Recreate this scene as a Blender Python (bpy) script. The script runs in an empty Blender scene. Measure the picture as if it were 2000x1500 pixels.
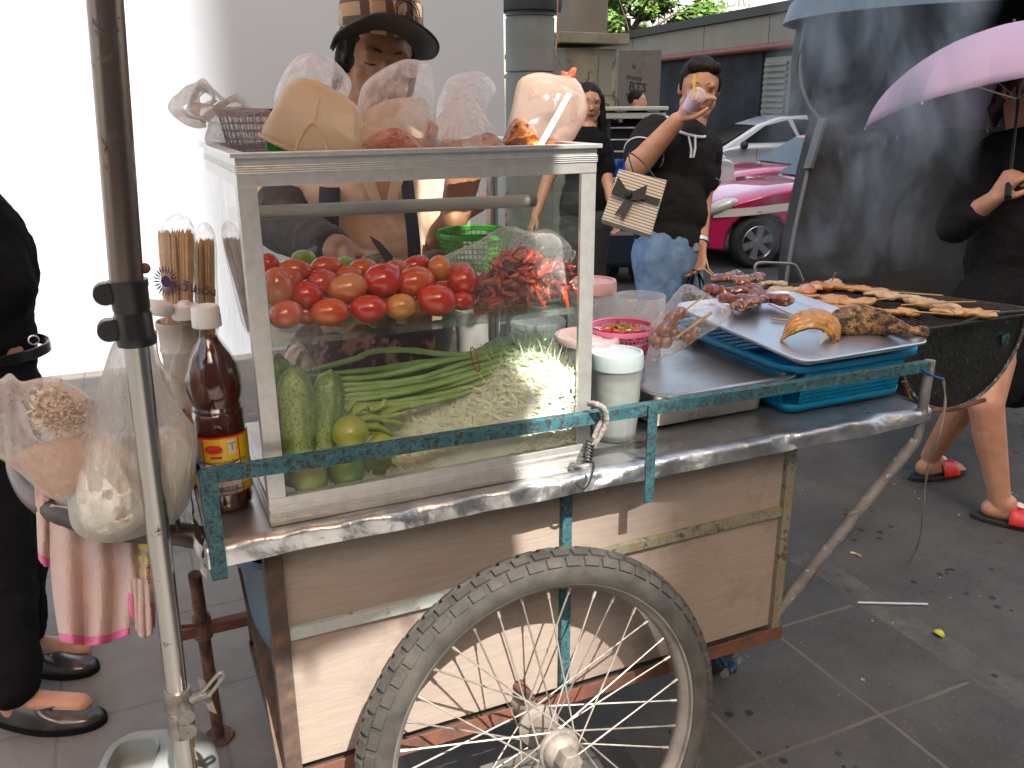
import bpy, math, random
import numpy as np
from mathutils import Vector, Matrix, Euler, noise
R=math.radians; PI=math.pi
scene=bpy.context.scene
col=scene.collection
# ---------------- camera ----------------
S_=.5186
CAM=Vector((-.2694*S_,-2.2329*S_,1.1008*S_+.768))
YAW,PITCH,ROLL,FPX=.4204,-.3113,-.0063,1688.
FW=Vector((math.sin(YAW)*math.cos(PITCH),math.cos(YAW)*math.cos(PITCH),math.sin(PITCH)))
RT0=Vector((math.cos(YAW),-math.sin(YAW),0)); UP0=RT0.cross(FW)
cr,sr=math.cos(ROLL),math.sin(ROLL)
RT=cr*RT0+sr*UP0; UP=-sr*RT0+cr*UP0
cd=bpy.data.cameras.new('camera'); cam=bpy.data.objects.new('camera',cd); col.objects.link(cam)
cam.matrix_world=Matrix(((RT.x,UP.x,-FW.x,CAM.x),(RT.y,UP.y,-FW.y,CAM.y),(RT.z,UP.z,-FW.z,CAM.z),(0,0,0,1)))
cd.sensor_width=36; cd.lens=FPX/2000*36; cd.clip_start=.02; cd.clip_end=2000
scene.camera=cam
# ---------------- world and sun ----------------
SUN_AZ=R(4); SUN_EL=R(52)     # azimuth from -Y towards +X
SUNV=Vector((math.cos(SUN_EL)*math.sin(SUN_AZ),-math.cos(SUN_EL)*math.cos(SUN_AZ),math.sin(SUN_EL)))
w=bpy.data.worlds.new('World'); scene.world=w; w.use_nodes=True
nt=w.node_tree; bg=nt.nodes['Background']
sky=nt.nodes.new('ShaderNodeTexSky'); sky.sky_type='NISHITA'; sky.sun_disc=False
sky.sun_elevation=SUN_EL; sky.sun_rotation=PI-SUN_AZ
sky.dust_density=3.0
tn=nt.nodes.new('ShaderNodeMix'); tn.data_type='RGBA'; tn.blend_type='MULTIPLY'; tn.inputs[0].default_value=1; tn.inputs[7].default_value=(1.0,.875,.70,1)
nt.links.new(sky.outputs[0],tn.inputs[6]); nt.links.new(tn.outputs[2],bg.inputs[0]); bg.inputs[1].default_value=.15
sl=bpy.data.lights.new('sun','SUN'); sl.energy=3.0; sl.angle=R(.55); sl.color=(1,.95,.87)
so=bpy.data.objects.new('sun',sl); col.objects.link(so); so.rotation_euler=(-SUNV).to_track_quat('-Z','Y').to_euler(); so.location=(3,-3,12)
scene.view_settings.view_transform='Standard'; scene.view_settings.look='None'
scene.view_settings.exposure=2.0; scene.view_settings.gamma=1
scene.render.engine='CYCLES'
cy=scene.cycles
cy.max_bounces=10; cy.diffuse_bounces=4; cy.glossy_bounces=4; cy.transmission_bounces=8; cy.transparent_max_bounces=32
cy.volume_bounces=0; cy.caustics_reflective=False; cy.caustics_refractive=False
try: cy.volume_step_rate=2.0; cy.volume_max_steps=96
except Exception: pass
# ---------------- pixel to place helpers (photo pixels 2000x1500) ----------------
def ray(u,v): return RT*((u-1000)/FPX)+UP*((750-v)/FPX)+FW
def ax(u,v,X): d=ray(u,v); return CAM+d*((X-CAM.x)/d.x)
def ay(u,v,Y): d=ray(u,v); return CAM+d*((Y-CAM.y)/d.y)
def az(u,v,Z): d=ray(u,v); return CAM+d*((Z-CAM.z)/d.z)
def ad(u,v,D): return CAM+ray(u,v)*D
# ---------------- materials ----------------
def _mix(nt,fac,a,b):
    m=nt.nodes.new('ShaderNodeMix'); m.data_type='RGBA'
    nt.links.new(fac,m.inputs[0])
    for i,x in ((6,a),(7,b)):
        if hasattr(x,'is_linked'): nt.links.new(x,m.inputs[i])
        else: m.inputs[i].default_value=(*x,1)
    return m.outputs[2]
def _noise(nt,scale,detail=4,rough=.6,stretch=None,kind='n',dist=0):
    tc=nt.nodes.new('ShaderNodeTexCoord'); mp=nt.nodes.new('ShaderNodeMapping')
    nt.links.new(tc.outputs['Object'],mp.inputs[0])
    if stretch: mp.inputs['Scale'].default_value=stretch
    if kind=='n':
        n=nt.nodes.new('ShaderNodeTexNoise'); n.inputs['Detail'].default_value=detail; n.inputs['Roughness'].default_value=rough
        n.inputs['Distortion'].default_value=dist
    else:
        n=nt.nodes.new('ShaderNodeTexVoronoi')
    n.inputs['Scale'].default_value=scale
    nt.links.new(mp.outputs[0],n.inputs[0]); return n.outputs[0]
def _ramp(nt,x,a,b):
    r=nt.nodes.new('ShaderNodeMapRange'); r.inputs[1].default_value=a; r.inputs[2].default_value=b
    nt.links.new(x,r.inputs[0]); return r.outputs[0]
def _bump(nt,h,bs,strength,dist=.002):
    b=nt.nodes.new('ShaderNodeBump'); b.inputs['Strength'].default_value=strength; b.inputs['Distance'].default_value=dist
    nt.links.new(h,b.inputs['Height']); nt.links.new(b.outputs[0],bs.inputs['Normal'])
def mat(name,c,rough=.5,metal=0,var=None,vscale=20,vr=(.4,.65),stretch=None,bump=0,bscale=60,bdist=.002,bstretch=None,
        dirt=None,dscale=8,dr=(.55,.7),trans=0,sss=0,spec=.5,coat=0,rvar=0,alpha=1,sheen=0,detail=4,ssc=None):
    m=bpy.data.materials.new(name); m.use_nodes=True; nt=m.node_tree; b=nt.nodes['Principled BSDF']
    b.inputs['Base Color'].default_value=(*c,1); b.inputs['Roughness'].default_value=rough; b.inputs['Metallic'].default_value=metal
    b.inputs['Specular IOR Level'].default_value=spec; b.inputs['Coat Weight'].default_value=coat; b.inputs['Alpha'].default_value=alpha
    b.inputs['Transmission Weight'].default_value=trans
    if sheen: b.inputs['Sheen Weight'].default_value=sheen
    if sss: b.inputs['Subsurface Weight'].default_value=sss; b.inputs['Subsurface Radius'].default_value=ssc or (.012,.006,.003); b.inputs['Subsurface Scale'].default_value=1
    out=None
    if var is not None: out=_mix(nt,_ramp(nt,_noise(nt,vscale,detail,.6,stretch),*vr),c,var)
    if dirt is not None:
        f=_ramp(nt,_noise(nt,dscale,8,.7),*dr); out=_mix(nt,f,out if out is not None else c,dirt)
        r2=nt.nodes.new('ShaderNodeMapRange'); r2.inputs[3].default_value=rough; r2.inputs[4].default_value=.9; nt.links.new(f,r2.inputs[0]); nt.links.new(r2.outputs[0],b.inputs['Roughness'])
        if metal:
            r3=nt.nodes.new('ShaderNodeMapRange'); r3.inputs[3].default_value=metal; r3.inputs[4].default_value=0; nt.links.new(f,r3.inputs[0]); nt.links.new(r3.outputs[0],b.inputs['Metallic'])
    if out is not None: nt.links.new(out,b.inputs['Base Color'])
    if rvar and dirt is None:
        f=_noise(nt,vscale*.7,5,.6,stretch); r2=nt.nodes.new('ShaderNodeMapRange'); r2.inputs[1].default_value=.3;r2.inputs[2].default_value=.7; r2.inputs[3].default_value=max(.02,rough-rvar); r2.inputs[4].default_value=rough+rvar; nt.links.new(f,r2.inputs[0]); nt.links.new(r2.outputs[0],b.inputs['Roughness'])
    if bump: _bump(nt,_noise(nt,bscale,5,.6,bstretch),b,bump,bdist)
    return m
def film(name,c=(.95,.95,.95),op=.2,edge=.6,rough=.12,stain=None,sr=(.6,.7),sscale=25,bump=.6,bscale=30,glow=.35,stretch=None):
    """thin clear or milky plastic film: see-through base, sheeny skin, some light let through"""
    m=bpy.data.materials.new(name); m.use_nodes=True; nt=m.node_tree; N=nt.nodes; L=nt.links
    b=N['Principled BSDF']; b.inputs['Base Color'].default_value=(*c,1); b.inputs['Roughness'].default_value=rough; b.inputs['Specular IOR Level'].default_value=1.0
    o=N['Material Output']
    n=_noise(nt,bscale,6,.65,stretch,dist=1.5)
    tc=N.new('ShaderNodeTexCoord'); nv=N.new('ShaderNodeTexNoise'); nv.inputs['Scale'].default_value=bscale*.7; nv.inputs['Detail'].default_value=3; L.new(tc.outputs['Object'],nv.inputs[0])
    vm=N.new('ShaderNodeVectorMath'); vm.operation='MULTIPLY_ADD'; vm.inputs[1].default_value=(.03,.03,.03); L.new(nv.outputs['Color'],vm.inputs[0]); L.new(tc.outputs['Object'],vm.inputs[2])
    mp=N.new('ShaderNodeMapping'); L.new(vm.outputs[0],mp.inputs[0])
    if stretch: mp.inputs['Scale'].default_value=stretch
    vo=N.new('ShaderNodeTexVoronoi'); vo.inputs['Scale'].default_value=bscale*1.1; L.new(mp.outputs[0],vo.inputs[0])
    sm_=N.new('ShaderNodeMath'); sm_.operation='MULTIPLY_ADD'; sm_.inputs[1].default_value=.8; L.new(vo.outputs['Distance'],sm_.inputs[0]); L.new(n,sm_.inputs[2])
    _bump(nt,sm_.outputs[0],b,min(1,bump),.008*bump)
    tl=N.new('ShaderNodeBsdfTranslucent'); tl.inputs[0].default_value=(*c,1)
    m1=N.new('ShaderNodeMixShader'); m1.inputs[0].default_value=glow; L.new(b.outputs[0],m1.inputs[1]); L.new(tl.outputs[0],m1.inputs[2])
    tr=N.new('ShaderNodeBsdfTransparent'); tr.inputs[0].default_value=(1,1,1,1)
    lw=N.new('ShaderNodeLayerWeight'); lw.inputs[0].default_value=.35
    ma=N.new('ShaderNodeMath'); ma.operation='MULTIPLY_ADD'; ma.inputs[1].default_value=edge; ma.inputs[2].default_value=op; L.new(lw.outputs['Facing'],ma.inputs[0])
    # creases catch more
    cr_=_ramp(nt,n,.52,.66); ad_=N.new('ShaderNodeMath'); ad_.operation='MULTIPLY_ADD'; ad_.inputs[1].default_value=.25*(1-op); ad_.use_clamp=True
    L.new(cr_,ad_.inputs[0]); L.new(ma.outputs[0],ad_.inputs[2])
    fac=ad_.outputs[0]
    if stain is not None:
        s=_ramp(nt,_noise(nt,sscale,6,.7),*sr)
        cc=_mix(nt,s,c,stain); L.new(cc,b.inputs['Base Color']); L.new(cc,tl.inputs[0])
        mx=N.new('ShaderNodeMath'); mx.operation='MAXIMUM'; L.new(fac,mx.inputs[0]); 
        ml=N.new('ShaderNodeMath'); ml.operation='MULTIPLY'; ml.inputs[1].default_value=.85; L.new(s,ml.inputs[0]); L.new(ml.outputs[0],mx.inputs[1]); fac=mx.outputs[0]
    m2=N.new('ShaderNodeMixShader'); L.new(fac,m2.inputs[0]); L.new(tr.outputs[0],m2.inputs[1]); L.new(m1.outputs[0],m2.inputs[2])
    L.new(m2.outputs[0],o.inputs[0]); return m
def glassmat(name,tint=(.93,.97,.95),haze=.03,hc=(.7,.7,.7),ior=1.45):
    m=bpy.data.materials.new(name); m.use_nodes=True; nt=m.node_tree; N=nt.nodes; L=nt.links; N.remove(N['Principled BSDF']); o=N['Material Output']
    tr=N.new('ShaderNodeBsdfTransparent'); tr.inputs[0].default_value=(*tint,1)
    gl=N.new('ShaderNodeBsdfGlossy'); gl.inputs['Roughness'].default_value=.02
    df=N.new('ShaderNodeBsdfDiffuse'); df.inputs[0].default_value=(*hc,1)
    f0=((ior-1)/(ior+1))**2; lw=N.new('ShaderNodeLayerWeight'); lw.inputs[0].default_value=.5; pw=N.new('ShaderNodeMath'); pw.operation='POWER'; pw.inputs[1].default_value=5; L.new(lw.outputs['Facing'],pw.inputs[0]); fr=N.new('ShaderNodeMath'); fr.operation='MULTIPLY_ADD'; fr.inputs[1].default_value=1-f0; fr.inputs[2].default_value=f0; L.new(pw.outputs[0],fr.inputs[0])
    a=N.new('ShaderNodeMixShader'); 
    hz=_ramp(nt,_noise(nt,9,6,.7),.4,.75); h2=N.new('ShaderNodeMath'); h2.operation='MULTIPLY'; h2.inputs[1].default_value=haze; L.new(hz,h2.inputs[0])
    L.new(h2.outputs[0],a.inputs[0]); L.new(tr.outputs[0],a.inputs[1]); L.new(df.outputs[0],a.inputs[2])
    b=N.new('ShaderNodeMixShader'); L.new(fr.outputs[0],b.inputs[0]); L.new(a.outputs[0],b.inputs[1]); L.new(gl.outputs[0],b.inputs[2])
    L.new(b.outputs[0],o.inputs[0]); return m
# ---------------- mesh builder ----------------
class MB:
    def __init__(s): s.v=[]; s.f=[]; s.m=[]; s.cm=0
    def add(s,vs,fs):
        o=len(s.v); s.v+= [tuple(x) for x in vs]; s.f+=[tuple(i+o for i in f) for f in fs]; s.m+=[s.cm]*len(fs); return s
    def box(s,lo,hi):
        x0,y0,z0=lo;x1,y1,z1=hi
        return s.add([(x0,y0,z0),(x1,y0,z0),(x1,y1,z0),(x0,y1,z0),(x0,y0,z1),(x1,y0,z1),(x1,y1,z1),(x0,y1,z1)],
          [(0,3,2,1),(4,5,6,7),(0,1,5,4),(1,2,6,5),(2,3,7,6),(3,0,4,7)])
    def obox(s,c,sz,M=None):
        M=M or Matrix.Identity(3); c=Vector(c); h=Vector(sz)*.5
        vs=[c+M@Vector((a*h.x,b*h.y,d*h.z)) for d in(-1,1) for a,b in((-1,-1),(1,-1),(1,1),(-1,1))]
        return s.add(vs,[(0,3,2,1),(4,5,6,7),(0,1,5,4),(1,2,6,5),(2,3,7,6),(3,0,4,7)])
    def bar(s,p,q,wd,th,up=(0,0,1)):
        p=Vector(p);q=Vector(q);d=(q-p).normalized();u=Vector(up);sd=d.cross(u).normalized();u=sd.cross(d)
        M=Matrix((d,sd,u)).transposed(); return s.obox((p+q)/2,((q-p).length,th,wd),M)
    def tube(s,pts,r,n=10,cap=True,flat=1):
        pts=[Vector(p) for p in pts]; k=len(pts); rs=r if hasattr(r,'__len__') else [r]*k
        t0=(pts[1]-pts[0]).normalized(); a=t0.orthogonal().normalized(); vs=[]
        for i in range(k):
            t=(pts[min(i+1,k-1)]-pts[max(i-1,0)]).normalized()
            a=(a-t*a.dot(t)); a=a.normalized() if a.length>1e-6 else t.orthogonal().normalized(); b=t.cross(a)
            for j in range(n):
                g=2*PI*j/n; vs.append(pts[i]+a*(rs[i]*math.cos(g))+b*(rs[i]*flat*math.sin(g)))
        fs=[(i*n+j,i*n+(j+1)%n,(i+1)*n+(j+1)%n,(i+1)*n+j) for i in range(k-1) for j in range(n)]
        if cap: fs+=[tuple(range(n))[::-1],tuple(range((k-1)*n,k*n))]
        return s.add(vs,fs)
    def lathe(s,prof,n=32,c=(0,0,0),M=None,fn=None,close=False,sx=1,sy=1):
        M=M or Matrix.Identity(3); c=Vector(c); vs=[]
        for i,(r,z) in enumerate(prof):
            for j in range(n):
                g=2*PI*j/n; p=Vector((r*sx*math.cos(g),r*sy*math.sin(g),z))
                if fn: p=fn(p,g,i)
                vs.append(c+M@p)
        k=len(prof)
        fs=[(i*n+j,i*n+(j+1)%n,(i+1)*n+(j+1)%n,(i+1)*n+j) for i in range(k-1) for j in range(n)]
        if close: fs+=[tuple(range(n))[::-1],tuple(range((k-1)*n,k*n))]
        return s.add(vs,fs)
    def ell(s,c,r,M=None,n=20,m=12,fn=None):
        prof=[(max(1e-4,math.sin(PI*i/m)),-math.cos(PI*i/m)) for i in range(m+1)]
        r=Vector(r)
        def g(p,a,i):
            p=Vector((p.x*r.x,p.y*r.y,p.z*r.z)); return fn(p) if fn else p
        return s.lathe(prof,n,c,M,g)
    def grid(s,fn,nu,nv):
        vs=[fn(i/nu,j/nv) for j in range(nv+1) for i in range(nu+1)]
        return s.add(vs,[(j*(nu+1)+i,j*(nu+1)+i+1,(j+1)*(nu+1)+i+1,(j+1)*(nu+1)+i) for j in range(nv) for i in range(nu)])
    def prism(s,pts,n):   # closed polygon of points extruded by vector n
        n=Vector(n); k=len(pts); vs=[Vector(p) for p in pts]+[Vector(p)+n for p in pts]
        return s.add(vs,[tuple(range(k))[::-1],tuple(range(k,2*k))]+[(i,(i+1)%k,k+(i+1)%k,k+i) for i in range(k)])
def tag(o,label=None,cat=None,group=None,kind=None):
    if label: o['label']=label
    if cat: o['category']=cat
    if group: o['group']=group
    if kind: o['kind']=kind
    return o
def obj(name,mb,m,parent=None,smooth=True,bevel=0,solid=0,sub=0,ang=40,disp=None):
    me=bpy.data.meshes.new(name); me.from_pydata(mb.v,[],mb.f)
    ms=m if isinstance(m,(list,tuple)) else [m]
    for x in ms: me.materials.append(x)
    if len(ms)>1: me.polygons.foreach_set('material_index',mb.m)
    me.update()
    if smooth:
        me.polygons.foreach_set('use_smooth',[True]*len(me.polygons))
        try: me.set_sharp_from_angle(angle=R(ang))
        except Exception: pass
    o=bpy.data.objects.new(name,me); col.objects.link(o)
    if parent is not None:
        o.parent=parent
        if parent.type=='EMPTY': o.matrix_parent_inverse=Matrix.Translation(-Vector(parent.location))
    if sub: md=o.modifiers.new('sub','SUBSURF'); md.levels=sub; md.render_levels=sub
    if solid: md=o.modifiers.new('solid','SOLIDIFY'); md.thickness=solid; md.offset=0
    if bevel: md=o.modifiers.new('bevel','BEVEL'); md.width=bevel; md.segments=2; md.limit_method='ANGLE'; md.angle_limit=R(40); md.harden_normals=False
    if disp:
        st,sc=disp; t=bpy.data.textures.new('tx','CLOUDS'); t.noise_scale=sc; md=o.modifiers.new('d','DISPLACE'); md.texture=t; md.strength=st; md.texture_coords='GLOBAL'
    return o
def thing(name,label,cat,loc=(0,0,0),group=None,kind=None):
    o=bpy.data.objects.new(name,None); o.empty_display_size=.02; col.objects.link(o); o.location=loc; tag(o,label,cat,group,kind); return o
def dup(root,loc=None,rot=None,scale=None,label=None):
    def cp(o,par):
        c=o.copy(); col.objects.link(c)
        if par is not None: c.parent=par
        for k in o.children: cp(k,c)
        return c
    r=cp(root,None)
    if loc is not None: r.location=loc
    if rot is not None: r.rotation_euler=rot
    if scale is not None: r.scale=scale
    if label: r['label']=label
    return r
def rough_fn(amp,scale,seed=0,ridge=False):
    off=Vector((seed*7.3,seed*3.1,seed*5.7))
    def f(p):
        q=Vector(p)*scale+off
        if ridge:
            return Vector(p)+Vector((1-2*abs(noise.noise(q)),1-2*abs(noise.noise(q+Vector((9,2,5)))),1-2*abs(noise.noise(q+Vector((3,8,1))))))*amp
        return Vector(p)+noise.noise_vector(q)*amp
    return f
def warp(mb,fn,start=0):
    for i in range(start,len(mb.v)): mb.v[i]=tuple(fn(Vector(mb.v[i])))
    return mb
_txt={}
def text_geo(s,size,align='CENTER',bold=False):
    cu=bpy.data.curves.new('t','FONT'); cu.body=s; cu.size=size; cu.align_x=align; cu.resolution_u=2
    if bold: cu.offset=size*.02
    o=bpy.data.objects.new('t',cu); col.objects.link(o)
    dg=bpy.context.evaluated_depsgraph_get(); me=bpy.data.meshes.new_from_object(o.evaluated_get(dg))
    vs=[tuple(v.co) for v in me.vertices]; fs=[tuple(p.vertices) for p in me.polygons]
    bpy.data.objects.remove(o); bpy.data.curves.remove(cu); bpy.data.meshes.remove(me)
    return vs,fs
def add_text(mb,s,size,fn,align='CENTER',bold=False):
    vs,fs=text_geo(s,size,align,bold); mb.add([fn(v[0],v[1]) for v in vs],fs); return mb
# ---- organic shapes: overlapping tapered shells fused into one continuous skin by voxel remesh
class Flesh(MB):
    def cone(s,p,q,r0,r1,n=14,flat=1,side=None):
        p=Vector(p);q=Vector(q);d=(q-p);L=d.length or 1e-4;d/=L
        a=(Vector(side)-d*Vector(side).dot(d)).normalized() if side is not None else d.orthogonal().normalized(); b=d.cross(a)
        rings=[]
        for k in range(5): t=PI/2*k/4; rings.append((-r0*math.cos(t),max(1e-4,r0*math.sin(t))))
        for k in range(5): t=PI/2*k/4; rings.append((L+r1*math.sin(t),max(1e-4,r1*math.cos(t))))
        vs=[p+d*h+a*(r*math.cos(2*PI*j/n))+b*(r*flat*math.sin(2*PI*j/n)) for h,r in rings for j in range(n)]
        fs=[(i*n+j,i*n+(j+1)%n,(i+1)*n+(j+1)%n,(i+1)*n+j) for i in range(len(rings)-1) for j in range(n)]
        fs+=[tuple(range(n))[::-1],tuple(range((len(rings)-1)*n,len(rings)*n))]
        return s.add(vs,fs)
    def chain(s,pts,rs,flat=1,side=None):
        for i in range(len(pts)-1): s.cone(pts[i],pts[i+1],rs[i],rs[i+1],flat=flat,side=side)
        return s
def fuse(name,mb,m,parent,voxel=.006,smooth=5,disp=None):
    o=obj(name,mb,m,parent,smooth=False)
    md=o.modifiers.new('r','REMESH'); md.mode='VOXEL'; md.voxel_size=voxel; md.use_smooth_shade=True
    md=o.modifiers.new('s','SMOOTH'); md.iterations=smooth; md.factor=.5
    if disp:
        st,sc=disp; t=bpy.data.textures.new('tx','CLOUDS'); t.noise_scale=sc; md=o.modifiers.new('d','DISPLACE'); md.texture=t; md.strength=st; md.mid_level=.5; md.texture_coords='GLOBAL'
    return o
rnd=random.Random(7)
# ---------------- shared materials ----------------
M_alu=mat('aluminium',(.66,.66,.64),.36,.7,var=(.58,.58,.56),vscale=60,bump=.1,bscale=300)
M_steel=mat('stainless',(.7,.69,.67),.32,1,var=(.42,.41,.39),vscale=12,rvar=.12,bump=.08,bscale=80)
M_foil=mat('foil',(.74,.75,.76),.38,1,var=(.5,.5,.5),vscale=14,bump=.8,bscale=22,bdist=.006,rvar=.1)
M_teal=mat('teal_paint',(.022,.105,.135),.5,0,var=(.045,.16,.185),vscale=50,dirt=(.040,.028,.022),dscale=150,dr=(.47,.60),bump=.5,bscale=90)
M_rust=mat('rust',(.10,.045,.03),.85,0,var=(.2,.085,.045),vscale=60,dirt=(.03,.022,.02),dscale=14,dr=(.45,.6),bump=.8,bscale=120)
M_greyrust=mat('grey_rusty_paint',(.42,.45,.43),.6,0,var=(.33,.4,.38),vscale=25,dirt=(.22,.12,.06),dscale=40,dr=(.56,.66),bump=.4,bscale=90)
M_panel=mat('weathered_ply',(.275,.215,.18),.6,0,var=(.35,.295,.255),vscale=40,vr=(.2,.8),stretch=(.35,1,6),dirt=(.15,.105,.08),dscale=5,dr=(.55,.8),bump=.5,bscale=40,bstretch=(1,1,9),bdist=.001)
M_white_pl=mat('white_plastic',(.72,.72,.72),.35,sss=.1)
M_rubber=mat('tyre_rubber',(.030,.028,.025),.85,var=(.062,.056,.048),vscale=25,vr=(.35,.7),bump=.4,bscale=150)
M_black=mat('black_cloth',(.006,.006,.007),.9,bump=.5,bscale=200,spec=.15)
M_skin=mat('skin',(.50,.265,.17),.5,sss=.12,var=(.44,.22,.14),vscale=25,bump=.15,bscale=220,bdist=.001)
M_hair=mat('hair',(.006,.005,.004),.6,spec=.2,var=(.02,.015,.012),vscale=60,stretch=(1,1,.15),bump=.8,bscale=160,bstretch=(1,1,.1))
M_red=mat('red',(.55,.02,.03),.4)
M_clear=film('clear_film',op=.05,edge=.45)
M_glass=glassmat('glass')
TZ=.768
# ================= SETTING =================
def ground_mat():
    m=bpy.data.materials.new('paving'); m.use_nodes=True; nt=m.node_tree; N=nt.nodes; L=nt.links; b=N['Principled BSDF']
    tc=N.new('ShaderNodeTexCoord'); sx=N.new('ShaderNodeSeparateXYZ'); L.new(tc.outputs['Object'],sx.inputs[0])
    def M(op,a,bb=None,c=None,clamp=False):
        n=N.new('ShaderNodeMath'); n.operation=op; n.use_clamp=clamp
        for i,x in enumerate((a,bb,c)):
            if x is None: continue
            if hasattr(x,'is_linked'): L.new(x,n.inputs[i])
            else: n.inputs[i].default_value=x
        return n.outputs[0]
    wob=M('MULTIPLY',M('SUBTRACT',_noise(nt,5,4),.5),.012)
    def lines(c,off,per,wd):
        a=M('ADD',M('ADD',c,wob),-off+per*50); fr=M('MODULO',a,per); d=M('ABSOLUTE',M('SUBTRACT',fr,per/2)); 
        return M('GREATER_THAN',d,per/2-wd)
    gx=lines(sx.outputs[0],.96,.345,.0045); gy=lines(sx.outputs[1],.01,.375,.0045)
    right=M('GREATER_THAN',sx.outputs[0],1.6); near=M('LESS_THAN',sx.outputs[0],1.59)
    broken=_ramp(nt,_noise(nt,2.3,4),.42,.5)
    g=M('MULTIPLY',M('MULTIPLY',M('MAXIMUM',gx,gy),near),M('MAXIMUM',broken,.55))
    left=_ramp(nt,sx.outputs[0],.9,.2)
    base=_mix(nt,left,(.085,.083,.078),(.175,.165,.150))
    blot=_ramp(nt,_noise(nt,2.2,7,.7),.35,.7)
    dk=_mix(nt,left,(.034,.034,.034),(.095,.089,.08))
    c1=_mix(nt,blot,base,dk)
    speck=_ramp(nt,_noise(nt,120,3),.62,.72); c1=_mix(nt,speck,c1,(.16,.155,.15))
    band=M('MULTIPLY',M('LESS_THAN',M('ABSOLUTE',M('SUBTRACT',M('ADD',sx.outputs[0],M('MULTIPLY',wob,6)),1.66)),.05),_ramp(nt,_noise(nt,9,6,.7),.4,.65))
    c1=_mix(nt,M('MULTIPLY',band,.6),c1,(.15,.14,.11))
    # wet drips and drops: voronoi dots gated by a patch
    vd=_noise(nt,17,kind='v'); dots=M('LESS_THAN',vd,.17); gate=_ramp(nt,_noise(nt,1.7,2),.5,.56)
    c1=_mix(nt,M('MULTIPLY',M('MULTIPLY',dots,gate),M('SUBTRACT',1,left)),c1,(.012,.012,.013))
    chips=M('LESS_THAN',_noise(nt,9,kind='v'),.035); c1=_mix(nt,chips,c1,(.3,.29,.27))
    gcol=_mix(nt,left,(.13,.12,.09),(.09,.085,.08))
    c2=_mix(nt,g,c1,gcol)
    L.new(c2,b.inputs['Base Color'])
    rr=N.new('ShaderNodeMapRange'); rr.inputs[3].default_value=.5; rr.inputs[4].default_value=.85; L.new(_noise(nt,6,6),rr.inputs[0]); L.new(rr.outputs[0],b.inputs['Roughness'])
    h=M('SUBTRACT',_noise(nt,90,6,.7),M('MULTIPLY',g,.6)); _bump(nt,h,b,.5,.003)
    return m
M_pave=ground_mat()
M_road=mat('asphalt',(.05,.05,.052),.8,var=(.03,.03,.032),vscale=3,bump=.5,bscale=60)
# kerb edge lies about 6.3 m from the camera
def fl(D,s,z): 
    f=Vector((math.sin(YAW),math.cos(YAW),0)); r=Vector((math.cos(YAW),-math.sin(YAW),0)); p=Vector((CAM.x,CAM.y,0))+f*D+r*s; return Vector((p.x,p.y,z))
mb=MB(); mb.prism([fl(-12,-30,-.25),fl(-12,30,-.25),fl(6.0,30,-.25),fl(6.0,-30,-.25)],(0,0,.25))
tag(obj('pavement',mb,M_pave,smooth=False),kind='structure')
mb=MB(); mb.box((-900,-900,-.6),(900,900,-.2505)); tag(obj('road',mb,M_road,smooth=False),kind='structure')
# kerb
mb=MB(); a_=fl(6.06,-12,-.12); b_=fl(6.06,30,-.12); mb.bar(a_,b_,.27,.11); tag(obj('kerb',mb,mat('kerb_concrete',(.2,.19,.18),.8,bump=.4),bevel=.01),kind='structure')
# white hoarding
M_board=mat('white_board',(.42,.455,.51),.5,var=(.41,.445,.50),vscale=3,bump=.05,bscale=400)
t=thing('hoarding','tall smooth white hoarding panel behind the food seller','hoarding',(-2,3.8,0))
XR=ay(986,300,3.8).x
for i in range(4):
    x1=XR-i*2.44; mb=MB(); mb.box((x1-2.4395,3.8,.0),(x1,3.84,4.2)); obj('board_panel',mb,M_board,t,smooth=False,bevel=.001)
mb=MB(); mb.box((XR-9.7,3.83,0),(XR-.01,3.9,.12)); obj('sole_rail',mb,M_greyrust,t,smooth=False)
for i in range(4):
    mb=MB(); mb.box((XR-.2-i*2.4,3.84,.12),(XR-.12-i*2.4,3.92,4.1)); obj('stud',mb,M_alu,t,smooth=False)
# unseen tall block added behind the camera; its left edge sets the shade line
M_conc=mat('concrete',(.3,.29,.27),.85,var=(.22,.21,.2),vscale=2,bump=.3,bscale=30)
XT=.60+20.05*math.tan(SUN_AZ)
t=thing('shade_tower','tall concrete block added behind the camera to shade the street','building',(XT+9,-15,0))
mb=MB(); mb.box((XT,-20,0),(XT+24,-10,42)); obj('wall',mb,M_conc,t,smooth=False)
mb=MB()
for i in range(10):
    for j in range(12): mb.box((XT+.9+i*2.3,-10.02,1+j*3.3),(XT+2.4+i*2.3,-9.99,2.9+j*3.3))
obj('window',mb,mat('far_window',(.03,.035,.04),.1,spec=1),t,smooth=False)
t=thing('reflected_block','low dark block added behind the camera for glass reflections','building',(XT-10,-14,0))  # unseen block added so the cabinet glass reflects something dark
mb=MB(); mb.box((XT-26,-18,0),(XT-.05,-12,8)); obj('wall',mb,mat('reflected_wall',(.16,.145,.125),.8,var=(.10,.09,.08),vscale=.7),t,smooth=False)
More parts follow.
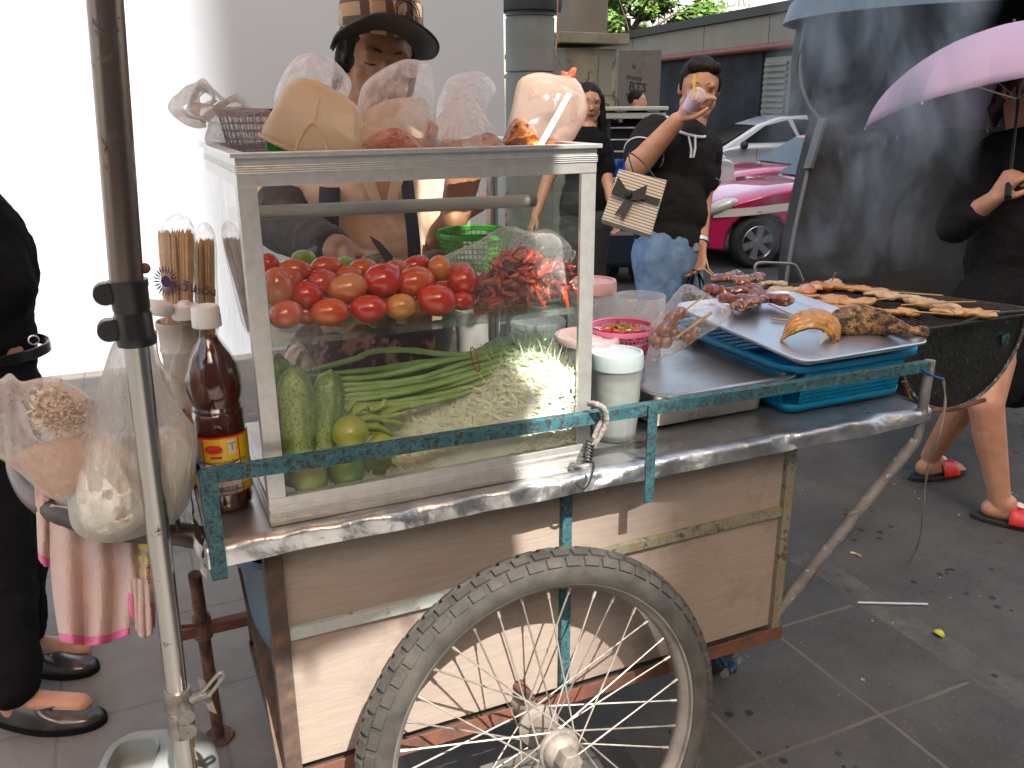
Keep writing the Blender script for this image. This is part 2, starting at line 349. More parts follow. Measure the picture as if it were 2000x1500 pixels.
# grey clad column and round concrete column in the background
def px_tube(u0,u1,D,z0,z1,name,m,par=None,n=32,prof=None):
    a=ad(u0,207,D); b=ad(u1,207,D); c=(a+b)/2; r=(a-b).length/2
    mb=MB(); mb.lathe(prof(r) if prof else [(r,z0),(r,z1)],n,(c.x,c.y,0),close=True); return obj(name,mb,m,par),c,r
t=thing('clad_column','grey metal clad column beside the right edge of the white hoarding','column',ad(1035,480,7.2))
o,c,r=px_tube(988,1082,7.2,-.25,1,'cladding',mat('cladding',(.22,.22,.20),.55,0,var=(.17,.17,.155),vscale=2),t,
   prof=lambda r:[(r,-.25)]+[p for z in (.3,.95,1.6,2.02) for p in ((r,z-.008),(r-.012,z-.004),(r-.012,z+.004),(r,z+.008))]+[(r,2.06)])
mb=MB(); mb.lathe([(r+.05,2.06),(r+.06,2.1),(r+.06,5.2)],32,(c.x,c.y,0),close=True); obj('column_head',mb,mat('dark_metal',(.04,.04,.045),.5),t)
t=thing('round_column','thick round concrete viaduct column behind the graffiti covered utility box','column',ad(1132,480,9.6))
px_tube(1086,1182,9.6,-.25,8.0,'shaft',mat('brown_concrete',(.22,.19,.15),.8,var=(.16,.14,.11),vscale=1.5,stretch=(1,1,.2)),t)
# utility box
M_ubox=mat('utility_box',(.27,.245,.175),.7,var=(.20,.18,.13),vscale=6,dirt=(.09,.085,.07),dscale=9,dr=(.56,.7),bump=.2)
cu_=ad(1142,500,8.2); RZ=Matrix.Rotation(-YAW+.45,3,'Z')
t=thing('utility_box','weathered grey utility box with graffiti scrawls and hazard stripes','utility box',(cu_.x,cu_.y,-.25))
H=ad(1142,92,8.2).z; W2=(ad(1072,207,8.2)-ad(1218,207,8.2)).length*.74
def ub(x,y,z): return Vector((cu_.x,cu_.y,0))+RZ@Vector((x,y,0))+Vector((0,0,z))
mb=MB(); mb.obox(ub(0,.2,(H-.05)/2-.1),(W2,.5,H-.05+.2+.0),RZ); obj('housing',mb,M_ubox,t,smooth=False,bevel=.01)
mb=MB(); mb.obox(ub(0,.2,H+.03),(W2+.16,.66,.09),RZ); obj('lid',mb,M_ubox,t,smooth=False,bevel=.008)
mb=MB(); mb.obox(ub(.14,-.055,H-.28),(.14,.012,.32),RZ); obj('hatch',mb,mat('hatch',(.2,.19,.16),.6),t,smooth=False,bevel=.003)
mb=MB(); mb.obox(ub(W2*.28,-.06,.18),(.3,.16,.85),RZ); obj('plinth',mb,M_conc,t,smooth=False,bevel=.01)
mb=MB()
for k in range(9):
    z=H-.75-k*.09; mb.prism([ub(.19,-.0535,z),ub(.30,-.0535,z+.07),ub(.30,-.0535,z+.12),ub(.19,-.0535,z+.05)],RZ@Vector((0,.002,0)))
obj('hazard_stripes',mb,mat('yellow',(.6,.36,.03),.5),t,smooth=False)
mb=MB(); rr=random.Random(3)
for k in range(26):
    x=rr.uniform(-.3,.33); z=H-.3-rr.random()*1.0; pts=[ub(x,-.055,z)]
    for j in range(5): pts.append(pts[-1]+RZ@Vector((rr.uniform(-.04,.05),0,0))+Vector((0,0,rr.uniform(-.07,.04))))
    mb.tube(pts,.004,5)
obj('graffiti',mb,mat('ink',(.02,.02,.02),.7),t,smooth=False)
# far wall running away
wd=Vector((math.sin(.12),math.cos(.12),0)); WA=ad(1562,207,16.5); nrm=Vector((-wd.y,wd.x,0))
def wz(v): return ad(1562,v,16.5).z
def wp(tt,z,o=0): return Vector((WA.x,WA.y,0))+wd*tt+nrm*o+Vector((0,0,z))
def wbox(mb,t0,t1,z0,z1,o0,o1): mb.prism([wp(t0,z0,o0),wp(t1,z0,o0),wp(t1,z0,o1),wp(t0,z0,o1)],(0,0,z1-z0)); return mb
t=thing('street_wall','long dark wall with beige cladding band and red pipe across the road','wall',wp(0,-.25))
M_beige=mat('beige_panel',(.20,.165,.12),.6,var=(.22,.19,.15),vscale=1.5)
M_slate=mat('slate_door',(.026,.028,.030),.9,spec=.1,var=(.042,.046,.050),vscale=1.2)
obj('wall_base',wbox(MB(),-8,19,-.3,wz(92),-.3,-.05),mat('dark_wall',(.035,.038,.04),.7),t,smooth=False)
T_=[-8,-4.5,-1.6,1.2,3.8,7.6,12,19]
for i in range(7): obj('cladding_panel',wbox(MB(),T_[i]+.015,T_[i+1]-.015,wz(82),wz(22),-.2,.03),M_beige,t,smooth=False)
obj('coping',wbox(MB(),-8,19,wz(22)+.005,wz(2),-.4,.12),mat('coping',(.045,.04,.035),.7),t,smooth=False)
mb=MB(); mb.tube([wp(-8,wz(87),.09),wp(19,wz(87),.09)],.075,12); obj('pipe',mb,mat('red_brown_pipe',(.19,.05,.03),.5),t)
for a0,a1 in ((-1.2,.35),(1.4,4.0),(4.08,7.2),(7.28,10.4)): obj('door_panel',wbox(MB(),a0,a1,-.2,wz(98),-.049,.0),M_slate,t,smooth=False)
fr=obj('louvre',wbox(MB(),.4,1.3,.2,wz(108),-.049,-.01),mat('louvre_frame',(.24,.22,.18),.6),t,smooth=False)
mb=MB()
for k in range(17):
    z=.26+k*(wz(108)-.3)/17; wbox(mb,.47,1.23,z,z+.06,.0,.06)
obj('slat',mb,mat('louvre_slat',(.16,.15,.13),.5),fr,smooth=False)
# graffiti panel with writing
g0=ad(1245,160,10.5); t=thing('graffiti_panel','grey concrete panel with spray painted letters BTS beside the utility box','wall panel',(g0.x,g0.y,-.25))
Mx=Matrix((RT0,Vector((FW.x,FW.y,0)).normalized(),Vector((0,0,1)))).transposed()
gp=lambda x,y,z: Vector((g0.x,g0.y,0))+Mx@Vector((x,y,0))+Vector((0,0,z))
mb=MB(); mb.obox(gp(.02,.1,.85),(.52,.2,2.25),Mx); obj('slab',mb,mat('pale_concrete',(.16,.155,.135),.8,dirt=(.1,.1,.09),dscale=5),t,smooth=False,bevel=.01)
for s,x,z,sz in (('BTS',.0,1.50,.14),('Imoxy',-.04,1.63,.08),('&',-.12,1.44,.06),('ls',-.05,1.76,.08)):
    mb=MB(); add_text(mb,s,sz,lambda a,b:gp(x+a*.96+b*.1,-.004,z+b-a*.12+ .0),bold=True); obj('painted_letters',mb,mat('spray',(.03,.03,.03),.8),t,smooth=False)
# far tree, facade with letters
def tree(name,label,c,r,h,leafc,n,seed,ls):
    rr=random.Random(seed); t=thing(name,label,'tree',(c.x,c.y,-.25))
    mb=MB(); mb.tube([(c.x,c.y,-.25),(c.x+.1,c.y,h*.35),(c.x-.05,c.y+.1,h*.7)],[.22,.16,.09],10)
    for k in range(7):
        a=rr.uniform(0,6.28); z0=h*rr.uniform(.35,.65); mb.tube([(c.x,c.y,z0),(c.x+math.cos(a)*r*.4,c.y+math.sin(a)*r*.4,z0+h*.12),(c.x+math.cos(a)*r*.75,c.y+math.sin(a)*r*.75,z0+h*.2)],[.08,.05,.02],6)
    obj('trunk',mb,mat('bark',(.12,.09,.06),.9,bump=.6),t)
    mb=MB(); cl=[(Vector((rr.gauss(0,.5),rr.gauss(0,.5),rr.gauss(0,.42))),rr.uniform(.16,.38)) for _ in range(26)]
    for k in range(n):
        b,q=rr.choice(cl); d=Vector((rr.gauss(0,1),rr.gauss(0,1),rr.gauss(0,1))).normalized()*q*rr.random()**.4
        p=Vector((c.x,c.y,h*.78))+Vector(((b.x+d.x)*r,(b.y+d.y)*r,(b.z+d.z)*h*.3)); s=ls*rr.uniform(.6,1.3)
        a=Vector((rr.gauss(0,1),rr.gauss(0,1),rr.gauss(0,.5))).normalized(); u=a.orthogonal().normalized()
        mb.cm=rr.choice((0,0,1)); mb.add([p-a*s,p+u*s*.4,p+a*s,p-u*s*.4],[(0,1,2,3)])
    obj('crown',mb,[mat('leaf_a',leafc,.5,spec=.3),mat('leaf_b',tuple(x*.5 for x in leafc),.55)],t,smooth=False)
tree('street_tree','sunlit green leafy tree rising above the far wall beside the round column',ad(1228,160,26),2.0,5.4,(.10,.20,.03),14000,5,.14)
fc=ad(1400,150,56); t=thing('far_building','pale sunlit building with raised roof letters TABURI far behind the wall','building',(fc.x,fc.y,-.25))
fp=lambda x,y,z: Vector((fc.x,fc.y,0))+Mx@Vector((x,y,0))+Vector((0,0,z))
mb=MB(); mb.obox(fp(0,3,4.0),(14,6,8.6),Mx); obj('facade',mb,mat('pale_facade',(.55,.55,.52),.6,var=(.4,.42,.42),vscale=.6),t,smooth=False)
zt_=ad(1400,3,56).z
mb=MB()
for k in range(26): mb.obox(fp(-5+k*.38,-.06,zt_-1.3),(.12,.1,1.4),Mx)
obj('rib',mb,mat('grey_rib',(.28,.29,.3),.6),t,smooth=False)
mb=MB(); add_text(mb,'TABURI',1.05,lambda a,b:fp(-1.6+a,-.16,zt_-.28+b),align='LEFT',bold=True); obj('roof_letters',mb,mat('white_letters',(.8,.8,.8),.5),t,smooth=False)
# big dark casing on the right, with its round hood
D0=4.6; dk=mat('dark_casing',(.020,.021,.022),.65,0,var=(.030,.031,.031),vscale=3,dirt=(.05,.05,.05),dscale=40,dr=(.66,.72),spec=.2)
c0=ad(1800,560,D0); t=thing('dark_pillar','huge dark metal pillar with curved left edge behind the grill and the pink umbrella','pillar',(c0.x,c0.y,0))
out=[(1578,-60),(1574,45),(1565,90),(1562,130),(1566,170),(1580,207),(1602,234),(1596,262),(1575,345),(1552,450),(1536,545),(1534,660),(2350,760),(2350,-60)]
back=Vector((FW.x,FW.y,0)).normalized()*.55+RT0*.12
mb=MB(); mb.prism([ad(u,v,D0) for u,v in out],back); obj('casing',mb,dk,t,smooth=False,bevel=.012)
edge=mat('worn_edge',(.13,.135,.14),.5,.3)
mb=MB(); mb.tube([ad(u,v,D0-.01) for u,v in out[1:7]],.009,8); obj('edge_strip',mb,edge,t)
mb=MB(); mb.tube([ad(u,v,D0-.01) for u,v in out[7:12]],.011,8); obj('edge_strip',mb,edge,t)
mb=MB(); mb.tube([ad(1582,60,D0-.05),ad(1560,110,D0-.06),ad(1556,150,D0-.06),ad(1563,175,D0-.05)],.004,6); obj('cable',mb,M_black,t)
mb=MB(); mb.bar(ad(1607,232,D0-.03),ad(1578,330,D0-.03),.05,.02,up=(0,1,0)); obj('bracket',mb,edge,t,smooth=False)
st=ad(1888,80,D0-.012); mb=MB(); mb.obox(st,(.14,.004,.085),Mx); s_=obj('sticker',mb,mat('sticker',(.22,.22,.22),.6),t,smooth=False)
hc=ad(1905,30,D0+.05); hz=ad(1545,38,D0).z; hr=(ad(1545,38,D0+.05)-hc).length
t=thing('round_hood','round blue grey metal hood over the top of the dark pillar','hood',(hc.x,hc.y,hz))
mb=MB(); mb.lathe([(.05,.5),(hr*.75,.33),(hr*.97,.1),(hr,0),(hr-.02,0),(hr*.95,.1),(hr*.74,.3),(.05,.45)],56,(hc.x,hc.y,hz),close=False); obj('shell',mb,mat('blue_grey_metal',(.10,.14,.17),.45,.2),t)
mb=MB(); mb.lathe([(.06,-.1),(.06,.5)],12,(hc.x,hc.y,hz),close=True); obj('stem',mb,dk,t)
# ---------------- vehicles ----------------
M_pink=mat("pink_paint",(.58,.008,.10),.22,coat=1,spec=.6); M_wpaint=mat('white_paint',(.55,.58,.62),.25,coat=1)
M_cglass=mat('car_glass',(.012,.014,.015),.12,spec=.35); M_tyre=mat('car_tyre',(.02,.02,.021),.8); M_alloy=mat('alloy',(.55,.55,.56),.3,.9); M_trim=mat('black_trim',(.012,.012,.013),.5)
def car(name,label,paint,loc,rz,sc,kind,stripe=None):
    t=thing(name,label,'car',(0,0,0),'cars on the road behind')
    h=0
    # local: nose x=0 to tail x=L, near side y=0 faces -y, width W
    Wd=1.66; ax0,ax1=.62,3.1; wr=.36
    def arch(cx): return [(cx+wr*math.cos(a),.3+wr*math.sin(a)) for a in [PI-k*PI/10 for k in range(11)]]
    if kind=='sedan': top=[(4.25,.95),(3.9,1.0),(3.3,1.0),(1.15,.93),(.75,.87),(.35,.76),(.1,.64),(0,.5)]; cab=[(1.55,.90),(2.2,1.34),(2.5,1.42),(3.1,1.41),(3.8,1.0)]
    else: top=[(3.75,1.0),(3.6,1.05),(1.0,.98),(.7,.93),(.3,.80),(.08,.68),(0,.5)]; cab=[(.55,.90),(1.35,1.36),(1.8,1.5),(2.4,1.53),(3.2,1.48),(3.65,1.03)]
    L=top[0][0]
    outl=[(0.02,.22),(ax0-wr,.2)]+arch(ax0)[1:-1]+[(ax0+wr,.2),(ax1-wr,.2)]+arch(ax1)[1:-1]+[(ax1+wr,.2),(L-.02,.25)]+top
    def P(x,y,z,ins=0): # plan rounding of nose and tail
        e=max(0,1-x/.7); e2=max(0,(x-L+.5)/.5)
        yy=y+(1 if y<Wd/2 else -1)*(.30*e*e+.15*e2*e2+ins); return Vector((x,yy,z))
    mb=MB(); ny=6; k=len(outl); vs=[]
    prof=[(0,.05,0),(.06,0,0),(.5,-.0,.012),(Wd-.5,0,.012),(Wd-.06,0,0),(Wd,.05,0)]
    for y,ins,ris in prof:
        for x,z in outl:
            zz=z+(ris if z>.6 else 0)-(.03 if ins else 0)*(1 if z>.6 else 0); q=P(x,max(.0,min(Wd,y)),zz); 
            vs.append(q)
    fs=[(j*k+i,(j+1)*k+i,(j+1)*k+(i+1)%k,j*k+(i+1)%k) for j in range(len(prof)-1) for i in range(k)]+[tuple(range(k)),tuple(range((len(prof)-1)*k,len(prof)*k))[::-1]]
    mb.add(vs,fs); obj('body',mb,paint,t,bevel=.03,ang=30)
    mb=MB(); kk=len(cab); vs=[]
    for y,ins in ((.06,0),(Wd-.06,0)):
        for x,z in cab:
            i_=(z-.9)*.36; vs.append(Vector((x,y+i_ if y<1 else y-i_,z)))
    mb.add(vs,[tuple(range(kk)),tuple(range(kk,2*kk))[::-1]]+[(i,i+kk,(i+1)%kk+kk,(i+1)%kk) for i in range(kk)]); obj('roof',mb,paint,t,bevel=.04,ang=30)
    def sidepane(pts,nm='window'):
        mb=MB(); vs=[Vector((x,.06+(z-.9)*.36-.012,z)) for x,z in pts]; mb.prism(vs,(0,.01,0)); return obj(nm,mb,M_cglass,t,smooth=False)
    if kind=='sedan': sidepane([(1.8,.98),(2.28,1.29),(2.5,1.35),(2.55,.99)]); sidepane([(2.61,.99),(2.57,1.35),(3.0,1.34),(3.45,1.0)])
    else: sidepane([(1.0,1.03),(1.5,1.34),(1.95,1.44),(2.15,1.05)]); sidepane([(2.22,1.05),(2.05,1.45),(2.9,1.44),(3.3,1.07)])
    x0,z0=cab[0];x1,z1=cab[1]; mb=MB(); mb.prism([Vector((x0+.06,.14,z0+.06)),Vector((x0+.06,Wd-.14,z0+.06)),Vector((x1,Wd-.26,z1-.02)),Vector((x1,.26,z1-.02))],(-.02,0,.014)); obj('windscreen',mb,M_cglass,t,smooth=False)
    mb=MB(); mb.ell((1.5 if kind=='sedan' else 1.0,-.07,1.0),(.07,.10,.075)); obj('mirror',mb,M_trim,t)
    for yy in (.09,Wd-.09):
        mb=MB(); mb.ell((.20,yy+(.12 if yy<1 else -.12),.70),(.22,.09,.075),Euler((0,R(-22),R(-24 if yy<1 else 24))).to_matrix()); obj('headlight',mb,mat('headlight',(.55,.57,.5),.1,spec=1,coat=1),t)
    for x in (ax0,ax1):
        for y,s in ((.12,1),(Wd-.12,-1)):
            mb=MB(); Mr=Matrix.Rotation(PI/2,3,'X'); mb.lathe([(.19,-.09),(.26,-.1),(.29,-.08),(.3,-.04),(.3,.04),(.29,.08),(.26,.1),(.19,.09)],32,(x,y,.3),Mr)
            wh=obj('wheel',mb,M_tyre,t)
            mb=MB(); mb.lathe([(.20,.085),(.19,.095),(.18,.06),(.185,-.05)],32,(x,y,.3),Mr)
            for q in range(6):
                a=q*PI/3+.3; c_,s_=math.cos(a),math.sin(a); mb.prism([Vector((x+c_*r_-s_*w_,y-.075*s,.3+s_*r_+c_*w_)) for r_,w_ in ((.02,-.03),(.185,-.045),(.185,.045),(.02,.03))],(0,.03*s,0))
            mb.lathe([(.001,.085),(.04,.085),(.045,.06)],16,(x,y,.3),Mr); obj('rim',mb,M_alloy,wh)
            mb=MB(); mb.lathe([(.001,.02),(.185,.02)],24,(x,y,.3),Mr); obj('brake_disc',mb,M_trim,wh)
    mb=MB(); mb.box((.0+.3,.02,.33),(.5,.021,.34)); 
    if stripe:
        z0,z1,m_=stripe; mb=MB()
        def sp(u,vv):
            x=.12+u*(L-.2); z=(z0+(z1-z0)*vv)+(0 if x>.9 else -(.9-x)*.10); q=P(x,0,z); return Vector((q.x,q.y-.006,q.z))
        mb.grid(sp,40,1); obj('side_stripe',mb,m_,t)
    for x in (1.28,2.3):
        mb=MB(); mb.box((x,-.004,.35),(x+.008,.002,.95)); obj('door_seam',mb,M_trim,t,smooth=False)
    mb=MB(); mb.box((1.55,-.02,.80),(1.72,.0,.83)); obj('door_handle',mb,paint,t,smooth=False,bevel=.006)
    # place: front wheel contact (ax0,.0,0) at loc
    t.scale=(sc,)*3; t.rotation_euler=(0,0,rz); Rm=Matrix.Rotation(rz,3,'Z'); t.location=Vector(loc)-Rm@Vector((ax0,.05,0))*sc
    return t
car('car','pink taxi with a white side stripe, nearest car, half behind the dark pillar',M_pink,az(1475,524,-.25),-.22,.87,'sedan',(.66,.75,mat('white_stripe',(.7,.68,.6),.4)))
car('car','pink taxi with a green side stripe, middle of the three cars',M_pink,az(1440,455,-.25),-.22,.86,'sedan',(.71,.80,mat('green_stripe',(.01,.16,.07),.4)))
car('car','white hatchback, farthest of the three cars behind the man',M_wpaint,az(1404,389,-.25),-.30,.92,'hatch')
# small three wheeler behind the man, between him and the utility box
p0=az(1232,400,-.25); p0=ad(1228,300,7.6); t=thing('three_wheeler','parked three wheeled cab with a pale roof and blue tarp behind the man','three wheeler',(p0.x,p0.y,-.25))
tp=lambda x,y,z: Vector((p0.x,p0.y,0))+Mx@Vector((x,y,0))+Vector((0,0,z))
zr_=ad(1228,212,7.6).z
mb=MB(); mb.obox(tp(.05,.5,zr_),(.55,1.1,.035),Mx); mb.obox(tp(.05,.5,zr_-.06),(.52,1.05,.05),Mx); obj('roof',mb,mat('pale_roof',(.45,.47,.44),.4),t,smooth=False,bevel=.008)
for x in(-.18,.28):
    for y in(.0,1.0): mb=MB(); mb.tube([tp(x,y,-.1),tp(x,y,zr_)],.014,8); obj('post',mb,M_trim,t)
mb=MB(); mb.obox(tp(.05,.3,zr_-.30),(.40,.06,.36),Mx); obj('seat',mb,M_trim,t,bevel=.02,smooth=False)
for k in range(3): mb=MB(); mb.tube([tp(-.18,0,zr_-.16-k*.1),tp(.28,0,zr_-.16-k*.1)],.008,6); obj('rail',mb,M_alu,t)
mb=MB(); mb.grid(lambda u,v: tp(-.2+.5*u,-.03+.03*math.sin(u*20+v*5),zr_-.42-.16*v),16,6); obj('tarp',mb,mat('blue_tarp',(.02,.09,.42),.4,bump=.6,bscale=20),t,solid=.004)
mb=MB(); mb.obox(tp(.05,.4,.1),(.5,.9,.35),Mx); obj('body',mb,mat('navy_body',(.01,.015,.03),.4),t,smooth=False,bevel=.05)
for x in(-.15,.25): mb=MB(); mb.lathe([(.1,-.05),(.2,-.05),(.22,-.02),(.22,.02),(.2,.05),(.1,.05)],20,tp(x,.3,-.03),Matrix.Rotation(PI/2,3,'Y')); obj('wheel',mb,M_tyre,t)
# white car nose beyond the hoarding edge
car('car','pale car glimpsed between the hoarding and the bag tied to the hook',M_wpaint,ad(1003,285,10.5),-.33,.9,'hatch').location.z=-.25
# litter on the pavement
def litter(name,label,cat,mb,m,**k): o=obj(name,mb,m,**k); tag(o,label,cat); return o
a_=az(1675,1177,.004);b_=az(1812,1180,.004); mb=MB(); mb.tube([a_,(a_+b_)/2,b_],.0034,10); litter('drinking_straw','pale blue drinking straw lying on the dark pavement','straw',mb,mat('straw',(.5,.55,.68),.4))
a_=az(1661,1079,.004);b_=az(1671,1081,.004);c_=az(1682,1086,.004); t=thing('cigarette_butt','short cigarette butt with orange filter on the pavement','cigarette butt',b_)
mb=MB(); mb.tube([a_,b_],.0035,10); obj('paper',mb,mat('paper',(.6,.58,.52),.7),t); mb=MB(); mb.tube([b_,c_],.0036,10); obj('filter',mb,mat('filter',(.55,.25,.08),.7),t)
p=az(1833,1240,.0); mb=MB(); mb.lathe([(.001,.013),(.010,.012),(.017,.006),(.018,0),(.015,.004),(.009,.009),(.001,.011)],20,(p.x,p.y,.001),Euler((.3,.4,.5)).to_matrix(),fn=lambda q,a,i:Vector((q.x*1.25,q.y*.8,q.z+q.x*q.x*9))); litter('lime_peel','squeezed yellow green lime peel on the dark pavement','lime peel',mb,mat('peel',(.5,.52,.03),.5,bump=.4,bscale=300))
mb=MB(); rr=random.Random(11)
for k in range(90):
    x=rr.uniform(.9,3.2) if k<60 else rr.uniform(-.9,-.1); y=rr.uniform(-.3,2.2); s=rr.uniform(.0015,.005)
    mb.obox((x,y,.0015),(s*1.8,s,.002),Matrix.Rotation(rr.random()*3,3,'Z'))
tag(obj('pavement_crumbs',mb,mat('crumb',(.4,.38,.33),.8),smooth=False),'tiny pale crumbs and grit scattered over the pavement','crumbs',kind='stuff')
# ================= FOOD CART =================
def Dof(u,v,Y): return (ay(u,v,Y)-CAM).dot(FW)
XE=az(1802,793,TZ).x; XL=-.088; YF=-.028; YB=.46
cart=thing('food_cart','street food cart with foil covered table, faded wooden side panels and one big spoked wheel','food cart',(.5,.2,0))
def fk(x,z): # crumples in the foil
    return noise.noise(Vector((x*16,z*30,3)))*.006+(1-abs(noise.noise(Vector((x*11,z*16,8))))*2)*.004+abs(noise.noise(Vector((x*40,z*60,2))))*.0022
M_sheet=mat('worn_sheet_metal',(.60,.61,.62),.36,.85,var=(.44,.42,.41),vscale=8,rvar=.12,bump=.25,bscale=18,bdist=.004)
mb=MB(); mb.grid(lambda u,v:Vector((XL+(XE-XL)*u,YF+(YB-YF)*v,TZ+.0012*noise.noise(Vector((u*14,v*8,0)))-.001)),90,30); obj('table_top',mb,M_sheet,cart)
mb=MB(); mb.box((XL,YF+.004,TZ-.022),(XE-.004,YB,TZ-.006)); obj('table_board',mb,mat('board',(.2,.15,.1),.8),cart,smooth=False)
def lip(u,v):
    x=XL-.004+(XE-XL+.006)*u; s=v*.042; 
    y=YF+.002-.007*math.sin(min(1,v*3)*PI/2); z=TZ+.002-max(0,v-.12)*.034*(1+.18*noise.noise(Vector((x*5,0,1))))
    if v==0: y=YF+.02; z=TZ+.001
    q=fk(x,z); return Vector((x,y-q*1.1*min(1,v*4),z+q*.4*min(1,v*4)))
mb=MB(); mb.grid(lip,420,9); obj('foil_edge',mb,M_foil,cart,ang=80)
mb=MB(); mb.grid(lambda u,v:Vector((XL-.004-abs(fk(YF+(YB-YF)*u,v*.05))*2.2,YF+(YB-YF)*u,TZ+.002-v*.05)),120,8); obj('foil_end',mb,M_foil,cart,ang=80)
mb=MB(); mb.grid(lambda u,v:Vector((XE+.002+abs(fk(YF+(YB-YF)*u,v*.05)),YF+(YB-YF)*u,TZ+.002-v*.04)),100,6); obj('foil_end',mb,M_foil,cart,ang=80)
# panels and frame
for x0,x1,z0,z1 in ((.010,.480,.578,.742),(.010,.480,.322,.560),(.500,.968,.590,.742),(.500,.968,.322,.572)):
    mb=MB(); mb.box((x0,.032,z0),(x1,.04,z1)); obj('side_panel',mb,M_panel,cart,smooth=False)
def ang(mb,x,z0,z1,wd=.026,y=.020,s=1):
    mb.box((x-wd/2,y,z0),(x+wd/2,y+.004,z1)); mb.box((x-wd/2 if s>0 else x+wd/2-.004,y+.004,z0),(x-wd/2+.004 if s>0 else x+wd/2,y+.03,z1)); return mb
M_postr=mat('rusty_angle',(.055,.04,.035),.8,var=(.12,.07,.045),vscale=30,dirt=(.2,.13,.09),dscale=30,dr=(.6,.7),bump=.6)
M_posty=mat('flaking_post',(.20,.16,.09),.7,var=(.22,.3,.26),vscale=30,dirt=(.1,.05,.03),dscale=30,dr=(.5,.6),bump=.5)
obj('post',ang(MB(),.000,.285,.745,.026),M_postr,cart,smooth=False); obj('post',ang(MB(),.489,.30,.745,.018),M_teal,cart,smooth=False)
obj('post',ang(MB(),.974,.30,.745,.02),M_posty,cart,smooth=False)
for x in (.0,.974):
    mb=MB(); mb.box((x-.012,.42,.285),(x+.012,.444,.745)); obj('post',mb,M_postr,cart,smooth=False)
mb=MB(); mb.box((.014,.022,.560),(.479,.034,.580)); obj('cross_strip',mb,M_greyrust,cart,smooth=False,bevel=.001)
mb=MB(); mb.box((.499,.022,.572),(.963,.034,.591)); obj('cross_strip',mb,M_posty,cart,smooth=False,bevel=.001)
M_rustb=mat('bare_rust',(.16,.06,.035),.85,var=(.09,.045,.035),vscale=40,bump=.6)
mb=MB(); mb.box((-.015,.0165,.292),(.99,.0195,.320)); mb.box((-.015,.0195,.292),(.99,.05,.295)); obj('bottom_rail',mb,M_rustb,cart,smooth=False)
mb=MB(); mb.box((-.015,.42,.292),(.99,.425,.32)); mb.box((-.015,.05,.292),(-.005,.42,.31)); mb.box((.98,.05,.292),(.99,.42,.31)); obj('bottom_rail',mb,M_postr,cart,smooth=False)
mb=MB(); mb.box((0,.05,.296),(.98,.42,.304)); obj('floor_board',mb,mat('floor_board',(.06,.05,.045),.9),cart,smooth=False)
mb=MB(); mb.box((.0,.425,.32),(.98,.432,.742)); mb.box((.972,.04,.32),(.979,.42,.742)); mb.box((.3,.045,.32),(.306,.425,.742)); obj('inner_panel',mb,mat('dark_ply',(.09,.07,.06),.8),cart,smooth=False)
mb=MB(); mb.bar((-.012,.43,.70),(-.012,.05,.31),.02,.004,up=(1,0,0)); mb.bar((-.03,.40,.735),(-.006,.12,.30),.02,.005,up=(1,0,0)); obj('brace',mb,M_postr,cart,smooth=False)
# guard rail
ZR=.88; x0r=ay(390,918,YF).x; x1r=ay(1820,703,YF).x; z0r=ay(390,918,YF).z; z1r=ay(1820,703,YF).z
def zr(x): return z0r+(z1r-z0r)*(x-x0r)/(x1r-x0r)
mb=MB(); mb.bar((x0r,YF-.006,zr(x0r)-.010),(x1r,YF-.006,zr(x1r)-.010),.019,.004); mb.bar((x0r,YF+.002,zr(x0r)-.002),(x1r,YF+.002,zr(x1r)-.002),.003,.012); obj('guard_rail',mb,M_teal,cart,smooth=False)
mb=MB(); mb.box((x0r-.002,YF-.0115,TZ-.045),(x0r+.019,YF-.0085,z0r+.0)); mb.box((x0r-.002,YF-.0085,TZ-.045),(x0r+.001,YF+.022,z0r)); obj('rail_post',mb,M_teal,cart,smooth=False)
xm=ay(1268,792,YF).x; mb=MB(); mb.box((xm-.009,YF-.0125,.70),(xm+.009,YF-.0095,zr(xm)-.002)); obj('rail_post',mb,M_teal,cart,smooth=False)
M_galv=mat('galvanised',(.22,.215,.21),.7,.3,var=(.12,.11,.105),vscale=30,dirt=(.35,.35,.34),dscale=60,dr=(.55,.65),bump=.4)
mb=MB(); mb.tube([(x1r-.004,YF,z1r),(x1r-.006,YF,TZ-.03),ay(1788,865,YF)],.010,12); obj('rail_post',mb,M_galv,cart)
pA=ay(1788,860,YF); pB=ay(1515,1198,.03); mb=MB(); mb.tube([pA,pB],.0125,14); obj('strut',mb,M_galv,cart)
mb=MB(); mb.tube([Vector((pA.x,.43,pA.z)),Vector((pB.x,.43,pB.z))],.0125,14); obj('strut',mb,M_galv,cart)
mb=MB(); mb.bar((x0r+.0,YB-.02,zr(x0r)-.01),(x0r,YF,zr(x0r)-.01),.02,.004); obj('guard_rail',mb,M_teal,cart,smooth=False)
mb=MB(); mb.box((x0r-.002,YB-.03,TZ-.04),(x0r+.002,YB-.01,z0r)); obj('rail_post',mb,M_teal,cart,smooth=False)
